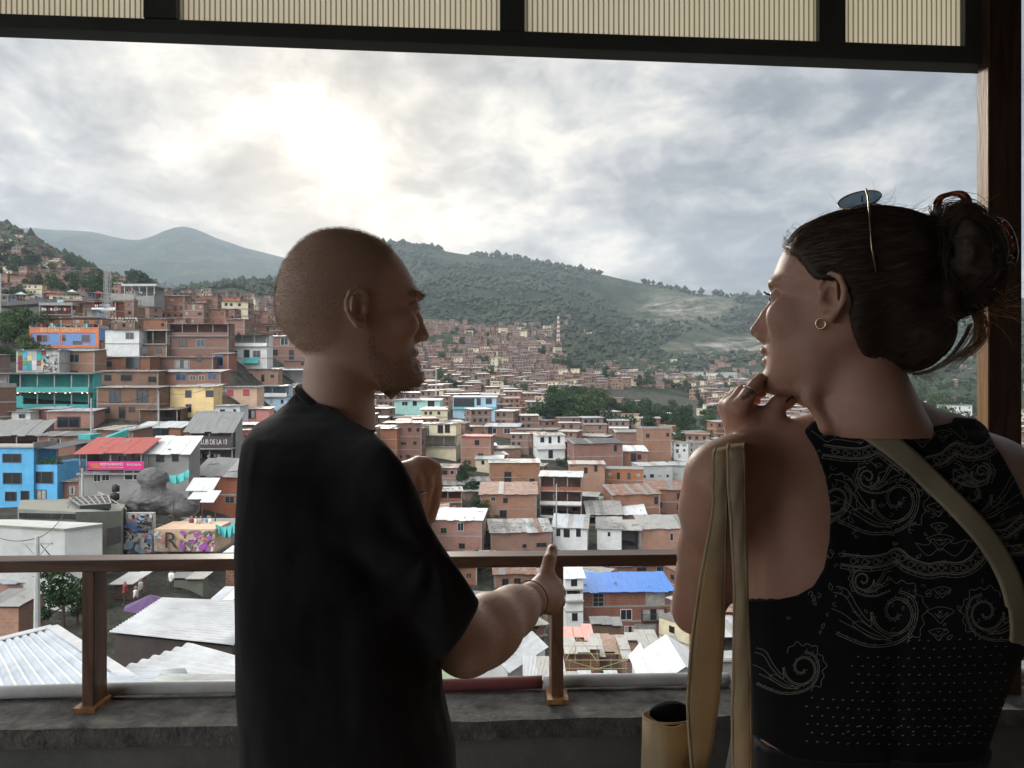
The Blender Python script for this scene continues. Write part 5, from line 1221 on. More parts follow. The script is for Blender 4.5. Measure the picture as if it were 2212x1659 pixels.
def pole(u, vt, vb, Y, r, label, arm=False):
    rt = empty('utility_pole', at(u, vb, Y), label=label, cat='pole'); H = (vb-vt)/F*Y; b = MB(); b.tube([(0, 0, -2), (0, 0, H)], [r*1.3, r*.8], 8); b.build('pole', P['palegrey'], rt)
    if arm: b = MB(); b.box((-.9, -.05, H-.5), (.9, .05, H-.38)); b.bar((-.8, 0, H-.4), (0, 0, H-1.3), .05); b.bar((.8, 0, H-.4), (0, 0, H-1.3), .05); b.build('crossarm', GALV, rt)
    return rt
pole(80, 1158, 1352, 44, .16, 'thick pale concrete utility pole with a crossarm near the left edge', True)
pole(178, 1012, 1112, 92, .16, 'pale concrete pole in front of the restaurant\'s left corner'); pole(197, 860, 945, 118, .12, 'grey pole beside the turquoise ramp'); pole(343, 845, 915, 128, .1, 'grey pole left of the yellow house')
pole(942, 790, 840, 210, .13, 'thin street pole just right of the man\'s nose'); pole(1202, 1045, 1118, 150, .13, 'dark pole before the open brick frame')
pole(1, 590, 668, 230, .2, 'pale pole at the left edge of the viaduct')
vi = empty('viaduct', at(120, 690, 240), label='curved concrete viaduct on round piers crossing the left hillside', cat='viaduct')
b = MB(); pts = [(-60, 662, 225), (20, 660, 232), (90, 655, 240), (150, 652, 250), (200, 652, 262), (245, 656, 275)]
for k in range(len(pts)-1):
    A, B = at(*pts[k])-vi.location, at(*pts[k+1])-vi.location; t2 = Vector((0, 7, 0)); dz = Vector((0, 0, 1.3))
    b.hexa([A, B, B+t2, A+t2, A+dz, B+dz, B+t2+dz, A+t2+dz])
b.build('deck', CONCF, vi)
for (u, v, Y) in ((25, 661, 236), (95, 656, 244), (152, 653, 253), (182, 653, 259)):
    p = at(u, v, Y)-vi.location; b = MB(); b.tube([p+Vector((0, 0, -14)), p+Vector((0, 0, -1.6))], .75, 10); b.hexa([p+Vector(q) for q in ((-1.2, 0, -1.7), (1.2, 0, -1.7), (1.2, 5, -1.7), (-1.2, 5, -1.7), (-2.3, -.5, 0), (2.3, -.5, 0), (2.3, 6, 0), (-2.3, 6, 0))]); b.build('pier', CONCF, vi)
rf = random.Random(8)
for k in range(13):
    u = 8+k*18.5+rf.uniform(-4, 4); Y = 236+k*2.6; vtop = float(np.interp(u, [0, 90, 150, 245], [652, 646, 643, 648]))
    r = empty('market_stall', at(u, vtop, Y), label=None, cat='stall'); w_ = rf.uniform(1.6, 3.2); b = MB()
    for sx in (-1, 1): b.box((sx*w_/2-.05, 0, -.3), (sx*w_/2+.05, .1, 2.2)); b.box((sx*w_/2-.05, 2, -.3), (sx*w_/2+.05, 2.1, 2.4))
    b.build('frame', GALV, r); b = MB()
    if k % 3 == 2: b.add([(-w_*.7, -.4, 2.0), (w_*.7, -.4, 2.0), (w_*.7, 2.4, 2.0), (-w_*.7, 2.4, 2.0), (0, 1, 3.0)], [(0, 1, 4), (1, 2, 4), (2, 3, 4), (3, 0, 4), (0, 3, 2, 1)])
    else: sheets(b, -w_*.7, w_*.7, -.5, 2.6, 2.15, 2.5, n=2)
    cn = ['white', 'green', 'palegrey', 'grey', 'white', 'maroon'][k % 6]; b.build('canopy', P[cn], r); b = MB(); b.box((-w_*.45, .5, -.3), (w_*.45, 1.4, .8)); b.build('counter', P[['olive', 'deepblue', 'maroon'][k % 3]], r)
    r['label'] = ['leftmost stall', 'second stall from the left', 'third stall from the left', 'fourth stall from the left', 'fifth stall from the left', 'sixth stall from the left', 'seventh stall from the left', 'seventh stall from the right', 'sixth stall from the right', 'fifth stall from the right', 'fourth stall from the right', 'third stall from the right', 'rightmost stall but one'][k]+' on the viaduct'; r['group'] = 'street stalls along the viaduct'
pv = empty('pavilion', at(300, 642, 262), label='open pavilion with a broad pale slab roof on the left hill skyline', cat='pavilion'); kk = 262/F
b = MB(); b.box((-38*kk, 0, 24*kk), (38*kk, 9, 29*kk)); b.build('roof', P['palegrey'], pv); b = MB(); b.box((-33*kk, 0, -4), (33*kk, 8, 3*kk)); b.box((-33*kk, 7.5, 3*kk), (33*kk, 7.8, 24*kk)); b.build('base_wall', P['grey'], pv)
b = MB()
for k in range(5): x = -32*kk+k*16*kk; b.box((x-.15, .3, 3*kk), (x+.15, .6, 24*kk))
b.build('column', CONCF, pv)
# black water tanks, nets
def tank(u, vt, vb, Y, label, m=BLK):
    r = empty('water_tank', at(u, vb, Y), label=label, cat='water tank'); H = (vb-vt)/F*Y; b = MB(); b.tube([(0, 0, 0), (0, 0, H*.1), (0, 0, H*.8), (0, 0, H*.95)], [H*.42, H*.48, H*.48, H*.3], 14); b.build('barrel', m, r, True); b = MB(); b.tube([(0, 0, H*.95), (0, 0, H)], H*.2, 12); b.build('lid', m, r)
tank(250, 1046, 1062, 84, 'upper black water tank left of the stone bust'); tank(248, 1063, 1082, 80, 'lower black water tank left of the stone bust')
def net(us_, label, Y, m=P['teal']):
    b = MB(); n = 10; (u0, v0), (u1, v1), hgt = us_; vs = []
    for k in range(n+1):
        f = k/n; sag = 14*math.sin(math.pi*f); p = at(u0+(u1-u0)*f, v0+(v1-v0)*f+sag*.5, Y); q = at(u0+(u1-u0)*f, v0+(v1-v0)*f+sag+hgt*(.5+.5*f), Y-.8+.4*math.sin(k*2.3)); vs += [p, q]
    b.add(vs, [(2*k, 2*k+1, 2*k+3, 2*k+2) for k in range(n)]); o = b.build('shade_net', m, origin=tuple(at(u0, v0, Y))); s = o.modifiers.new('s', 'SOLIDIFY'); s.thickness = .04; return tag(o, label, 'net')
net(((352, 1024), (408, 1014), 16), 'green sagging shade net right of the stone bust', 88); net(((466, 1132), (506, 1130), 22), 'green net hanging beside the man\'s back near the murals', 72)
# turquoise ramp with railings
rp = empty('ramp', at(205, 975, 108), label='turquoise painted ramp and stair landing above the restaurant', cat='ramp'); kk = 108/F; b = MB()
b.hexa([(-10*kk, 0, 0), (0*kk, 0, 0), (42*kk, 4, 30*kk), (32*kk, 4, 30*kk), (-10*kk, 0, 20*kk), (0, 0, 20*kk), (42*kk, 4, 44*kk), (32*kk, 4, 44*kk)]); b.box((-36*kk, 0, 2*kk), (-10*kk, 3, 36*kk)); b.build('parapet', P['teal'], rp); b = MB(); b.box((-38*kk, .3, -5), (40*kk, 5, 2*kk)); b.build('base', P['grey'], rp)
# ---------------------------------------------------------------- people far off (tiny)
def manikin(P_):
    d = sd_ell(P_, (0, 0, 1.62), (.095, .11, .125)); d = smin(d, sd_rcone(P_, (0, 0, 1.30), (0, 0, 1.0), .15, .14), .1); d = smin(d, sd_rcone(P_, (0, 0, 1.5), (0, 0, 1.38), .06, .08), .05)
    for s in (-1, 1):
        d = smin(d, sd_rcone(P_, (.19*s, 0, 1.38), (.25*s, -.02, 1.08), .06, .045), .05); d = smin(d, sd_rcone(P_, (.25*s, -.02, 1.08), (.2*s, -.16, .88), .045, .035), .02)
        d = smin(d, sd_rcone(P_, (.09*s, 0, .95), (.11*s, 0, .5), .10, .065), .05); d = smin(d, sd_rcone(P_, (.11*s, 0, .5), (.12*s, .02, .05), .065, .045), .03); d = smin(d, sd_ell(P_, (.12*s, -.06, .04), (.05, .13, .045)), .03)
    return d
mv, mf = surface_nets(manikin, (-.4, -.3, -.05), (.4, .25, 1.85), .035); mv = relax(mv, mf, 1)
def shirt_(P_):
    d = sd_rcone(P_, (0, 0, 1.32), (0, 0, .95), .18, .17)
    for s in (-1, 1): d = smin(d, sd_rcone(P_, (.19*s, 0, 1.38), (.24*s, -.01, 1.15), .08, .07), .05)
    return d
sv_, sf_ = surface_nets(shirt_, (-.45, -.3, .7), (.45, .3, 1.6), .035)
SKINF = mat('far_skin', (.32, .19, .13), .7)
lowf = mv[mf[:, 0], 2] < .93; pm_ = np_mesh('person', [(mv, mf[~lowf], 0), (mv, mf[lowf], 1)], [SKINF, FRAMED]); sh_ = np_mesh('shirt', [(sv_, sf_, 0)], [P['white']]); PD, SD = pm_.data, sh_.data
bpy.data.objects.remove(pm_); bpy.data.objects.remove(sh_)
SHM = {}
for c_n in ('white', 'maroon', 'deepblue', 'palegrey', 'grey'):
    d_ = SD.copy(); d_.materials.clear(); d_.materials.append(P[c_n]); SHM[c_n] = d_
rf = random.Random(31)
def folk(lst, Y, where, zoff=0):
    for k, (u, v, cn) in enumerate(lst):
        o = bpy.data.objects.new('person', PD); COL.objects.link(o); o.location = at(u, v, Y)+Vector((0, rf.uniform(-.3, .3), 0)); o.rotation_euler.z = rf.uniform(-2, 2)
        s = bpy.data.objects.new('shirt', SHM[cn]); COL.objects.link(s); s.parent = o
        cn2 = {'deepblue': 'dark blue', 'palegrey': 'light grey'}.get(cn, cn); nl = len(lst)
        od = 'leftmost' if k == 0 else ('rightmost' if k == nl-1 else ORD[k].strip()+' from left')
        tag(o, f"tiny person in a {cn2} shirt {where}, {od}", 'person', 'distant people '+where)
folk([(275, 640, 'white'), (284, 640, 'palegrey'), (291, 640, 'white'), (299, 640, 'grey'), (306, 640, 'white'), (334, 640, 'white')], 262.2, 'standing in the hilltop pavilion')
folk([(414, 1152, 'maroon'), (424, 1152, 'white'), (436, 1151, 'palegrey'), (447, 1152, 'deepblue'), (455, 1151, 'white')], 74.2, 'on the lookout terrace')
folk([(259, 1001, 'palegrey'), (272, 1001, 'white'), (286, 1001, 'maroon'), (299, 1001, 'grey')], 96.5, 'on the restaurant terrace')
folk([(424, 1001, 'white'), (434, 1001, 'grey'), (453, 1001, 'white'), (464, 1001, 'palegrey'), (474, 1001, 'white')], HOUSES[[i for i, q in enumerate(HOUSES) if q['o'] == cl_][0]]['Y']+1.2, 'on the lettered bar terrace')
folk([(268, 1308, 'maroon'), (292, 1318, 'white'), (308, 1298, 'grey'), (372, 1280, 'white')], 54, 'in the market street')
b = MB(); pu = at(325, 1305, 50)
n = 8; rad = 1.7; vs = [(0, 0, .75)]+[(rad*math.cos(2*math.pi*k/n), rad*math.sin(2*math.pi*k/n), 0) for k in range(n)]; 
ur_ = empty('market_umbrella', pu-Vector((0, 0, 2.4)), label='purple market umbrella in the street beside the white corrugated roof', cat='umbrella'); b.add([(x, y, z+2.3) for x, y, z in vs], [(0, k+1, (k+1) % n+1) for k in range(n)]); b.build('canopy', paint('purple_cloth', (.12, .07, .16)), ur_); b = MB(); b.tube([(0, 0, 0), (0, 0, 3)], .03, 6); b.build('pole', GALV, ur_)

# overhead cables
CAB = mat('cable', (.02, .02, .02), .7)
def cable(a, b_, sag, label):
    A, B = at(*a), at(*b_); pts = [A.lerp(B, k/14)-Vector((0, 0, sag*4*(k/14)*(1-k/14))) for k in range(15)]
    m_ = MB(); m_.tube([tuple(p-A) for p in pts], .022+.0001*A.y, 4); o = m_.build('overhead_cable', CAB); o.location = A; tag(o, label, 'cable')
cable((80, 1162, 44), (-60, 1120, 60), .8, 'black cable from the concrete pole\'s crossarm to the left edge')
cable((80, 1164, 44), (178, 1014, 92), 1.5, 'long black cable from the near concrete pole up to the restaurant pole')
cable((178, 1014, 92), (343, 848, 128), 2, 'drooping cable from the restaurant pole to the pole by the yellow house')
cable((197, 864, 118), (343, 846, 128), 1, 'cable between the two grey poles beside the yellow house')
cable((343, 846, 128), (470, 830, 125), 1, 'cable from the pole by the yellow house to the peach house')
cable((80, 1166, 44), (240, 1262, 58), 1.0, 'cable from the near concrete pole down to the market stall')
cable((1202, 1047, 150), (1100, 1010, 165), 1.5, 'cable running left from the dark pole at the open brick frame')
cable((1202, 1047, 150), (1310, 1075, 150), 1.5, 'cable running right from the dark pole at the open brick frame')
# ---------------------------------------------------------------- trees
def leafmat(n, c): return mat(n, c, .75, .45, .5, 3, .1, .02, objvar=.45, trans=.25)
LEAF = [leafmat('foliage_dark', (.030, .058, .020)), leafmat('foliage_mid', (.052, .092, .028)), leafmat('foliage_light', (.095, .14, .04))]
BARK = mat('bark', (.10, .075, .055), .95)
def tree_meshes(seed, H=8, Wd=6, n=1500, ls=.38, form='round'):
    r = np.random.default_rng(seed); nb = 9
    cen = r.normal(0, 1, (nb, 3))*np.array([Wd*.24, Wd*.24, H*.15])+np.array([0, 0, H*.66]); rad = r.uniform(.16, .30, nb)*Wd
    if form == 'column': cen = np.stack([r.normal(0, .3, nb), r.normal(0, .3, nb), np.linspace(H*.2, H*.95, nb)], 1); rad = np.linspace(Wd*.42, Wd*.15, nb)
    k = r.integers(0, nb, n); d = r.normal(0, 1, (n, 3)); d /= np.linalg.norm(d, axis=1)[:, None]
    p = cen[k]+d*(rad[k]*r.uniform(.55, 1.08, n))[:, None]*np.array([1, 1, .8])
    a = r.normal(0, 1, (n, 3)); a /= np.linalg.norm(a, axis=1)[:, None]; b_ = np.cross(a, r.normal(0, 1, (n, 3))); b_ /= np.linalg.norm(b_, axis=1)[:, None]
    s = (ls*r.uniform(.5, 1.2, n))[:, None]
    v = np.concatenate([p-a*s, p+b_*s*.6, p+a*s, p-b_*s*.6], 1).reshape(-1, 3); f = np.arange(4*n).reshape(-1, 4)
    t_ = MB(); t_.tube([(0, 0, -1), (.1, 0, H*.3), (0, .1, H*.6)], [H*.035, H*.026, H*.012], 7)
    for c in cen[:6]: t_.tube([(0, 0, H*.33), tuple((c+np.array([0, 0, H*.33]))/2+np.array([0, 0, -.3])), tuple(c)], [H*.015, H*.01, .03], 5)
    return v, f, t_
TREEP = []
for s, (H, Wd, n, ls, fm, li) in enumerate(((8, 8, 1700, .42, 'round', 0), (9, 7, 1500, .42, 'round', 1), (6, 7, 1400, .36, 'round', 1), (11, 7, 1500, .42, 'round', 0), (5, 5, 1000, .32, 'round', 2), (12, 4, 1100, .4, 'column', 0), (4, 6, 1200, .3, 'round', 2))):
    v, f, tb_ = tree_meshes(s+3, H, Wd, n, ls, fm); c = np_mesh('crown', [(v, f, 0)], LEAF[li], smooth=False); k = tb_.build('trunk', BARK); TREEP.append((c.data, k.data)); bpy.data.objects.remove(c); bpy.data.objects.remove(k)
def plant_tree(u, Y, kind, sc, label, group, v=None):
    x = (u-CX)/F*Y; z = float(ground_z(x, Y)) if v is None else at(u, v, Y).z; r = empty('tree', (x, Y, z-.3), rf.uniform(0, 6), label=label, cat='tree', group=group); r.scale = (sc, sc, sc*rf.uniform(.85, 1.15))
    for nm, d_ in zip(('crown', 'trunk'), TREEP[kind]): o = bpy.data.objects.new(nm, d_); COL.objects.link(o); o.parent = r
    return r
rf = random.Random(12)
plant_tree(138, 47, 3, .34, 'feathery dark tree below the handrail between the left pole and post', None, 1345); plant_tree(168, 50, 1, .30, 'smaller bush like tree touching the left railing post', None, 1340)
belt = []
for k in range(58):
    u = rf.uniform(1190, 1540); Y = rf.uniform(265, 400); v = float(ground_v(u, Y))
    top = np.interp(u, [1190, 1260, 1380, 1540], [858, 850, 852, 905])
    if v-34 < top-14 or v > 965: continue
    belt.append((u, Y))
for u, Y in belt: plant_tree(u, Y, rf.choice([0, 0, 1, 3, 2]), rf.uniform(.9, 1.5), 'leafy tree in the dense dark green tree belt across the middle of the town', 'trees of the green belt')
for k in range(26): plant_tree(rf.uniform(1445, 1600), rf.uniform(262, 330), rf.choice([4, 6, 2]), rf.uniform(.8, 1.3), 'low bright green bush in the patch above the white modern block', 'bright bushes above the modern block')
for k in range(22): plant_tree(rf.uniform(1930, 2120), rf.uniform(300, 700), rf.choice([0, 1, 2]), rf.uniform(1.2, 2.2), 'leafy tree on the slope between the woman\'s neck and the corner post', 'trees right of the woman\'s neck')
for k in range(60):
    u = rf.uniform(-10, 330); Y = rf.uniform(290, 620); plant_tree(u, Y, rf.choice([0, 1, 2, 3]), rf.uniform(.8, 1.5), 'dark tree between the houses of the upper left hillside', 'trees of the upper left hillside')
for k in range(30): plant_tree(rf.uniform(-20, 64), rf.uniform(165, 215), rf.choice([2, 4, 6, 1]), rf.uniform(.5, .9), 'bush on the steep green bank left of the blue bar', 'bushes on the green bank')
for (u, v) in ((1035, 1090), (1020, 1075), (1030, 1120), (1060, 1135), (1000, 1050), (1006, 1030), (1046, 1170), (1042, 1150), (1215, 1005), (1110, 1115), (1075, 1118), (1295, 1030), (855, 860), (880, 868), (840, 850), (1010, 905), (1030, 1248), (1075, 1230), (1145, 1215), (1300, 880), (1100, 1430), (1120, 1400), (1050, 1465)):
    Y = solveY(u, v); plant_tree(u, Y-1, rf.choice([1, 0, 2]), .55, 'small dark bushy tree in a gap between brick houses of the middle town', 'bushy trees in the gaps of the middle town')
for k in range(46):
    u = rf.uniform(900, 1650); Y = rf.uniform(380, 800); plant_tree(u, Y, rf.choice([0, 1, 3]), rf.uniform(.8, 1.3), 'far tree among the tiny houses of the valley settlement', 'trees among the far houses')
# far woods: the clumps on the mountains read as one mass
r = np.random.default_rng(4); n = 60000
uu = r.uniform(-150, 2300, n); YY = np.exp(r.uniform(np.log(620), np.log(4000), n)); xx = (uu-CX)/F*YY
nz = vnoise(np.stack([xx, YY, np.zeros(n)], 1), 1/170., 6, 4); keep = nz > np.where(YY > 1250, -.07, .04)
vv = ground_v(uu, YY)
knoll = (np.hypot((uu-1420)/130, (vv-770)/55) < 1)|(np.hypot((uu-1290)/70, (vv-765)/50) < 1); keep |= (knoll & (r.random(n) < .9))
keep &= ~((np.hypot((uu-1480)/110, (vv-675)/38) < 1)|(np.hypot((uu-1600)/180, (vv-755)/22) < 1)); keep &= ~((YY < 1100) & (uu > 900) & (uu < 1200) & (r.random(n) < .8)); keep &= ~((YY < 780) & (uu > 330) & (uu < 1900) & ~knoll & (r.random(n) < .7))
keep |= (np.abs(YY-2100) < 50) & (uu > 1020) & (uu < 1720) & (vnoise(np.stack([xx, YY*0, xx*0], 1), 1/60., 2, 2) > -.1)
keep &= (YY < 2500)
uu, YY, xx = uu[keep], YY[keep], xx[keep]; zz_ = ground_z(xx, YY); n = len(uu); print('WOOD', n)
ico = np.array([(0, 0, 1.1), (.9, 0, .35), (.28, .85, .3), (-.73, .53, .4), (-.73, -.53, .3), (.28, -.85, .38), (0, 0, -.6)]); icf = [(0, 1, 2), (0, 2, 3), (0, 3, 4), (0, 4, 5), (0, 5, 1), (6, 2, 1), (6, 3, 2), (6, 4, 3), (6, 5, 4), (6, 1, 5)]
s = r.uniform(1.6, 4.0, n)*(1+YY/2600.); ridge = (np.abs(YY-2100) < 50); s = np.where(ridge, s*1.25, s); s = np.where(YY > 2500, s*.55, s)*r.choice([.6, .8, 1, 1, 1.5], n)
Vw = (ico[None]*r.uniform(.65, 1.35, (n, 7, 1))*s[:, None, None]*np.array([1, 1, 1.05])+np.stack([xx, YY, zz_+s*.4], 1)[:, None, :]).reshape(-1, 3)
Fw = (np.arange(n)[:, None, None]*7+np.array(icf)[None]).reshape(-1, 3)
me = bpy.data.meshes.new('woodland'); me.from_pydata(Vw.tolist(), [], Fw.tolist()); WM = mat('woodland_leaves', (.034, .046, .022), .9, .5, .02, .3, .3, .5); me.materials.append(WM)
o = bpy.data.objects.new('woodland', me); COL.objects.link(o); tag(o, 'scattered woods covering the far mountain slopes and ridges', 'woodland', kind='stuff')
# ---------------------------------------------------------------- people
def wp(u, v, Y): return np.array(at(u, v, Y))
def px(r, Y): return r*Y/F
def chain(P_, pts, k=.01, d=None):
    """pts: (u, v, Y, radius in metres)"""
    for a, b in zip(pts[:-1], pts[1:]):
        e = sd_rcone(P_, wp(*a[:3]), wp(*b[:3]), a[3], b[3]); d = e if d is None else smin(d, e, k)
    return d
def uvof(P_): return CX+P_[:, 0]/P_[:, 1]*F, CY-(P_[:, 2]-CH)/P_[:, 1]*F
def cut(d, P_, poly, k=.01):
    u, v = uvof(P_); return smax(d, sd_poly2(u, v, poly)*P_[:, 1]/F, k)
def slicer(tab, Yh, vtop=None, p=2.3, cf=.46):
    T = np.array(tab, float); v0 = T[0, 0]-.01; S = np.sqrt(T[:, 0]-v0)
    def fn(P_):
        uu = CX+P_[:, 0]/Yh*F; vv = CY-(P_[:, 2]-CH)/Yh*F; s = np.sqrt(np.clip(vv-v0, 0, T[-1, 0]-v0))
        f = np.interp(s, S, T[:, 1]); b = np.interp(s, S, T[:, 2]); w_ = np.interp(s, S, T[:, 3])
        yc = np.interp(s, S, T[:, 4]) if T.shape[1] > 4 else Yh
        xc = b+cf*(f-b); dx = (uu-xc)*Yh/F; sg = np.sign(f-b); sg = np.where(sg == 0, 1, sg)
        a = np.where(dx*sg > 0, np.abs(f-xc), np.abs(xc-b))*Yh/F
        a = np.maximum(a, .002); w_ = np.maximum(w_, .002)
        q = (np.abs(dx/a)**p+np.abs((P_[:, 1]-yc)/w_)**p)**(1/p)
        d = (q-1)*np.minimum(a, w_)
        dv = np.maximum(np.maximum(v0-vv, vv-T[-1, 0]), 0)*Yh/F
        return np.maximum(d, -.2)+dv
    return fn
def ear(P_, cu, cv, Yh, w_, H, W, fs):
    c = wp(cu, cv, Yh); y0 = Yh-w_; 
    def q(f, z, out=0.): return np.array([c[0]+fs*f*W, y0-.003-out, c[2]+z*H])
    pts = [q(.18, -.02, .001), q(.42, .22, .002), q(.30, .42, .004), q(0, .50, .007), q(-.34, .40, .011), q(-.50, .15, .013), q(-.46, -.08, .012), q(-.28, -.27, .009), q(-.02, -.44, .005), q(.22, -.42, .002), q(.30, -.28, .0)]
    d = sd_ell(P_, q(-.02, .02, .0), (W*.46, .0065, H*.42))
    rr = [.0028, .003, .0032, .0034, .0036, .0036, .0034, .0036, .0052, .0045, .003]
    for i in range(len(pts)-1): d = smin(d, sd_rcone(P_, pts[i], pts[i+1], rr[i], rr[i+1]), .0025)
    d = smax(d, -sd_ell(P_, q(.02, .02, .009), (W*.27, .008, H*.22)), .002)
    d = smin(d, sd_rcone(P_, q(-.2, .30, .006), q(-.22, -.1, .008), .0022, .0022), .002)
    d = smin(d, sd_ell(P_, q(.36, -.04, .003), (.004, .004, .006)), .002)
    return d

def skinmat(name, col, haircol=(.20, .12, .07), ruddy=(.42, .16, .11)):
    m = bpy.data.materials.new(name); t = nt(m); tc = N(t, 'ShaderNodeTexCoord').outputs['Object']
    n1 = noisetex(t, tc, 22, 6, .6); n2 = noisetex(t, tc, 420, 3, .6); n3 = noisetex(t, tc, 9, 3, .5)
    c = mixc(t, ramp(t, n1, [(0.35, (0, 0, 0)), (0.7, (.5, .5, .5))]), col, ruddy)
    c = mixc(t, mth(t, 'MULTIPLY', n2, .30), c, tuple(x*.62 for x in col))
    a = N(t, 'ShaderNodeAttribute'); a.attribute_name = 'hair'; hs = noisetex(t, tc, 900, 2, .7)
    c = mixc(t, mth(t, 'MULTIPLY', a.outputs['Fac'], mth(t, 'MULTIPLY_ADD', hs, .9, .35), clamp=True), c, haircol)
    a2 = N(t, 'ShaderNodeAttribute'); a2.attribute_name = 'ink'
    c = mixc(t, mth(t, 'MULTIPLY', a2.outputs['Fac'], .8), c, (.02, .03, .03))
    bmp = mth(t, 'ADD', n2, mth(t, 'MULTIPLY', noisetex(t, tc, 150, 4, .6), .8))
    b = finish(t, c, .52, bmp, .28, .0012, spec=.35)
    b.inputs['Subsurface Weight'].default_value = .12; b.inputs['Subsurface Radius'].default_value = (.012, .004, .002); b.inputs['Subsurface Scale'].default_value = 1.0
    return m
def smooth01(x, a, b): t_ = np.clip((x-a)/(b-a), 0, 1); return t_*t_*(3-2*t_)
def strands(name, lines, r, mats, parent, origin, n=3, mi=None):
    b = MB()
    for i, l in enumerate(lines):
        L_ = len(l); rad = [r*(1-.75*(k/(L_-1))**2) for k in range(L_)]
        b.tube(l, rad, n, mi[i] if mi else 0, cap=False)
    return b.build(name, mats, parent, True, origin=origin)
def bvh_of(v, f): return BVHTree.FromPolygons([Vector(p) for p in v], [tuple(int(i) for i in q) for q in f])

def warpv(V, u0, Y0, v0=900., v1=960.):
    """turn a head modelled in flat profile so its mid plane faces square to the line of sight"""
    V = np.asarray(V, float); k0 = (u0-CX)/F; th = math.atan(k0); c, s_ = math.cos(th), math.sin(th); x0 = k0*Y0
    k = V[:, 0]/Y0; vv = CY-(V[:, 2]-CH)/Y0*F; t_ = V[:, 1]-Y0
    s = (k*Y0-x0)/(c+k*s_); Ys = Y0-s*s_
    W_ = np.stack([x0+s*c+t_*s_, Ys+t_*c, CH+(V[:, 2]-CH)/Y0*Ys], 1)
    f = 1-smooth01(vv, v0, v1)[:, None]
    return V+(W_-V)*f
def warpobj(o, org, u0, Y0):
    me = o.data; n = len(me.vertices); a = np.empty(n*3); me.vertices.foreach_get('co', a); a = a.reshape(-1, 3)+np.array(org)
    a = warpv(a, u0, Y0)-np.array(org); me.vertices.foreach_set('co', a.ravel()); me.update()
def since(names): return [o for o in bpy.data.objects if o.type == 'MESH' and o.name not in names]
# ======== the man ========
YM = 1.10
man = empty('person', wp(735, 830, YM)*np.array([1, 1, 0]), label='man with shaved head and black t-shirt looking right, pointing with his raised index finger', cat='person')
MO = tuple(man.location)
MT = [(497, 728, 728, .0), (500, 756, 700, .026), (505, 780, 683, .038), (511, 797, 671, .047), (521, 820, 656, .056), (535, 841, 640, .064), (551, 856, 627, .069), (568, 870, 616, .073), (586, 881, 608, .076), (602, 889, 603, .078), (618, 897, 599, .078),
      (632, 904, 596, .078), (642, 909, 595, .077), (650, 907, 595, .077), (657, 898, 595, .076), (665, 893, 596, .075), (678, 893, 597, .0735), (697, 893, 603, .072), (721, 894, 619, .069), (746, 895, 640, .065), (770, 895, 690, .060), (785, 896, 720, .056), (800, 903, 745, .052), (812, 909, 765, .048), (824, 909, 790, .043), (834, 902, 805, .037), (841, 884, 815, .028), (845, 866, 825, .014)]
mhead = slicer(MT, YM)
def man_head(P_):
    d = mhead(P_)
    d = smin(d, chain(P_, [(737, 735, YM, px(66, YM)), (735, 800, YM, px(76, YM)), (724, 900, YM, px(82, YM)), (720, 960, YM, px(90, YM))]), .02)
    for s in (-1, 1):
        d = smin(d, sd_ell(P_, wp(890, 643, YM)+np.array([0, s*.024, 0]), (.012, .022, .007)), .008)          # brow
        d = smin(d, sd_ell(P_, wp(868, 706, YM)+np.array([0, s*.044, 0]), (.020, .014, .016)), .02)          # cheekbone
        d = smax(d, -sd_ell(P_, wp(903, 665, YM)+np.array([0, s*.032, 0]), (.016, .017, .0105)), .007)
        d = smin(d, sd_ell(P_, wp(884, 667, YM)+np.array([0, s*.031, 0]), (.0125, .0135, .0095)), .003)
    d = smin(d, chain(P_, [(890, 662, YM, .007), (901, 690, YM, .0075), (914, 724, YM, .0080)], .005), .008)
    d = smin(d, sd_rcone(P_, wp(888, 680, YM), wp(896, 726, YM), .008, .011), .006)
    d = smin(d, sd_ell(P_, wp(917, 727, YM), (.0062, .0085, .006)), .004)
    for s in (-1, 1):
        d = smin(d, sd_ell(P_, wp(904, 731, YM)+np.array([0, s*.011, 0]), (.009, .0062, .0062)), .004)
        d = smax(d, -sd_ell(P_, wp(909, 739, YM)+np.array([0, s*.007, 0]), (.005, .0032, .003)), .002)
    d = smin(d, sd_ell(P_, wp(894, 764, YM), (.0075, .021, .0048)), .004); d = smax(d, -sd_ell(P_, wp(903, 772, YM), (.006, .022, .0012)), .002)
    d = smin(d, sd_ell(P_, wp(893, 781, YM), (.0085, .019, .0055)), .004)
    d = smin(d, sd_ell(P_, wp(893, 813, YM), (.0125, .020, .012)), .010)
    for yy in (1,): d = smin(d, ear(P_, 770, 677, YM, .0745, .052, .031, 1), .004)
    Q = P_.copy(); Q[:, 1] = 2*YM-Q[:, 1]; d = smin(d, ear(Q, 770, 677, YM, .0745, .052, .031, 1), .004)
    return d
o_ = wp(735, 690, YM)
hv, hf = surface_nets(man_head, o_+np.array([-.115, -.11, -.20]), o_+np.array([.14, .11, .145]), .0024); hv = relax(hv, hf, 2)
u, v = uvof(np.stack([hv[:, 0], np.full(len(hv), YM), hv[:, 2]], 1))
capm = sd_poly2(u, v, [(560, 450), (800, 490), (838, 528), (850, 548), (838, 575), (822, 590), (812, 630), (806, 660), (800, 712), (788, 716), (780, 640), (752, 640), (742, 690), (735, 735), (700, 765), (640, 770), (560, 760)])
beard = sd_poly2(u, v, [(786, 700), (803, 700), (815, 760), (850, 775), (880, 750), (900, 744), (915, 790), (930, 830), (900, 860), (830, 858), (800, 815), (785, 770)])
lips = np.hypot((u-897)/9, (v-773)/12) < 1
HVL = hv; hv = warpv(hv, 735, YM, 820, 900)
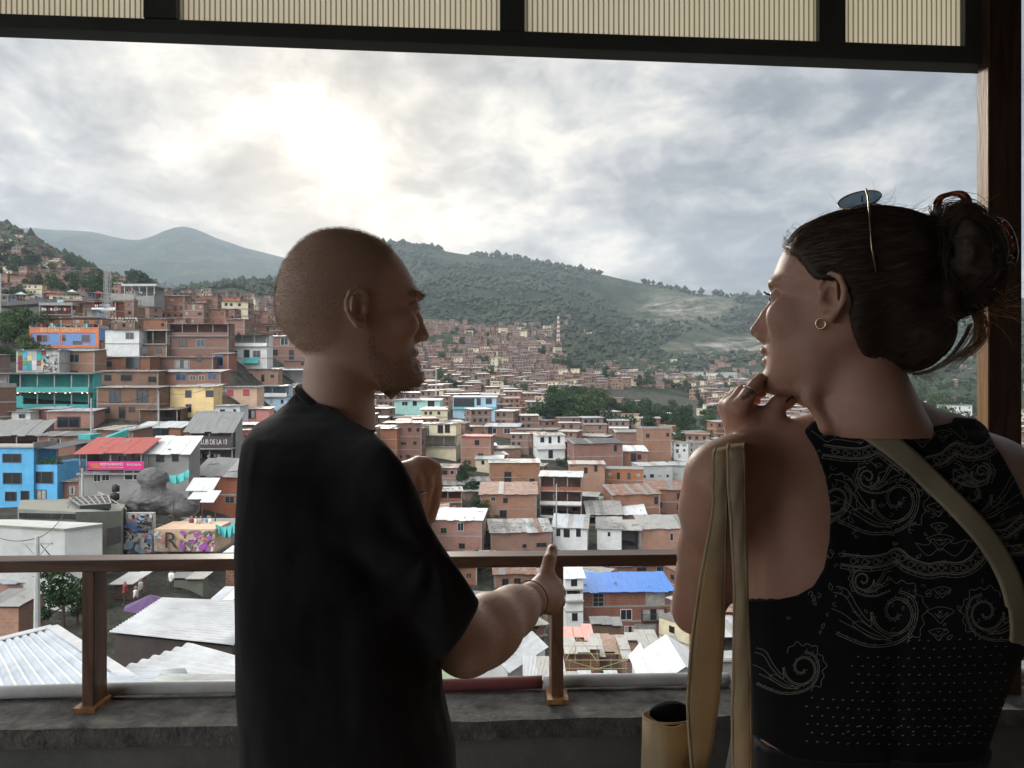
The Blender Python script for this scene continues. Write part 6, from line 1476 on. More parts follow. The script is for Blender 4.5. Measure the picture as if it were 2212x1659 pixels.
hair_m = np.clip(smooth01(-capm, -14, 14)*.42+smooth01(-beard, -14, 16)*.45*(~lips), 0, 1)
ARM = [(850, 1120, .99, .026), (895, 1210, 1.0, .032), (948, 1302, 1.03, .039), (1002, 1388, 1.055, .041)]
def man_arm(P_):
    d = chain(P_, ARM, .01)
    d = smin(d, chain(P_, [(1002, 1388, 1.055, .041), (1030, 1374, 1.09, .042), (1062, 1352, 1.12, .041), (1108, 1320, 1.18, .033), (1143, 1297, 1.23, .0255)], .035), .02)
    d = smin(d, sd_ell(P_, wp(1014, 1412, 1.055), (.026, .03, .022)), .02)
    W_ = (1143, 1297, 1.23, .0265)
    for q in ((1180, 1242, 1.285, .0125), (1190, 1254, 1.295, .0125), (1199, 1270, 1.295, .0125), (1202, 1290, 1.285, .0125)):
        d = smin(d, chain(P_, [(1148, 1292, 1.235, .019), q]), .012)
    d = smin(d, chain(P_, [(1179, 1242, 1.285, .0130), (1187, 1210, 1.305, .0118), (1191.5, 1193, 1.325, .0104), (1193, 1186, 1.335, .0095)], .002), .008)
    for (a, b, c) in (((1190, 1254, 1.295), (1204, 1262, 1.335), (1190, 1284, 1.345)), ((1199, 1270, 1.295), (1210, 1280, 1.333), (1192, 1298, 1.338)), ((1202, 1290, 1.285), (1209, 1300, 1.318), (1190, 1312, 1.325))):
        d = smin(d, chain(P_, [(*a, .0125), (*b, .0105), (*c, .0095)], .002), .004)
    d = smin(d, chain(P_, [(1160, 1300, 1.25, .018), (1190, 1308, 1.27, .0165)], .01), .014)       # heel of the hand
    d = smin(d, chain(P_, [(1150, 1282, 1.25, .015), (1162, 1268, 1.30, .012), (1176, 1262, 1.325, .0095)], .003), .008)   # thumb
    return d
av, af = surface_nets(man_arm, (-.24, .88, .96), (.13, 1.40, 1.46), .0030); av = relax(av, af, 1)
au, a_v = uvof(av)
knk = vnoise(av, 60, 3, 2)
def man_lhand(P_):
    Yl = 1.33; W_ = (872, 1030, 1.30, .024)
    d = chain(P_, [(700, 1150, 1.42, .04), (800, 1110, 1.36, .034), W_], .01)
    M_ = [(937, 1014, Yl, .0135), (921, 1005, Yl, .0140), (903, 1004, Yl, .0140), (888, 1012, Yl, .0135)]
    for q in M_: d = smin(d, chain(P_, [(878, 1026, 1.31, .020), q], .01), .010)
    d = smin(d, chain(P_, [M_[0], (943, 1050, Yl+.01, .0112), (938, 1092, Yl, .0098), (931, 1120, Yl-.005, .0086)], .002), .006)
    d = smin(d, chain(P_, [M_[1], (925, 1046, Yl-.02, .0112), (918, 1084, Yl-.015, .0098), (914, 1108, Yl-.01, .0086)], .002), .006)
    d = smin(d, chain(P_, [M_[2], (903, 1042, Yl-.03, .0112), (907, 1078, Yl-.03, .0098), (906, 1100, Yl-.02, .0086)], .002), .006)
    d = smin(d, chain(P_, [M_[3], (884, 1042, Yl-.035, .0105), (890, 1068, Yl-.035, .009), (894, 1086, Yl-.03, .0078)], .002), .006)
    d = smin(d, chain(P_, [(880, 1036, 1.315, .016), (920, 1060, 1.36, .0125), (926, 1090, 1.36, .0105)], .003), .008)
    return d
lv, lf = surface_nets(man_lhand, wp(660, 1200, 1.36)-np.array([.02, .1, .02]), wp(975, 975, 1.36)+np.array([.02, .1, .02]), .0028); lv = relax(lv, lf, 1)
def man_legs(P_):
    d = None
    for s in (-.10, .10):
        c = np.array([MO[0]+.57*s-.0, MO[1]-.82*s, 0]); e = sd_rcone(P_, c+[0, 0, .92], c+[.0, 0, .5], .085, .065)
        e = smin(e, sd_rcone(P_, c+[0, 0, .5], c+[0, 0, .09], .065, .045), .03); e = smin(e, sd_rcone(P_, c+[-.03, -.02, .04], c+[.13, .09, .035], .04, .035), .02); d = e if d is None else smin(d, e, .03)
    return smin(d, sd_ell(P_, np.array([MO[0]+.01, MO[1], 1.0]), (.115, .13, .13)), .05)
gv, gf = surface_nets(man_legs, (MO[0]-.35, MO[1]-.35, -.02), (MO[0]+.4, MO[1]+.4, 1.2), .014)
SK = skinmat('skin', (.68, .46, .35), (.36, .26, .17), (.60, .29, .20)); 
zer = lambda q: np.zeros(len(q))
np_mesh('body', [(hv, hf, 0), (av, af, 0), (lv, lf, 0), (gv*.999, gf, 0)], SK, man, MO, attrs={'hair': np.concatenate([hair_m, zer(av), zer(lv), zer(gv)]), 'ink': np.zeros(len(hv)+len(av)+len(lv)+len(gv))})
# cropped hair and beard strands
hb = bvh_of(hv, hf); hn = vnormals(hv, hf); rr_ = np.random.default_rng(3)
def fuzz(mask, n, ln, lean, seed):
    r = np.random.default_rng(seed); idx = np.flatnonzero(mask); idx = r.choice(idx, min(n, len(idx)), replace=False) if len(idx) > n else idx; out = []
    for i in idx:
        p = hv[i]+r.normal(0, .0008, 3); nn = hn[i]+np.array(lean)+r.normal(0, .18, 3); nn /= np.linalg.norm(nn); l = ln*r.uniform(.6, 1.2)
        out.append([p, p+nn*l*.5, p+nn*l+np.array([0, 0, -l*.1])])
    return out
HM = mat('cropped_hair', (.55, .38, .24), .6, .4, 30, 200, .1, .001); BM = mat('beard_hair', (.24, .14, .08), .6, .4, 30, 200, .1, .001)
strands('hair', fuzz(capm < -2, 9000, .0042, (-.35, 0, -.35), 1), .00022, HM, man, MO)
strands('beard', fuzz((beard < -6) & (~lips), 2200, .0045, (.25, 0, -.5), 2), .00025, BM, man, MO)
strands('eyebrow', fuzz((np.hypot((u-893)/20, (v-643)/5.5) < 1) & (np.abs(HVL[:, 1]-YM) > .008), 500, .006, (-.5, 0, .4), 5), .0003, BM, man, MO)
# eyes
EYE = mat('eye_white', (.55, .53, .50), .15, .1, 30, 60, .02, .001, spec=.5); IRIS = mat('iris', (.05, .035, .02), .1)
def eyeball(par, MOx, cu, cv, Yh, s, fs):
    c = wp(cu, cv, Yh)+np.array([0, s, 0]); b = MB(); rad = .0118
    vs = []; n, m_ = 14, 9; 
    for i in range(m_+1):
        th = math.pi*i/m_
        for k in range(n): ph = 2*math.pi*k/n; vs.append((c[0]+fs*rad*math.cos(th), c[1]+rad*math.sin(th)*math.cos(ph), c[2]+rad*math.sin(th)*math.sin(ph)))
    for i in range(m_):
        for k in range(n): b.f.append((i*n+k, i*n+(k+1) % n, (i+1)*n+(k+1) % n, (i+1)*n+k)); b.m.append(1 if i < 2 else 0)
    b.v = vs; return b.build('eye', [EYE, IRIS], par, True, origin=MOx)
for s in (-.031, .031): warpobj(eyeball(man, MO, 884.5, 667, YM, s, 1), MO, 735, YM)
# shirt
ST = [(872, 742, 660, .02, 1.10), (888, 780, 610, .06, 1.10), (905, 820, 575, .09, 1.10), (940, 855, 535, .13, 1.09), (1000, 895, 508, .165, 1.08), (1100, 925, 500, .175, 1.08), (1250, 945, 498, .175, 1.08), (1400, 955, 498, .17, 1.08), (1500, 972, 502, .17, 1.08), (1600, 996, 506, .17, 1.08), (1750, 1002, 510, .17, 1.08)]
mtor = slicer(ST, 1.08, p=2.5, cf=.5)
SHP = [(640, 828), (652, 833), (700, 868), (750, 902), (800, 930), (835, 960), (872, 1003), (902, 1060), (925, 1128), (950, 1170), (974, 1205), (1005, 1250), (1036, 1300), (1029, 1322), (1000, 1374), (968, 1413), (953, 1424), (957, 1480), (972, 1550), (984, 1600), (992, 1900), (520, 1900), (515, 1600), (508, 1500), (507, 1350), (505, 1200), (509, 1100), (514, 1010), (522, 962), (542, 920), (578, 882), (602, 860), (622, 843)]
def man_shirt0(P_):
    d = mtor(P_)
    d = smin(d, sd_rcone(P_, wp(725, 915, 1.09), wp(835, 1045, .98), px(85, 1.1), px(92, .98)), .04)
    d = smin(d, sd_rcone(P_, wp(700, 905, 1.11), wp(620, 985, 1.20), px(72, 1.1), px(76, 1.2)), .04)
    d = smin(d, chain(P_, [(838, 1050, .97, .060), (890, 1160, .985, .062), (945, 1270, 1.01, .064), (992, 1352, 1.035, .068)], .02), .035)
    return d
shd = np.array([.57, -.82, 0])
def man_shirt(P_):
    d = man_shirt0(P_)
    u, v = uvof(P_)
    # folds: drag lines from the armpit and soft vertical hanging folds
    a = np.arctan2(v-1190, u-930); rr = np.hypot(v-1190, u-930)
    near = np.clip(rr/60, 0, 1)*np.exp(-rr/260)
    d = d+vnoise(P_*np.array([1, 1, .45]), 26, 9, 3)*.0030+near*.0050*np.sin(a*7+vnoise(P_, 6, 2, 3)*7.)+.008*vnoise(P_*np.array([1, 1, .28]), 11, 5, 2)*np.clip((v-950)/300, .2, 1)+vnoise(P_, 14, 7, 3)*.0028
    d = d-.0035*np.exp(-((u-(560+ (v-880)*-.12))/7.)**2)*np.clip((1150-v)/150, 0, 1)*np.clip((v-880)/40, 0, 1)
    d = cut(d, P_, SHP, .010)
    hollow = chain(P_, [(960, 1290, 1.03, .053), (1002, 1388, 1.055, .054), (1062, 1362, 1.12, .054)], .01)
    d = smax(d, -hollow, .006)
    neck = sd_rcone(P_, wp(735, 790, YM), wp(724, 915, YM), px(80, YM), px(86, YM)); d = smax(d, -neck, .004)
    d = smax(d, 1.0-.02-P_[:, 2]*1.0-.02, .005) if False else d
    return smax(d, .93-P_[:, 2], .004)
sv, sf = surface_nets(man_shirt, wp(480, 1720, 1.2)*np.array([1, 0, 0])+np.array([-.04, .80, .90]), np.array([.0, 1.36, 1.52]), .0045); sv = relax(sv, sf, 1)
def fabric(name, col, rough=.95, sc=900, bs=.5, sheen=.25):
    m = bpy.data.materials.new(name); t = nt(m); tc = N(t, 'ShaderNodeTexCoord').outputs['Object']
    n = noisetex(t, tc, sc, 3, .7); n2 = noisetex(t, tc, 7, 5, .6)
    c = ramp(t, n2, [(.3, tuple(x*.7 for x in col)), (.7, tuple(x*1.25 for x in col))]); c = mixc(t, mth(t, 'MULTIPLY', n, .4), c, tuple(x*.5 for x in col))
    b = finish(t, c, rough, n, bs, .0012, spec=.15); b.inputs['Sheen Weight'].default_value = sheen; b.inputs['Sheen Roughness'].default_value = .5; return m
TEE = fabric('black_jersey', (.022, .019, .020), sheen=.15)
tee = np_mesh('t_shirt', [(sv, sf, 0)], TEE, man, MO)
b = MB(); pts = []
sb = bvh_of(sv, sf)
for k in range(41):
    a = 2*math.pi*k/40; c_ = wp(725+math.cos(a)*76, 884+math.cos(a)*47+(6 if math.sin(a) < 0 else -4)*abs(math.sin(a)), YM); p = Vector(c_)+Vector((0, math.sin(a)*.058, 0)); pts.append(p)
b.tube(pts, .0062, 8, cap=False); b.build('collar', TEE, tee, True, origin=MO)
np_mesh('trousers', [(gv+vnormals(gv, gf)*.012, gf, 0)], fabric('dark_denim', (.02, .022, .03)), man, MO)
def ringmesh(c, nrm, R_, r, m, name, par, org, n=36, sq=1.0):
    nrm = Vector(nrm).normalized(); a = nrm.orthogonal().normalized(); b_ = nrm.cross(a); pts = [Vector(c)+a*math.cos(2*math.pi*k/n)*R_+b_*math.sin(2*math.pi*k/n)*R_*sq for k in range(n+1)]
    b = MB(); b.tube(pts, r, 7, cap=False); return b.build(name, m, par, True, origin=org)
SILV = mat('silver', (.62, .60, .56), .25, .1, 40, 90, .05, .001, metal=1.0)
BAND = mat('thin_cord', (.33, .17, .12), .7, .2, 40, 300, .4, .001)
wa, wb_ = Vector(wp(1110, 1318, 1.18)), Vector(wp(1150, 1292, 1.235)); ax_ = (wb_-wa).normalized()
ringmesh(wa.lerp(wb_, .95), ax_, .0305, .0010, BAND, 'bracelet', man, MO)
fa, fb_ = Vector(wp(903, 1042, 1.30)), Vector(wp(907, 1078, 1.30)); rg = ringmesh(fa.lerp(fb_, .62), (fb_-fa), .0108, .0022, SILV, 'ring', man, MO)

# ======== the woman ========
YW = .88
wom = empty('person', wp(1880, 830, YW)*np.array([1, 1, 0]), label='woman in a sleeveless black paisley top seen from behind, hand on her chin', cat='person')
WO = tuple(wom.location)
WT = [(455, 1880, 1880, .0), (459, 1840, 1920, .026), (466, 1810, 1945, .040), (475, 1784, 1962, .051), (487, 1757, 1976, .058), (500, 1735, 1986, .064), (515, 1717, 1994, .067), (530, 1703, 2000, .070), (560, 1686, 2006, .073), (590, 1674, 2006, .0735), (606, 1667, 2004, .073), (617, 1663, 2002, .0725), (628, 1664, 1998, .072), (640, 1671, 1992, .071), (650, 1674, 1986, .070),
      (670, 1671, 1976, .069), (700, 1663, 1955, .067), (730, 1657, 1925, .064), (750, 1655, 1900, .062), (770, 1657, 1870, .059), (795, 1655, 1850, .054), (812, 1650, 1845, .049), (826, 1647, 1840, .043), (840, 1650, 1830, .036), (850, 1662, 1820, .028), (858, 1690, 1800, .014)]
whead = slicer(WT, YW)
def wom_head(P_):
    d = whead(P_)
    d = smin(d, chain(P_, [(1858, 745, YW, px(78, YW)), (1862, 820, YW, px(92, YW)), (1880, 890, YW, px(104, YW)), (1885, 930, YW+.01, px(118, YW))]), .022)
    d = smin(d, chain(P_, [(1800, 760, YW-.04, .012), (1780, 860, YW-.035, .008), (1782, 925, YW-.02, .006)], .01), .02)
    for s in (-1, 1):
        d = smin(d, sd_ell(P_, wp(1684, 618, YW)+np.array([0, s*.022, 0]), (.010, .020, .005)), .008)
        d = smin(d, sd_ell(P_, wp(1702, 690, YW)+np.array([0, s*.042, 0]), (.020, .015, .018)), .02)
        d = smax(d, -sd_ell(P_, wp(1663, 645, YW)+np.array([0, s*.031, 0]), (.016, .017, .0105)), .007)
        d = smin(d, sd_ell(P_, wp(1688, 648, YW)+np.array([0, s*.030, 0]), (.0115, .0135, .0088)), .003)
    d = smin(d, chain(P_, [(1676, 648, YW, .0055), (1655, 680, YW, .0058), (1633, 712, YW, .0062)], .004), .008)
    d = smin(d, sd_rcone(P_, wp(1668, 678, YW), wp(1657, 722, YW), .008, .0125), .006)
    d = smin(d, sd_ell(P_, wp(1631.5, 717, YW), (.0058, .0070, .0052)), .004)
    for s in (-1, 1):
        d = smin(d, sd_ell(P_, wp(1648, 727, YW)+np.array([0, s*.0095, 0]), (.0085, .0052, .0060)), .004)
        d = smax(d, -sd_ell(P_, wp(1641, 737, YW)+np.array([0, s*.006, 0]), (.0045, .0028, .0025)), .002)
    d = smin(d, sd_ell(P_, wp(1652, 758, YW), (.0058, .018, .0048)), .003); d = smax(d, -sd_ell(P_, wp(1646, 769.5, YW), (.006, .019, .0010)), .002)
    d = smin(d, sd_ell(P_, wp(1657, 780, YW), (.0062, .016, .0055)), .003)
    d = smin(d, sd_ell(P_, wp(1668, 824, YW), (.012, .018, .011)), .010)
    d = smin(d, ear(P_, 1800, 656, YW, .0675, .052, .030, -1), .004)
    Q = P_.copy(); Q[:, 1] = 2*YW-Q[:, 1]; d = smin(d, ear(Q, 1800, 656, YW, .0675, .052, .030, -1), .004)
    return d
o_ = wp(1840, 680, YW)
whv, whf = surface_nets(wom_head, o_+np.array([-.135, -.10, -.145]), o_+np.array([.115, .10, .13]), .0021); whv = relax(whv, whf, 2)
WTT = [(925, 2010, 1790, .06, .93), (945, 2100, 1700, .075, .93), (970, 2150, 1620, .090, .935), (1000, 2178, 1570, .100, .94), (1050, 2205, 1560, .108, .94), (1100, 2218, 1570, .112, .94), (1200, 2222, 1590, .112, .94), (1300, 2198, 1604, .110, .94), (1400, 2146, 1612, .105, .94), (1500, 2106, 1616, .104, .94), (1600, 2068, 1616, .110, .94), (1700, 2120, 1600, .125, .94), (1850, 2150, 1580, .13, .94)]
wtor = slicer(WTT, .94, p=2.6, cf=.5)
def back_relief(P_):
    u, v = uvof(P_)
    sp = np.exp(-((u-1935)/26.)**2)*.006*np.clip((v-960)/150, 0, 1)          # spine furrow
    sc = -.010*np.exp(-(((u-1745)/80.)**2+((v-1130)/110.)**2))-.008*np.exp(-(((u-2090)/80.)**2+((v-1120)/110.)**2))
    return sp+sc
def wom_torso(P_):
    d = wtor(P_)+back_relief(P_)
    d = smin(d, chain(P_, [(1880, 955, .91, .062), (1735, 990, .905, .044), (1600, 1018, .875, .038)], .02), .03)
    d = smin(d, chain(P_, [(1880, 955, .91, .062), (2040, 975, .92, .044), (2135, 1030, .93, .044)], .02), .03)
    return d
def wom_arms(P_):
    d = chain(P_, [(1600, 1018, .875, .040), (1562, 1034, .86, .040), (1541, 1100, .88, .036), (1530, 1190, .93, .034), (1509, 1300, .99, .029)], .02)
    d = smin(d, chain(P_, [(1509, 1300, .99, .029), (1500, 1322, 1.0, .027), (1530, 1230, .97, .037), (1590, 1060, .94, .031), (1619, 975, .915, .0275)], .01), .015)
    d = smin(d, chain(P_, [(2135, 1030, .93, .047), (2190, 1080, .93, .043), (2235, 1230, .95, .038), (2290, 1420, .96, .033), (2330, 1640, .94, .026)], .02), .03)
    # chin hand
    Y0 = .872; W_ = (1620, 958, 0.927, .0262)
    MC = [(1599, 884, 0.897, .0115), (1584, 878, 0.910, .0112), (1572, 876, 0.926, .0108), (1568, 884, 0.942, .010)]
    for q in MC: d = smin(d, chain(P_, [(1620, 945, 0.927, .021), q], .01), .012)
    d = smin(d, chain(P_, [(1640, 930, 0.914, .021), (1630, 905, 0.914, .017)], .01), .015)
    d = smin(d, chain(P_, [MC[0], (1617, 852, 0.894, .0092), (1633, 829, 0.898, .0080), (1643, 817, 0.904, .0068)], .001), .004)
    d = smin(d, chain(P_, [MC[1], (1604, 846, 0.910, .0090), (1634, 836, 0.914, .0078), (1650, 832, 0.914, .0066)], .001), .004)
    d = smin(d, chain(P_, [MC[2], (1597, 848, 0.930, .0086), (1625, 846, 0.935, .0074), (1645, 850, 0.932, .0064)], .001), .004)
    d = smin(d, chain(P_, [MC[3], (1590, 856, 0.947, .0078), (1615, 860, 0.950, .0068), (1635, 865, 0.947, .0058)], .001), .004)
    d = smin(d, chain(P_, [(1650, 935, 0.914, .017), (1668, 895, 0.904, .0125), (1680, 872, 0.902, .0100), (1700, 866, 0.904, .0088), (1712, 860, 0.908, .0074)], .003), .008)
    return d
def wom_low(P_): return smin(wom_torso(P_), wom_arms(P_), .022)
wtv, wtf = surface_nets(wom_low, np.array([.175, .78, .93]), np.array([.73, 1.07, 1.53]), .0032); wtv = relax(wtv, wtf, 1)
def wom_legs(P_):
    d = None
    for s in (-.09, .09):
        c = np.array([WO[0]+.02+s, .95, 0]); e = sd_rcone(P_, c+[0, 0, .88], c+[0, 0, .48], .09, .06); e = smin(e, sd_rcone(P_, c+[0, 0, .48], c+[0, 0, .09], .06, .042), .03)
        e = smin(e, sd_rcone(P_, c+[0, -.03, .04], c+[0, .14, .035], .036, .03), .02); d = e if d is None else smin(d, e, .03)
    return smin(d, sd_ell(P_, np.array([WO[0]+.02, .95, .94]), (.165, .12, .12)), .05)
wgv, wgf = surface_nets(wom_legs, (WO[0]-.3, .7, -.02), (WO[0]+.35, 1.2, 1.12), .014)
uh, vh = uvof(whv); ut, vt2 = uvof(wtv)
ink = np.exp(-(((ut-1950)/42.)**2+((vt2-925)/20.)**2))*(vnoise(wtv, 70, 2, 2) > -.15)*.8
ink = np.maximum(ink, ((np.abs((ut-1617)*.55+(vt2-852)*.83) < 5) & (np.hypot(ut-1617, vt2-852) < 18)))
browm = (np.hypot((uh-1676)/20, (vh-617)/4.5) < 1)*(np.abs(whv[:, 1]-YW) > .006)
lipm = ((np.hypot((uh-1650)/12, (vh-768)/20) < 1) & (np.abs(whv[:, 1]-YW) < .02))*.35
SKW = skinmat('skin_woman', (.50, .29, .205), (.09, .05, .035))
WHL = whv; whv = warpv(whv, 1860, YW, 860, 935)
np_mesh('body', [(whv, whf, 0), (wtv, wtf, 0), (wgv, wgf, 0)], SKW, wom, WO, attrs={'hair': np.concatenate([browm*.8+lipm*0, zer(wtv), zer(wgv)]), 'ink': np.concatenate([zer(whv), ink, zer(wgv)])})
HEADOBJ = [eyeball(wom, WO, 1688, 648.5, YW, s, -1) for s in (-.030, .030)]
b = MB(); 
for s in (-1, 1):
    for k in range(14):
        a = -.6+1.2*k/13; p = Vector(wp(1669, 643, YW))+Vector((.004*abs(a), s*.030+a*.016, 0)); b.tube([p, p+Vector((-.004, s*.001, .0005)), p+Vector((-.0075, s*.002, .003))], [.0005, .0004, .0002], 3, cap=False)
HEADOBJ.append(b.build('eyelashes', mat('lash', (.02, .015, .012), .6), wom, origin=WO))
# top with printed pattern
TOPP = [(1737, 930), (1740, 938), (1762, 972), (1783, 1030), (1794, 1100), (1791, 1170), (1780, 1228), (1757, 1266), (1722, 1286), (1680, 1295), (1640, 1298), (1540, 1298), (1540, 1556), (1600, 1568), (1622, 1582), (1718, 1642), (1814, 1664), (1905, 1666), (2005, 1660), (2066, 1648), (2200, 1640), (2230, 1500), (2240, 1380), (2240, 1180), (2222, 1100), (2195, 1040), (2165, 985), (2144, 955), (2125, 905), (2060, 900), (2056, 913), (2000, 924), (1948, 928), (1880, 926), (1820, 920), (1780, 912), (1755, 908)]
def wom_top(P_): return cut(smax(wom_torso(P_)-.0035+vnoise(P_, 16, 4, 2)*.0012, -(wom_torso(P_)+.006), .001), P_, TOPP, .002)
tv, tf = surface_nets(wom_top, np.array([.22, .78, .93]), np.array([.72, 1.07, 1.50]), .0030); tv = relax(tv, tf, 1)
tb_ = bvh_of(tv, tf)
pr = MB()
def hit(u, v):
    d_ = (Vector(at(u, v, 1.0))-Vector((0, 0, CH))).normalized(); r_ = tb_.ray_cast(Vector((0, 0, CH)), d_)
    return (r_[0], r_[1]) if r_[0] is not None else None
def cr(pts, n=6, closed=False):
    P_ = [np.array(p, float) for p in pts]; out = []; m_ = len(P_)
    rng_ = range(m_ if closed else m_-1)
    for i in rng_:
        p0 = P_[(i-1) % m_] if closed or i > 0 else P_[0]; p1 = P_[i]; p2 = P_[(i+1) % m_]; p3 = P_[(i+2) % m_] if closed or i+2 < m_ else P_[-1]
        for k in range(n):
            t_ = k/n; out.append(.5*((2*p1)+(-p0+p2)*t_+(2*p0-5*p1+4*p2-p3)*t_*t_+(-p0+3*p1-3*p2+p3)*t_**3))
    if not closed: out.append(P_[-1])
    else: out.append(out[0])
    return out
def stroke(pts, w_=1.7):
    """printed line, pts in photo units, laid on the cloth"""
    pts = [np.array(p, float) for p in pts]; prev = None
    for i, p in enumerate(pts):
        d_ = pts[min(i+1, len(pts)-1)]-pts[max(i-1, 0)]; l = np.linalg.norm(d_) or 1; nn = np.array([-d_[1], d_[0]])/l*w_*.43
        A, B = hit(*(p-nn)), hit(*(p+nn))
        if A is None or B is None: prev = None; continue
        a_, b_ = A[0]+A[1]*.0011, B[0]+B[1]*.0011
        if A[1].y > -.05: prev = None; continue
        if prev is not None and (prev[0]-a_).length < .02:
            o = len(pr.v); pr.v += [tuple(prev[0]), tuple(prev[1]), tuple(b_), tuple(a_)]; pr.f.append((o, o+1, o+2, o+3)); pr.m.append(0)
        prev = (a_, b_)
def za(p): return (1728+p[0]*.2604, 864+p[1]*.2604)
def zb_(p): return (1728+p[0]*.2604, 1166.4+p[1]*.2604)
def offs(pts, o):
    out = []
    for i, p in enumerate(pts):
        d_ = pts[min(i+1, len(pts)-1)]-pts[max(i-1, 0)]; l = np.linalg.norm(d_) or 1; out.append(p+np.array([-d_[1], d_[0]])/l*o)
    return out
def band(pts, s=1.0, w_=1.9):
    c_ = cr(pts, 8)
    for o, ww in ((-13, 3.2), (-9, 1.2), (9, 1.6), (12.5, 2.6), (19, 1.3)): stroke(offs(c_, o*s), ww)
    acc = 0; last = c_[0]
    for p in c_[1:]:
        acc += np.linalg.norm(p-last); last = p
        if acc > 20*s:
            acc = 0; ring_ = [p+np.array([math.cos(a), math.sin(a)])*6.2*s for a in np.linspace(0, 2*math.pi, 11)]; stroke(ring_, 1.5)
            q = p+np.array([10*s, 0]); stroke([q+np.array([-2, -4])*s, q, q+np.array([-2, 4])*s], 1.3); stroke([q+np.array([2, -4])*s, q, q+np.array([2, 4])*s], 1.3)
    for i in range(0, len(c_)-1, 3): p = offs(c_, 15*s)[i]; stroke([p, p+np.array([1, 3])*s, p+np.array([3, 3.5])*s], 1.2)
def paisley(c_, s=1.0, mir=1, rot=0.0, tail=1.0):
    def T(x, y):
        x *= mir; a = rot; return np.array([c_[0]+(x*math.cos(a)-y*math.sin(a))*s, c_[1]+(x*math.sin(a)+y*math.cos(a))*s])
    sp_ = []
    for k in range(60):
        a = k/59*4.0*math.pi*.72; r = 5+a*5.4; sp_.append((a, r))
    L1 = [T(math.cos(a+.4)*r, math.sin(a+.4)*r*1.06) for a, r in sp_]; L2 = [T(math.cos(a+.4)*(r+4.5), math.sin(a+.4)*(r+4.5)*1.06) for a, r in sp_]
    e1, e2 = L1[-1], L2[-1]
    t1 = cr([L1[-6], e1, T(-62, 20), T(-88, -12), T(-112, -52), T(-140, -62)], 8)[8:]; stroke(L1+t1, 1.7)
    t2 = cr([L2[-6], e2, T(-58, 32), T(-92, 2), T(-118, -38), T(-146, -48)], 8)[8:]; stroke(L2+t2, 1.7)
    o1 = cr([T(8, -52), T(38, -40), T(52, -8), T(46, 32), T(24, 62), T(-14, 78), T(-62, 80), T(-104, 66), T(-140, 50)], 8); stroke(o1, 1.7); stroke(offs(o1, 5*s), 1.4)
    o2 = cr([T(30, 30), T(4, 52), T(-36, 56), T(-80, 36), T(-120, 4), T(-150, -10)], 8); stroke(o2, 1.4)
    stroke(cr([T(-6, 60), T(-50, 62), T(-88, 40), T(-132, 18)], 8), 1.4); stroke(cr([T(-12, 66), T(-60, 55), T(-100, 30), T(-84, 20), T(-60, 34), T(-12, 66)], 4), 1.2)
    sc = []
    for k in range(9):
        a0 = -2.4+k*.42; r0 = 62+(6 if k % 2 else 0); sc += [T(math.cos(a0)*r0, math.sin(a0)*r0*1.1), T(math.cos(a0+.21)*(r0+9), math.sin(a0+.21)*(r0+9)*1.1)]
    stroke(cr(sc, 3), 1.5)
    for i in range(0, len(L1)-1, 4):
        p = L1[i]; q = T(*(0, 0)); d_ = (p-q); l = np.linalg.norm(d_) or 1; stroke([p+d_/l*7*s, p+d_/l*10*s, p+d_/l*10.5*s+np.array([2.2, 0])*s], 1.1)
    for i in range(2, len(o1)-2, 4): p = o1[i]; stroke([p+np.array([0, -3])*s, p+np.array([.6, -7])*s, p+np.array([3, -8])*s], 1.1)
band([za(p) for p in ((190, 420), (400, 445), (540, 440), (655, 400), (760, 470), (900, 575))], .9)
band([za(p) for p in ((1040, 520), (1180, 485), (1285, 405), (1400, 440), (1560, 400), (1640, 280))], .9)
band([za(p) for p in ((340, 1320), (560, 1345), (720, 1320), (805, 1280), (900, 1355), (1050, 1405), (1170, 1390), (1320, 1395), (1430, 1345), (1510, 1250))], 1.0)
band([za(p) for p in ((1590, 1110), (1700, 1105), (1790, 1040), (1850, 990))], .7); band([za(p) for p in ((1700, 1240), (1780, 1240), (1850, 1230))], .7)
paisley(za((800, 830)), .92); paisley(za((1410, 790)), .80, -1); paisley(zb_((790, 600)), .92); paisley(zb_((1530, 600)), .72, -1); paisley(zb_((20, 1060)), .70); paisley(za((280, 820)), .7, 1, .5); paisley(za((560, 640)), .42, -1); paisley(zb_((520, 330)), .42, -1); paisley(za((1500, 600)), .4)
def motif(c_, s=1.0):
    for ln in ([(-20, -6), (0, -12), (20, -6), (8, 3), (0, 12), (-8, 3), (-20, -6)], [(-9, -3), (0, 4), (9, -3)], [(-3, -7), (0, -4), (3, -7)]): stroke(cr([(c_[0]+x*s, c_[1]+y*s) for x, y in ln], 3), 1.4)
for p, s in (((1150, 1060), .95), ((1145, 910), 1.3), ((1160, 1180), 1.5), ((1010, 330), 1.4), ((1180, 300), 1.0)): motif(za(p), s)
for p, s in (((1175, 430), 1.0), ((1160, 620), 1.5), ((1145, 780), 1.1)): motif(zb_(p), s)
stroke(cr([za(p) for p in ((955, 1185), (1060, 1200), (1090, 1150), (1160, 1165), (1230, 1150), (1270, 1190), (1385, 1160), (1290, 1290), (1160, 1230), (1060, 1290), (955, 1185))], 5), 1.5)
stroke(cr([za(p) for p in ((180, 230), (330, 250), (560, 340), (600, 350))], 6), 1.5); stroke(cr([za(p) for p in ((90, 260), (150, 300), (220, 350), (300, 330), (520, 360))], 6), 1.5); stroke(cr([za(p) for p in ((1230, 230), (1350, 330), (1380, 300), (1330, 220))], 6), 1.5)
rr_ = random.Random(16)
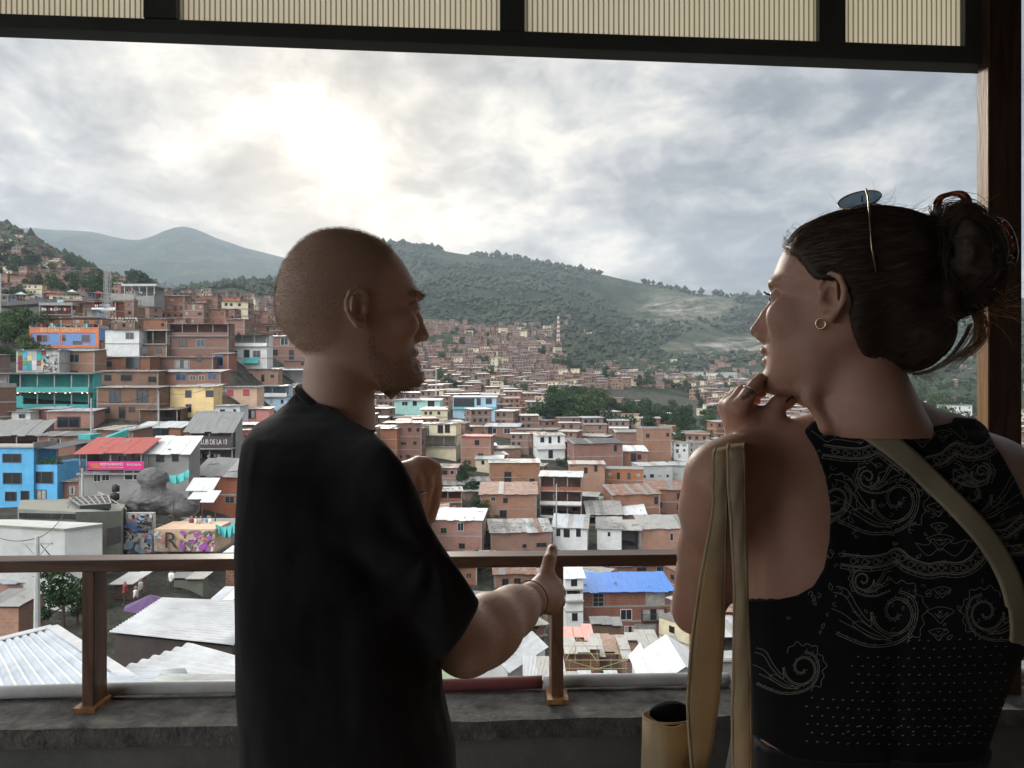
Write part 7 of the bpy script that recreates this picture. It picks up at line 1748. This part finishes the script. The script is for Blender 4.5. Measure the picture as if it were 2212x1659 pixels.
for k in range(210):      # little curls and leaves between the big shapes
    u_, v_ = rr_.uniform(1640, 2205), rr_.uniform(930, 1385)
    if v_ > 1290 and u_ < 1700: continue
    a0 = rr_.uniform(0, 6.28); sz = rr_.uniform(4, 9); sgn = rr_.choice((-1, 1))
    if k % 3: stroke([(u_+math.cos(a0+sgn*q*.8)*sz*(1-q*.13), v_+math.sin(a0+sgn*q*.8)*sz*(1-q*.13)) for q in range(7)], 1.25)
    else: stroke(cr([(u_+math.cos(a0)*sz, v_+math.sin(a0)*sz), (u_+math.cos(a0+1.6)*sz*.45, v_+math.sin(a0+1.6)*sz*.45), (u_-math.cos(a0)*sz, v_-math.sin(a0)*sz), (u_-math.cos(a0+1.6)*sz*.45, v_-math.sin(a0+1.6)*sz*.45), (u_+math.cos(a0)*sz, v_+math.sin(a0)*sz)], 3), 1.2)
rr_ = random.Random(6)
for a in range(13):
    for c_ in range(20):
        x = 60+c_*84+(42 if a % 2 else 0)+rr_.uniform(-6, 6); y = 830+a*72+rr_.uniform(-6, 6)+(x-900)**2*-.00004
        if x < 400 and y < 1260: continue
        if y < 960 and x < 900: continue
        u_, v_ = zb_((x, y)); 
        if y > 1750: continue
        stroke([(u_-2.6, v_+.6), (u_, v_-.3), (u_+2.2, v_-.7)], 2.3)
for k in range(14): u_, v_ = zb_((300+k*90+(k % 3)*8, 1540+(k % 2)*46)); stroke([(u_-2.6, v_+.6), (u_+2.6, v_-.9)], 2.8)
TOPM = fabric('black_cotton', (.010, .010, .012), sheen=.05); PRNT = fabric('cream_print', (.27, .255, .215), sheen=0)
pv_, pf_ = np.array(pr.v), np.array(pr.f)
np_mesh('top', [(tv, tf, 0), (pv_, pf_, 1)], [TOPM, PRNT], wom, WO, smooth=True)
# darker side panel (bra side) under the armhole and trousers with a tan waistband
def side(P_): return cut(smax(wom_torso(P_)-.0022, -(wom_torso(P_)+.004), .001), P_, [(1560, 1292), (1700, 1292), (1660, 1400), (1650, 1600), (1560, 1600)], .002)
NAVY = fabric('navy_cloth', (.016, .020, .032))
v2, f2 = surface_nets(side, np.array([.22, .80, .93]), np.array([.38, 1.06, 1.27]), .004); np_mesh('side_panel', [(v2, f2, 0)], NAVY, wom, WO)
def trou(P_): return smax(smax(wom_torso(P_)-.0075, -(wom_torso(P_)+.003), .001), P_[:, 2]-(1.062+.014*np.cos((P_[:, 0]-.44)*9)), .003)
v2, f2 = surface_nets(trou, np.array([.18, .78, .86]), np.array([.68, 1.10, 1.12]), .0045)
TR_ = np_mesh('trousers', [(v2, f2, 0), (wgv+vnormals(wgv, wgf)*.01, wgf, 0)], fabric('black_trousers', (.012, .012, .014)), wom, WO)
# hair: close cap, bun, and strands
BEFORE = set(o.name for o in bpy.data.objects)
HPOLY = [(1704, 522), (1713, 505), (1730, 490), (1745, 482), (1775, 468), (1806, 457), (1840, 450), (1868, 445), (1916, 441), (1960, 451), (1990, 462), (2010, 468), (2030, 452), (2062, 444), (2092, 449), (2124, 464), (2146, 494), (2157, 545), (2158, 600), (2148, 635), (2135, 658), (2107, 672), (2083, 702), (2068, 728), (2042, 766), (2020, 786), (1990, 797), (1955, 803), (1915, 800), (1885, 790), (1862, 765), (1848, 735), (1838, 705), (1834, 680), (1838, 652), (1834, 630), (1818, 608), (1796, 602), (1776, 606), (1758, 600), (1744, 586), (1732, 566), (1719, 552), (1706, 548), (1700, 532)]
def hairf(P_):
    d = whead(P_)-.0095
    d = smin(d, sd_ell(P_, wp(1965, 600, YW), (px(75, YW), .070, px(150, YW))), .03)
    d = smin(d, sd_ell(P_, wp(2080, 560, YW), (px(80, YW), .062, px(118, YW))), .025)
    d = smin(d, sd_ell(P_, wp(1985, 715, YW), (px(90, YW), .060, px(75, YW))), .03)
    d = smin(d, chain(P_, [(1880, 745, YW, .045), (1960, 760, YW, .025)], .01), .03)
    d = d+vnoise(P_, 30, 3, 3)*(.003+.009*smooth01(CX+P_[:, 0]/YW*F, 1990, 2060))+vnoise(P_*np.array([.4, 1, 2.5]), 90, 5, 2)*.0012
    uo = CX+P_[:, 0]/YW*F; vo = CY-(P_[:, 2]-CH)/YW*F; g = YW/P_[:, 1]; ul = 1860+(uo-1860)*g; vl = CY+(vo-CY)*g
    return smax(d, sd_poly2(ul, vl, HPOLY)*P_[:, 1]/F, .008)
kv, kf = surface_nets(hairf, wp(1690, 820, YW)-np.array([0, .10, 0]), wp(2170, 430, YW)+np.array([0, .10, 0]), .003); kv = relax(kv, kf, 1)
def hairmat(name, col, tr=0.0):
    m = bpy.data.materials.new(name); t = nt(m); tc = N(t, 'ShaderNodeTexCoord').outputs['Object']; n = noisetex(t, scaled(t, tc, (.25, 1, 1)), 160, 5, .7)
    c = ramp(t, n, [(.3, tuple(x*.5 for x in col)), (.7, tuple(min(1, x*1.5) for x in col))]); b = finish(t, c, .55, n, .6, .002, spec=.3, trans=tr)
    b.inputs['Anisotropic'].default_value = .5; return m
HD = hairmat('dark_brown_hair', (.045, .028, .019)); HL = hairmat('honey_hair', (.50, .31, .16), .5); HB = hairmat('brown_hair', (.13, .078, .045), .3)
hobj = np_mesh('hair', [(kv, kf, 0)], HD, wom, WO)
kb = bvh_of(kv, kf); kn = vnormals(kv, kf); r = np.random.default_rng(8); ku, kvv = uvof(kv); lines = []; mis = []
bunc = wp(2060, 555, YW)
cand = np.flatnonzero((ku < 1990)); 
for i in r.choice(cand, 2300, replace=False):
    p = Vector(kv[i]); ln = [p+Vector(kn[i])*.0006]; tgt = Vector(bunc+r.normal(0, .014, 3)); L_ = r.integers(7, 16)
    ok = True
    for s in range(L_):
        d_ = (tgt-p); 
        if d_.length < .03: break
        p = p+d_.normalized()*.009; loc, nn, _, _ = kb.find_nearest(p)
        p = loc; ln.append(loc+nn*(.0007+.0010*abs(math.sin(s*.7+i))))
    if len(ln) > 4: lines.append([tuple(q) for q in ln]); mis.append(1 if (ku[i] < 1800 and r.random() < .75) or r.random() < .22 else 0)
for k in range(650):      # strands wound round the bun
    lift = abs(r.normal(0, .006)); a0 = r.uniform(0, 6.28); ra = r.uniform(.6, 1.0); tl = r.uniform(-.8, .8); ln = []
    for s in range(9):
        a = a0+s*.22; q = Vector(wp(2082+math.cos(a)*74*ra, 560+math.sin(a)*108*ra, YW))+Vector((0, -.02+tl*.05, 0)); loc, nn, _, _ = kb.find_nearest(q); ln.append(tuple(loc+nn*(.0006+lift*math.sin(s/8*3.14))))
    lines.append(ln); mis.append(1 if r.random() < .15 else 0)
strands('hair_strands', lines, .00042, [HD, HB], hobj, WO, mi=mis)
fl = []; fm = []
for k in range(330):      # flyaways off the crown and bun
    i = r.choice(np.flatnonzero((np.abs(kv[:, 1]-YW) < .05) & (kvv < 700) & ((ku > 1990)|(kvv < 500)))); p = Vector(kv[i]); nn = Vector(kn[i]); d_ = (nn*.35+Vector((r.normal(.9, .5), r.normal(0, .4), r.normal(.0, .35)))).normalized(); st_ = r.uniform(.0015, .0045); ln = [p]
    cv = Vector(r.normal(0, .25, 3))
    for s in range(9): d_ = (d_+cv*.3+Vector((0, 0, -.05))).normalized(); p = p+d_*st_; ln.append(p)
    fl.append([tuple(q) for q in ln]); fm.append(0 if r.random() < .5 else 1)
for k in range(60):      # wisps blown right from the bun's lower side
    p = Vector(wp(2140+r.normal(0, 8), 650+r.normal(0, 14), YW)); ln = [p]; a = r.normal(.2, .5); 
    for s in range(10): a += r.normal(-.02, .09); p = p+Vector((math.cos(a), r.normal(0, .15), math.sin(a)))*r.uniform(.003, .0052); ln.append(p)
    fl.append([tuple(q) for q in ln]); fm.append(1)
for k in range(50):      # little hairs at the nape
    p = Vector(wp(1950+r.uniform(-20, 60), 800+r.normal(0, 5), YW))+Vector((0, r.uniform(-.03, .03), 0)); ln = [p]; a = r.normal(-.6, .5)
    for s in range(8): a += r.normal(.05, .15); p = p+Vector((math.cos(a), 0, math.sin(a)))*.0036; ln.append(p)
    fl.append([tuple(q) for q in ln]); fm.append(0)
for k in range(70):      # baby hairs on the forehead and temple
    p = Vector(wp(1712+r.uniform(0, 50), 520+r.uniform(-22, 70), YW-r.uniform(.0, .066))); loc, nn, _, _ = kb.find_nearest(p); p = loc; ln = [p+nn*.001]; 
    for s in range(5): p = p+Vector((-.004+.002*s, 0, r.normal(.0015, .0015)))+nn*.0003; ln.append(p)
    fl.append([tuple(q) for q in ln]); fm.append(0 if r.random() < .4 else 1)
hbw = bvh_of(WHL, whf)
for k in range(0):      # fine hair swept back from the temple over the skin
    f = r.random()*.55; q = cr([(1706, 530), (1716, 556), (1732, 580), (1752, 604), (1768, 622), (1776, 650), (1772, 672)], 10); p0 = q[min(int(f*len(q)), len(q)-1)]
    p = Vector(at(p0[0]+6-abs(r.normal(0, 3)), p0[1]-4+abs(r.normal(0, 3)), YW-.075)); loc, nn, _, _ = hbw.find_nearest(p); p = loc+nn*.0006; ln = [tuple(p)]; a = r.normal(.25-.9*f, .25)
    for s in range(r.integers(4, 9)):
        a += r.normal(.06, .08); p = p+Vector((math.cos(a), 0, math.sin(a)))*.0042; loc, nn, _, _ = hbw.find_nearest(p); p = loc+nn*(.0008+.0004*s); ln.append(tuple(p))
    fl.append(ln); fm.append(0 if r.random() < .6 else 1)
strands('flyaway_hair', fl, .00026, [HB, HL], hobj, WO, mi=fm)['kind'] = 'stuff'
lk = []
for k in range(110):      # the loose honey coloured lock
    o1 = r.normal(0, 1, 2); pts = [(2100, 662), (2118, 690), (2117, 725), (2098, 752), (2066, 775), (2030, 800)]; w0 = [4, 10, 11, 10, 12, 16]
    if k % 4 == 0: pts = [(2104, 668), (2122, 700), (2120, 730), (2104, 755), (2085, 772), (2060, 792)]
    if k % 5 == 0: pts = [(2100, 700), (2082, 735), (2050, 775), (2010, 800), (1975, 806), (1940, 800)]; w0 = [4, 3, 3, 3, 5, 7]
    base = cr([(a+o1[0]*w_*.8, b_+o1[1]*w_*.45) for (a, b_), w_ in zip(pts, w0)], 3); yy = r.normal(0, .006); e = r.integers(10, len(base)) if k % 3 else len(base)
    lk.append([tuple(at(q[0], q[1], YW+yy)) for q in base[:max(e, 8)]])
strands('loose_lock', lk, .00045, HL, hobj, WO)
# claw clip
m = bpy.data.materials.new('tortoiseshell'); t = nt(m); tc = N(t, 'ShaderNodeTexCoord').outputs['Object']; n = noisetex(t, tc, 55, 4, .6, 1.0)
finish(t, ramp(t, n, [(.40, (.045, .012, .006)), (.52, (.30, .08, .02)), (.66, (.60, .20, .05))]), .12, None, spec=.6, trans=.45); TORT = m
b = MB(); a3 = [Vector(at(u_, v_, YW-.005)) for u_, v_ in cr([(2024, 474), (2028, 446), (2036, 428), (2056, 419), (2078, 419), (2092, 430), (2100, 452), (2106, 474)], 4)]
b.tube(a3, [.0042+.0016*math.sin(k*.4) for k in range(len(a3))], 8)
clip = b.build('claw_clip', TORT, wom, True, origin=WO)
b = MB()
sec = cr([(2134, 474), (2158, 480), (2176, 506), (2184, 540), (2180, 568)], 4)
for side_ in (-1, 1): b.tube([Vector(at(u_, v_, YW+side_*.012)) for u_, v_ in sec], .0034, 7)
for k in (4, 9, 14): b.tube([Vector(at(*sec[k], YW-.012)), Vector(at(*sec[k], YW+.012))], .003, 6)
for k, (u_, v_) in enumerate(((2164, 566), (2148, 562))): b.tube([Vector(at(u_+16, v_-6, YW)), Vector(at(u_+4, v_+2, YW-.004)), Vector(at(u_-8, v_-12, YW))], [.004, .0035, .0015], 6)
o = MB(); q4 = [Vector(at(u_, v_, YW)) for u_, v_ in ((2150, 492), (2172, 512), (2180, 545), (2160, 548))]
b.add([tuple(p+Vector((0, -.010, 0))) for p in q4]+[tuple(p+Vector((0, .010, 0))) for p in q4], [(0, 1, 2, 3), (4, 7, 6, 5), (0, 4, 5, 1), (1, 5, 6, 2), (2, 6, 7, 3), (3, 7, 4, 0)])
b.build('clip_jaw', TORT, clip, True, origin=(0, 0, 0)) if False else b.build('clip_jaw', TORT, clip, True, origin=WO)
# earring, ring, nails
HOOP = mat('gold_hoop', (.60, .48, .30), .25, .1, 40, 90, .05, .001, metal=1.0)
ringmesh(Vector(wp(1779, 708, YW))+Vector((0, -.070, 0)), (.35, 1, 0), .0058, .0011, HOOP, 'earring', wom, WO)
ringmesh(Vector(wp(1621, 845, .895)), Vector(wp(1633, 829, .898))-Vector(wp(1617, 852, .894)), .0092, .0011, SILV, 'ring', wom, WO)
b = MB(); c_ = Vector(wp(1706, 861, .896)); d1 = (Vector(wp(1714, 856, .900))-Vector(wp(1697, 868, .896))).normalized()*.0065; d2 = Vector((.3, -.3, 1)).normalized()*.0036
b.add([c_-d1-d2*.8, c_-d1*1.2, c_-d1+d2*.8, c_+d1*.4+d2, c_+d1*1.3, c_+d1*.4-d2], [(0, 1, 2, 3, 4, 5)]); nl = b.build('thumb_nail', mat('dark_polish', (.02, .035, .025), .15), wom, origin=WO); s_ = nl.modifiers.new('s', 'SOLIDIFY'); s_.thickness = .0012
# sunglasses pushed up on her head (a thing of its own)
sg = empty('sunglasses', wp(1857, 450, YW), label='round lens sunglasses with thin gold arms resting on top of the woman\'s head', cat='sunglasses'); SO = tuple(sg.location)
LENS = bpy.data.materials.new('grey_lens'); t = nt(LENS); b_ = N(t, 'ShaderNodeBsdfPrincipled'); b_.inputs['Base Color'].default_value = (.20, .25, .28, 1); b_.inputs['Roughness'].default_value = .1; tr = N(t, 'ShaderNodeBsdfTransparent'); tr.inputs[0].default_value = (.45, .52, .56, 1)
mx = N(t, 'ShaderNodeMixShader'); mx.inputs[0].default_value = .6; L(t, b_.outputs[0], mx.inputs[1]); L(t, tr.outputs[0], mx.inputs[2]); o_ = N(t, 'ShaderNodeOutputMaterial'); L(t, mx.outputs[0], o_.inputs[0])
WIRE = mat('thin_gold_wire', (.45, .36, .22), .3, .1, 40, 90, .05, .001, metal=1.0)
for s, nm in ((-1, 'n'), (1, 'f')):
    c_ = Vector(wp(1857, 445, YW))+Vector((.004 if s > 0 else 0, s*.034, 0)); ea = Vector((46, 0, 11)).normalized()*.0255; eb = Vector((-.10, .75*1.0, .52))*.0245
    rim = [c_+ea*math.cos(a)+eb*math.sin(a) for a in np.linspace(0, 2*math.pi, 33)]
    b = MB(); nn = ea.cross(eb).normalized()*.0008; b.add([tuple(p+nn) for p in rim[:-1]]+[tuple(p-nn) for p in rim[:-1]], [tuple(range(32)), tuple(range(63, 31, -1))]); ln_ = b.build('lens', LENS, sg, origin=SO)
    b = MB(); b.tube(rim, .0009, 6, cap=False); b.build('rim', WIRE, sg, True, origin=SO)
    hx = Vector(wp(1870, 433, YW))+Vector((0, s*.056, 0)); arm_ = [hx, Vector(wp(1874, 452, YW))+Vector((0, s*.066, 0)), Vector(wp(1876, 485, YW))+Vector((0, s*.078, 0)), Vector(wp(1881, 560, YW))+Vector((0, s*.086, 0)), Vector(wp(1890, 610, YW))+Vector((.0, s*.083, 0))]
    b = MB(); b.tube([tuple(p) for p in arm_], [.0013, .0012, .0011, .0011, .0016], 6); b.build('arm', WIRE, sg, True, origin=SO)
b = MB(); b.tube([tuple(Vector(wp(1862, 424, YW))+Vector((0, y_, abs(y_)*-.3))) for y_ in (-.012, 0, .012)], .0012, 6); b.build('bridge', WIRE, sg, True, origin=SO)
HEADOBJ += since(BEFORE)
for o in HEADOBJ:
    if o.name.split('.')[0] not in ('ring', 'thumb_nail'): warpobj(o, SO if o.parent is sg else WO, 1860, YW)
# straps and tote bags
CANV = fabric('tan_canvas', (.52, .37, .19), sheen=.1, sc=500, bs=.4); CANVT = None
m = bpy.data.materials.new('tan_canvas_light'); t = nt(m); tc = N(t, 'ShaderNodeTexCoord').outputs['Object']; n = noisetex(t, tc, 600, 3, .7); n2 = noisetex(t, tc, 9, 4, .6)
c = ramp(t, n2, [(.3, (.52, .40, .25)), (.7, (.68, .54, .36))]); c = mixc(t, mth(t, 'MULTIPLY', n, .35), c, (.36, .27, .16)); finish(t, c, .9, n, .5, .0012, spec=.1, trans=.40); CANVL = m
def ribbon(name, L_, R_, m, par, org, th=.0028, surf=None, edge=True):
    """band of cloth between two edges given as (u, v, Y) lists"""
    a = cr([(p[0], p[1], p[2]) for p in L_], 6); c_ = cr([(p[0], p[1], p[2]) for p in R_], 6); n = min(len(a), len(c_)); nx = 6; vs = []
    for i in range(n):
        A, B = Vector(at(*a[i])), Vector(at(*c_[i]))
        for k in range(nx+1): f = k/nx; p = A.lerp(B, f); p.y -= .0022*math.sin(math.pi*f)+.0006*math.sin(i*.9+k); vs.append(tuple(p))
    b = MB(); b.add(vs, [(i*(nx+1)+k, i*(nx+1)+k+1, (i+1)*(nx+1)+k+1, (i+1)*(nx+1)+k) for i in range(n-1) for k in range(nx)])
    if edge:
        for q in (0, nx): b.tube([vs[i*(nx+1)+q] for i in range(n)], .0009, 5, cap=False)
    o = b.build(name, m, par, True, origin=org); s_ = o.modifiers.new('s', 'SOLIDIFY'); s_.thickness = th; s_.offset = 0; return o
bagr = empty('tote_bag', wp(1440, 1700, .86), label='tan canvas tote bag hanging in front from the woman\'s left shoulder', cat='bag'); BO = tuple(bagr.location)
Ys = .80
ribbon('strap', [(1551, 968, .86), (1543, 982, .815), (1541, 1050, .815), (1540, 1104, .82), (1521, 1209, .83), (1503, 1319, .83), (1490, 1439, .83), (1486, 1535, .83), (1492, 1626, .83), (1500, 1720, .83)],
       [(1580, 960, .86), (1572, 978, .812), (1568, 1050, .812), (1567, 1132, .82), (1565, 1247, .835), (1560, 1391, .84), (1551, 1500, .84), (1540, 1580, .84), (1527, 1650, .84), (1520, 1720, .84)], CANVL, bagr, BO)
ribbon('strap', [(1576, 960, .866), (1573, 972, .808), (1574, 1050, .806), (1581, 1152, .815), (1587, 1295, .825), (1584, 1463, .825), (1582, 1560, .825), (1584, 1640, .825), (1586, 1720, .825)],
       [(1609, 958, .866), (1606, 970, .806), (1607, 1040, .804), (1608, 1104, .81), (1612, 1271, .82), (1619, 1439, .822), (1621, 1560, .822), (1622, 1660, .822), (1623, 1720, .822)], CANVL, bagr, BO)
b = MB()          # bag body: open sack
ring_top = [(1389, 1548, .95), (1400, 1536, 1.0), (1440, 1532, 1.02), (1480, 1535, 1.0), (1520, 1545, .95), (1480, 1560, .90), (1440, 1563, .885), (1405, 1558, .90)]
rt_ = [Vector(at(*p)) for p in cr(ring_top, 5, True)[:-1]]; n = len(rt_); vs = []; cen_ = sum(rt_, Vector())/n
for j in range(12):
    f = j/11
    for p in rt_:
        q = p+(p-cen_)*(.05+.22*math.sin(min(f*2.2, 1.57)))*(.6+.4*math.sin(j*1.3+p.x*60)*.2); q.z = p.z-f*.36+.004*math.sin(p.x*90+j); vs.append(tuple(q))
b.add(vs, [(j*n+k, j*n+(k+1) % n, (j+1)*n+(k+1) % n, (j+1)*n+k) for j in range(11) for k in range(n)]+[tuple(11*n+k for k in range(n))])
b.tube([tuple(p) for p in rt_]+[tuple(rt_[0])], .0014, 5, cap=False)
o = b.build('bag_body', CANVL, bagr, True, origin=BO); s_ = o.modifiers.new('s', 'SOLIDIFY'); s_.thickness = .0015
pk = surface_nets(lambda P_: sd_ell(P_, wp(1448, 1540, .975), (.030, .014, .014))+vnoise(P_, 30, 2, 2)*.004, wp(1380, 1640, .97)-np.array([.02, .06, .0]), wp(1560, 1480, .97)+np.array([.02, .06, .0]), .004)
tag(np_mesh('bundle', [(pk[0], pk[1], 0)], fabric('black_bundle', (.006, .006, .007), sheen=0), origin=tuple(wp(1460, 1545, .97))), 'black soft bundle sticking out of the tan tote bag', 'bundle')
cb_ = empty('shoulder_strap', wp(2000, 1030, .8), label='olive tan canvas strap of a bag worn diagonally across the woman\'s back', cat='strap'); 
ctr = cr([(1800, 888), (1838, 905), (1909, 950), (1960, 990), (2005, 1032), (2077, 1103), (2139, 1175), (2178, 1245), (2196, 1305), (2202, 1350), (2200, 1390), (2194, 1420)], 8); Lp, Rp = [], []
fb2 = bvh_of(np.concatenate([tv, wtv]), np.concatenate([tf, wtf+len(tv)]))
def hit2(u, v):
    d_ = (Vector(at(u, v, 1.0))-Vector((0, 0, CH))).normalized(); r_ = fb2.ray_cast(Vector((0, 0, CH)), d_); return r_[0]
vs = []; nx = 6; hw = 23; lastY = .85
for i, p in enumerate(ctr):
    d_ = ctr[min(i+1, len(ctr)-1)]-ctr[max(i-1, 0)]; l = np.linalg.norm(d_); nn = np.array([-d_[1], d_[0]])/l; hw_ = hw*(.8+.2*math.sin(min(1, i/20)*1.57))*(1 if i < len(ctr)-24 else .8)
    h0 = [hit2(*(p+nn*hw_*(2*k/nx-1))) for k in range(nx+1)]; ys = [q.y for q in h0 if q is not None and q.y < .95]
    yc_ = (sum(ys)/len(ys) if ys else lastY); yc_ = yc_ if i < len(ctr)-9 else lastY+.010; lastY = yc_
    for k in range(nx+1):
        uu_, v__ = p+nn*hw_*(2*k/nx-1); Y_ = h0[k].y if (h0[k] is not None and h0[k].y < .95 and i < len(ctr)-9) else yc_; vs.append(tuple(at(uu_, v__, min(Y_, yc_+.004)-.005)))
b = MB(); n = len(ctr); b.add(vs, [(i*(nx+1)+k, i*(nx+1)+k+1, (i+1)*(nx+1)+k+1, (i+1)*(nx+1)+k) for i in range(n-1) for k in range(nx)])
o = b.build('strap', fabric('olive_canvas', (.34, .29, .19), sc=500, bs=.4, sheen=.1), cb_, True, origin=tuple(cb_.location)); s_ = o.modifiers.new('s', 'SOLIDIFY'); s_.thickness = .003; s_.offset = 0

for (u_, v_, Y_, r_) in ((1193, 1186, 1.318, .0055),):
    c_ = Vector(wp(u_, v_, Y_)); b = MB(); pts = [tuple(c_+Vector((math.cos(a)*.0052, -.0012+.0020*math.cos(a)**2, math.sin(a)*.0068))) for a in np.linspace(0, 2*math.pi, 13)[:-1]]
    b.add(pts, [tuple(range(12))[::-1]]); o = b.build('fingernail', mat('nail', (.62, .42, .36), .25), man, origin=MO); s_ = o.modifiers.new('s', 'SOLIDIFY'); s_.thickness = .0008

an_ = vnormals(av, af); r = np.random.default_rng(21); sel_ = np.flatnonzero((au > 1010) & (au < 1150)); hl = []
for i in r.choice(sel_, 500, replace=False):
    p = av[i]; d_ = np.array([.5, .5, -.25])+an_[i]*.5+r.normal(0, .25, 3); d_ /= np.linalg.norm(d_); l = r.uniform(.004, .010); hl.append([p, p+d_*l*.5, p+d_*l+np.array([0, 0, -l*.12])])
strands('arm_hair', hl, .00012, HM, man, MO)['kind'] = 'stuff'
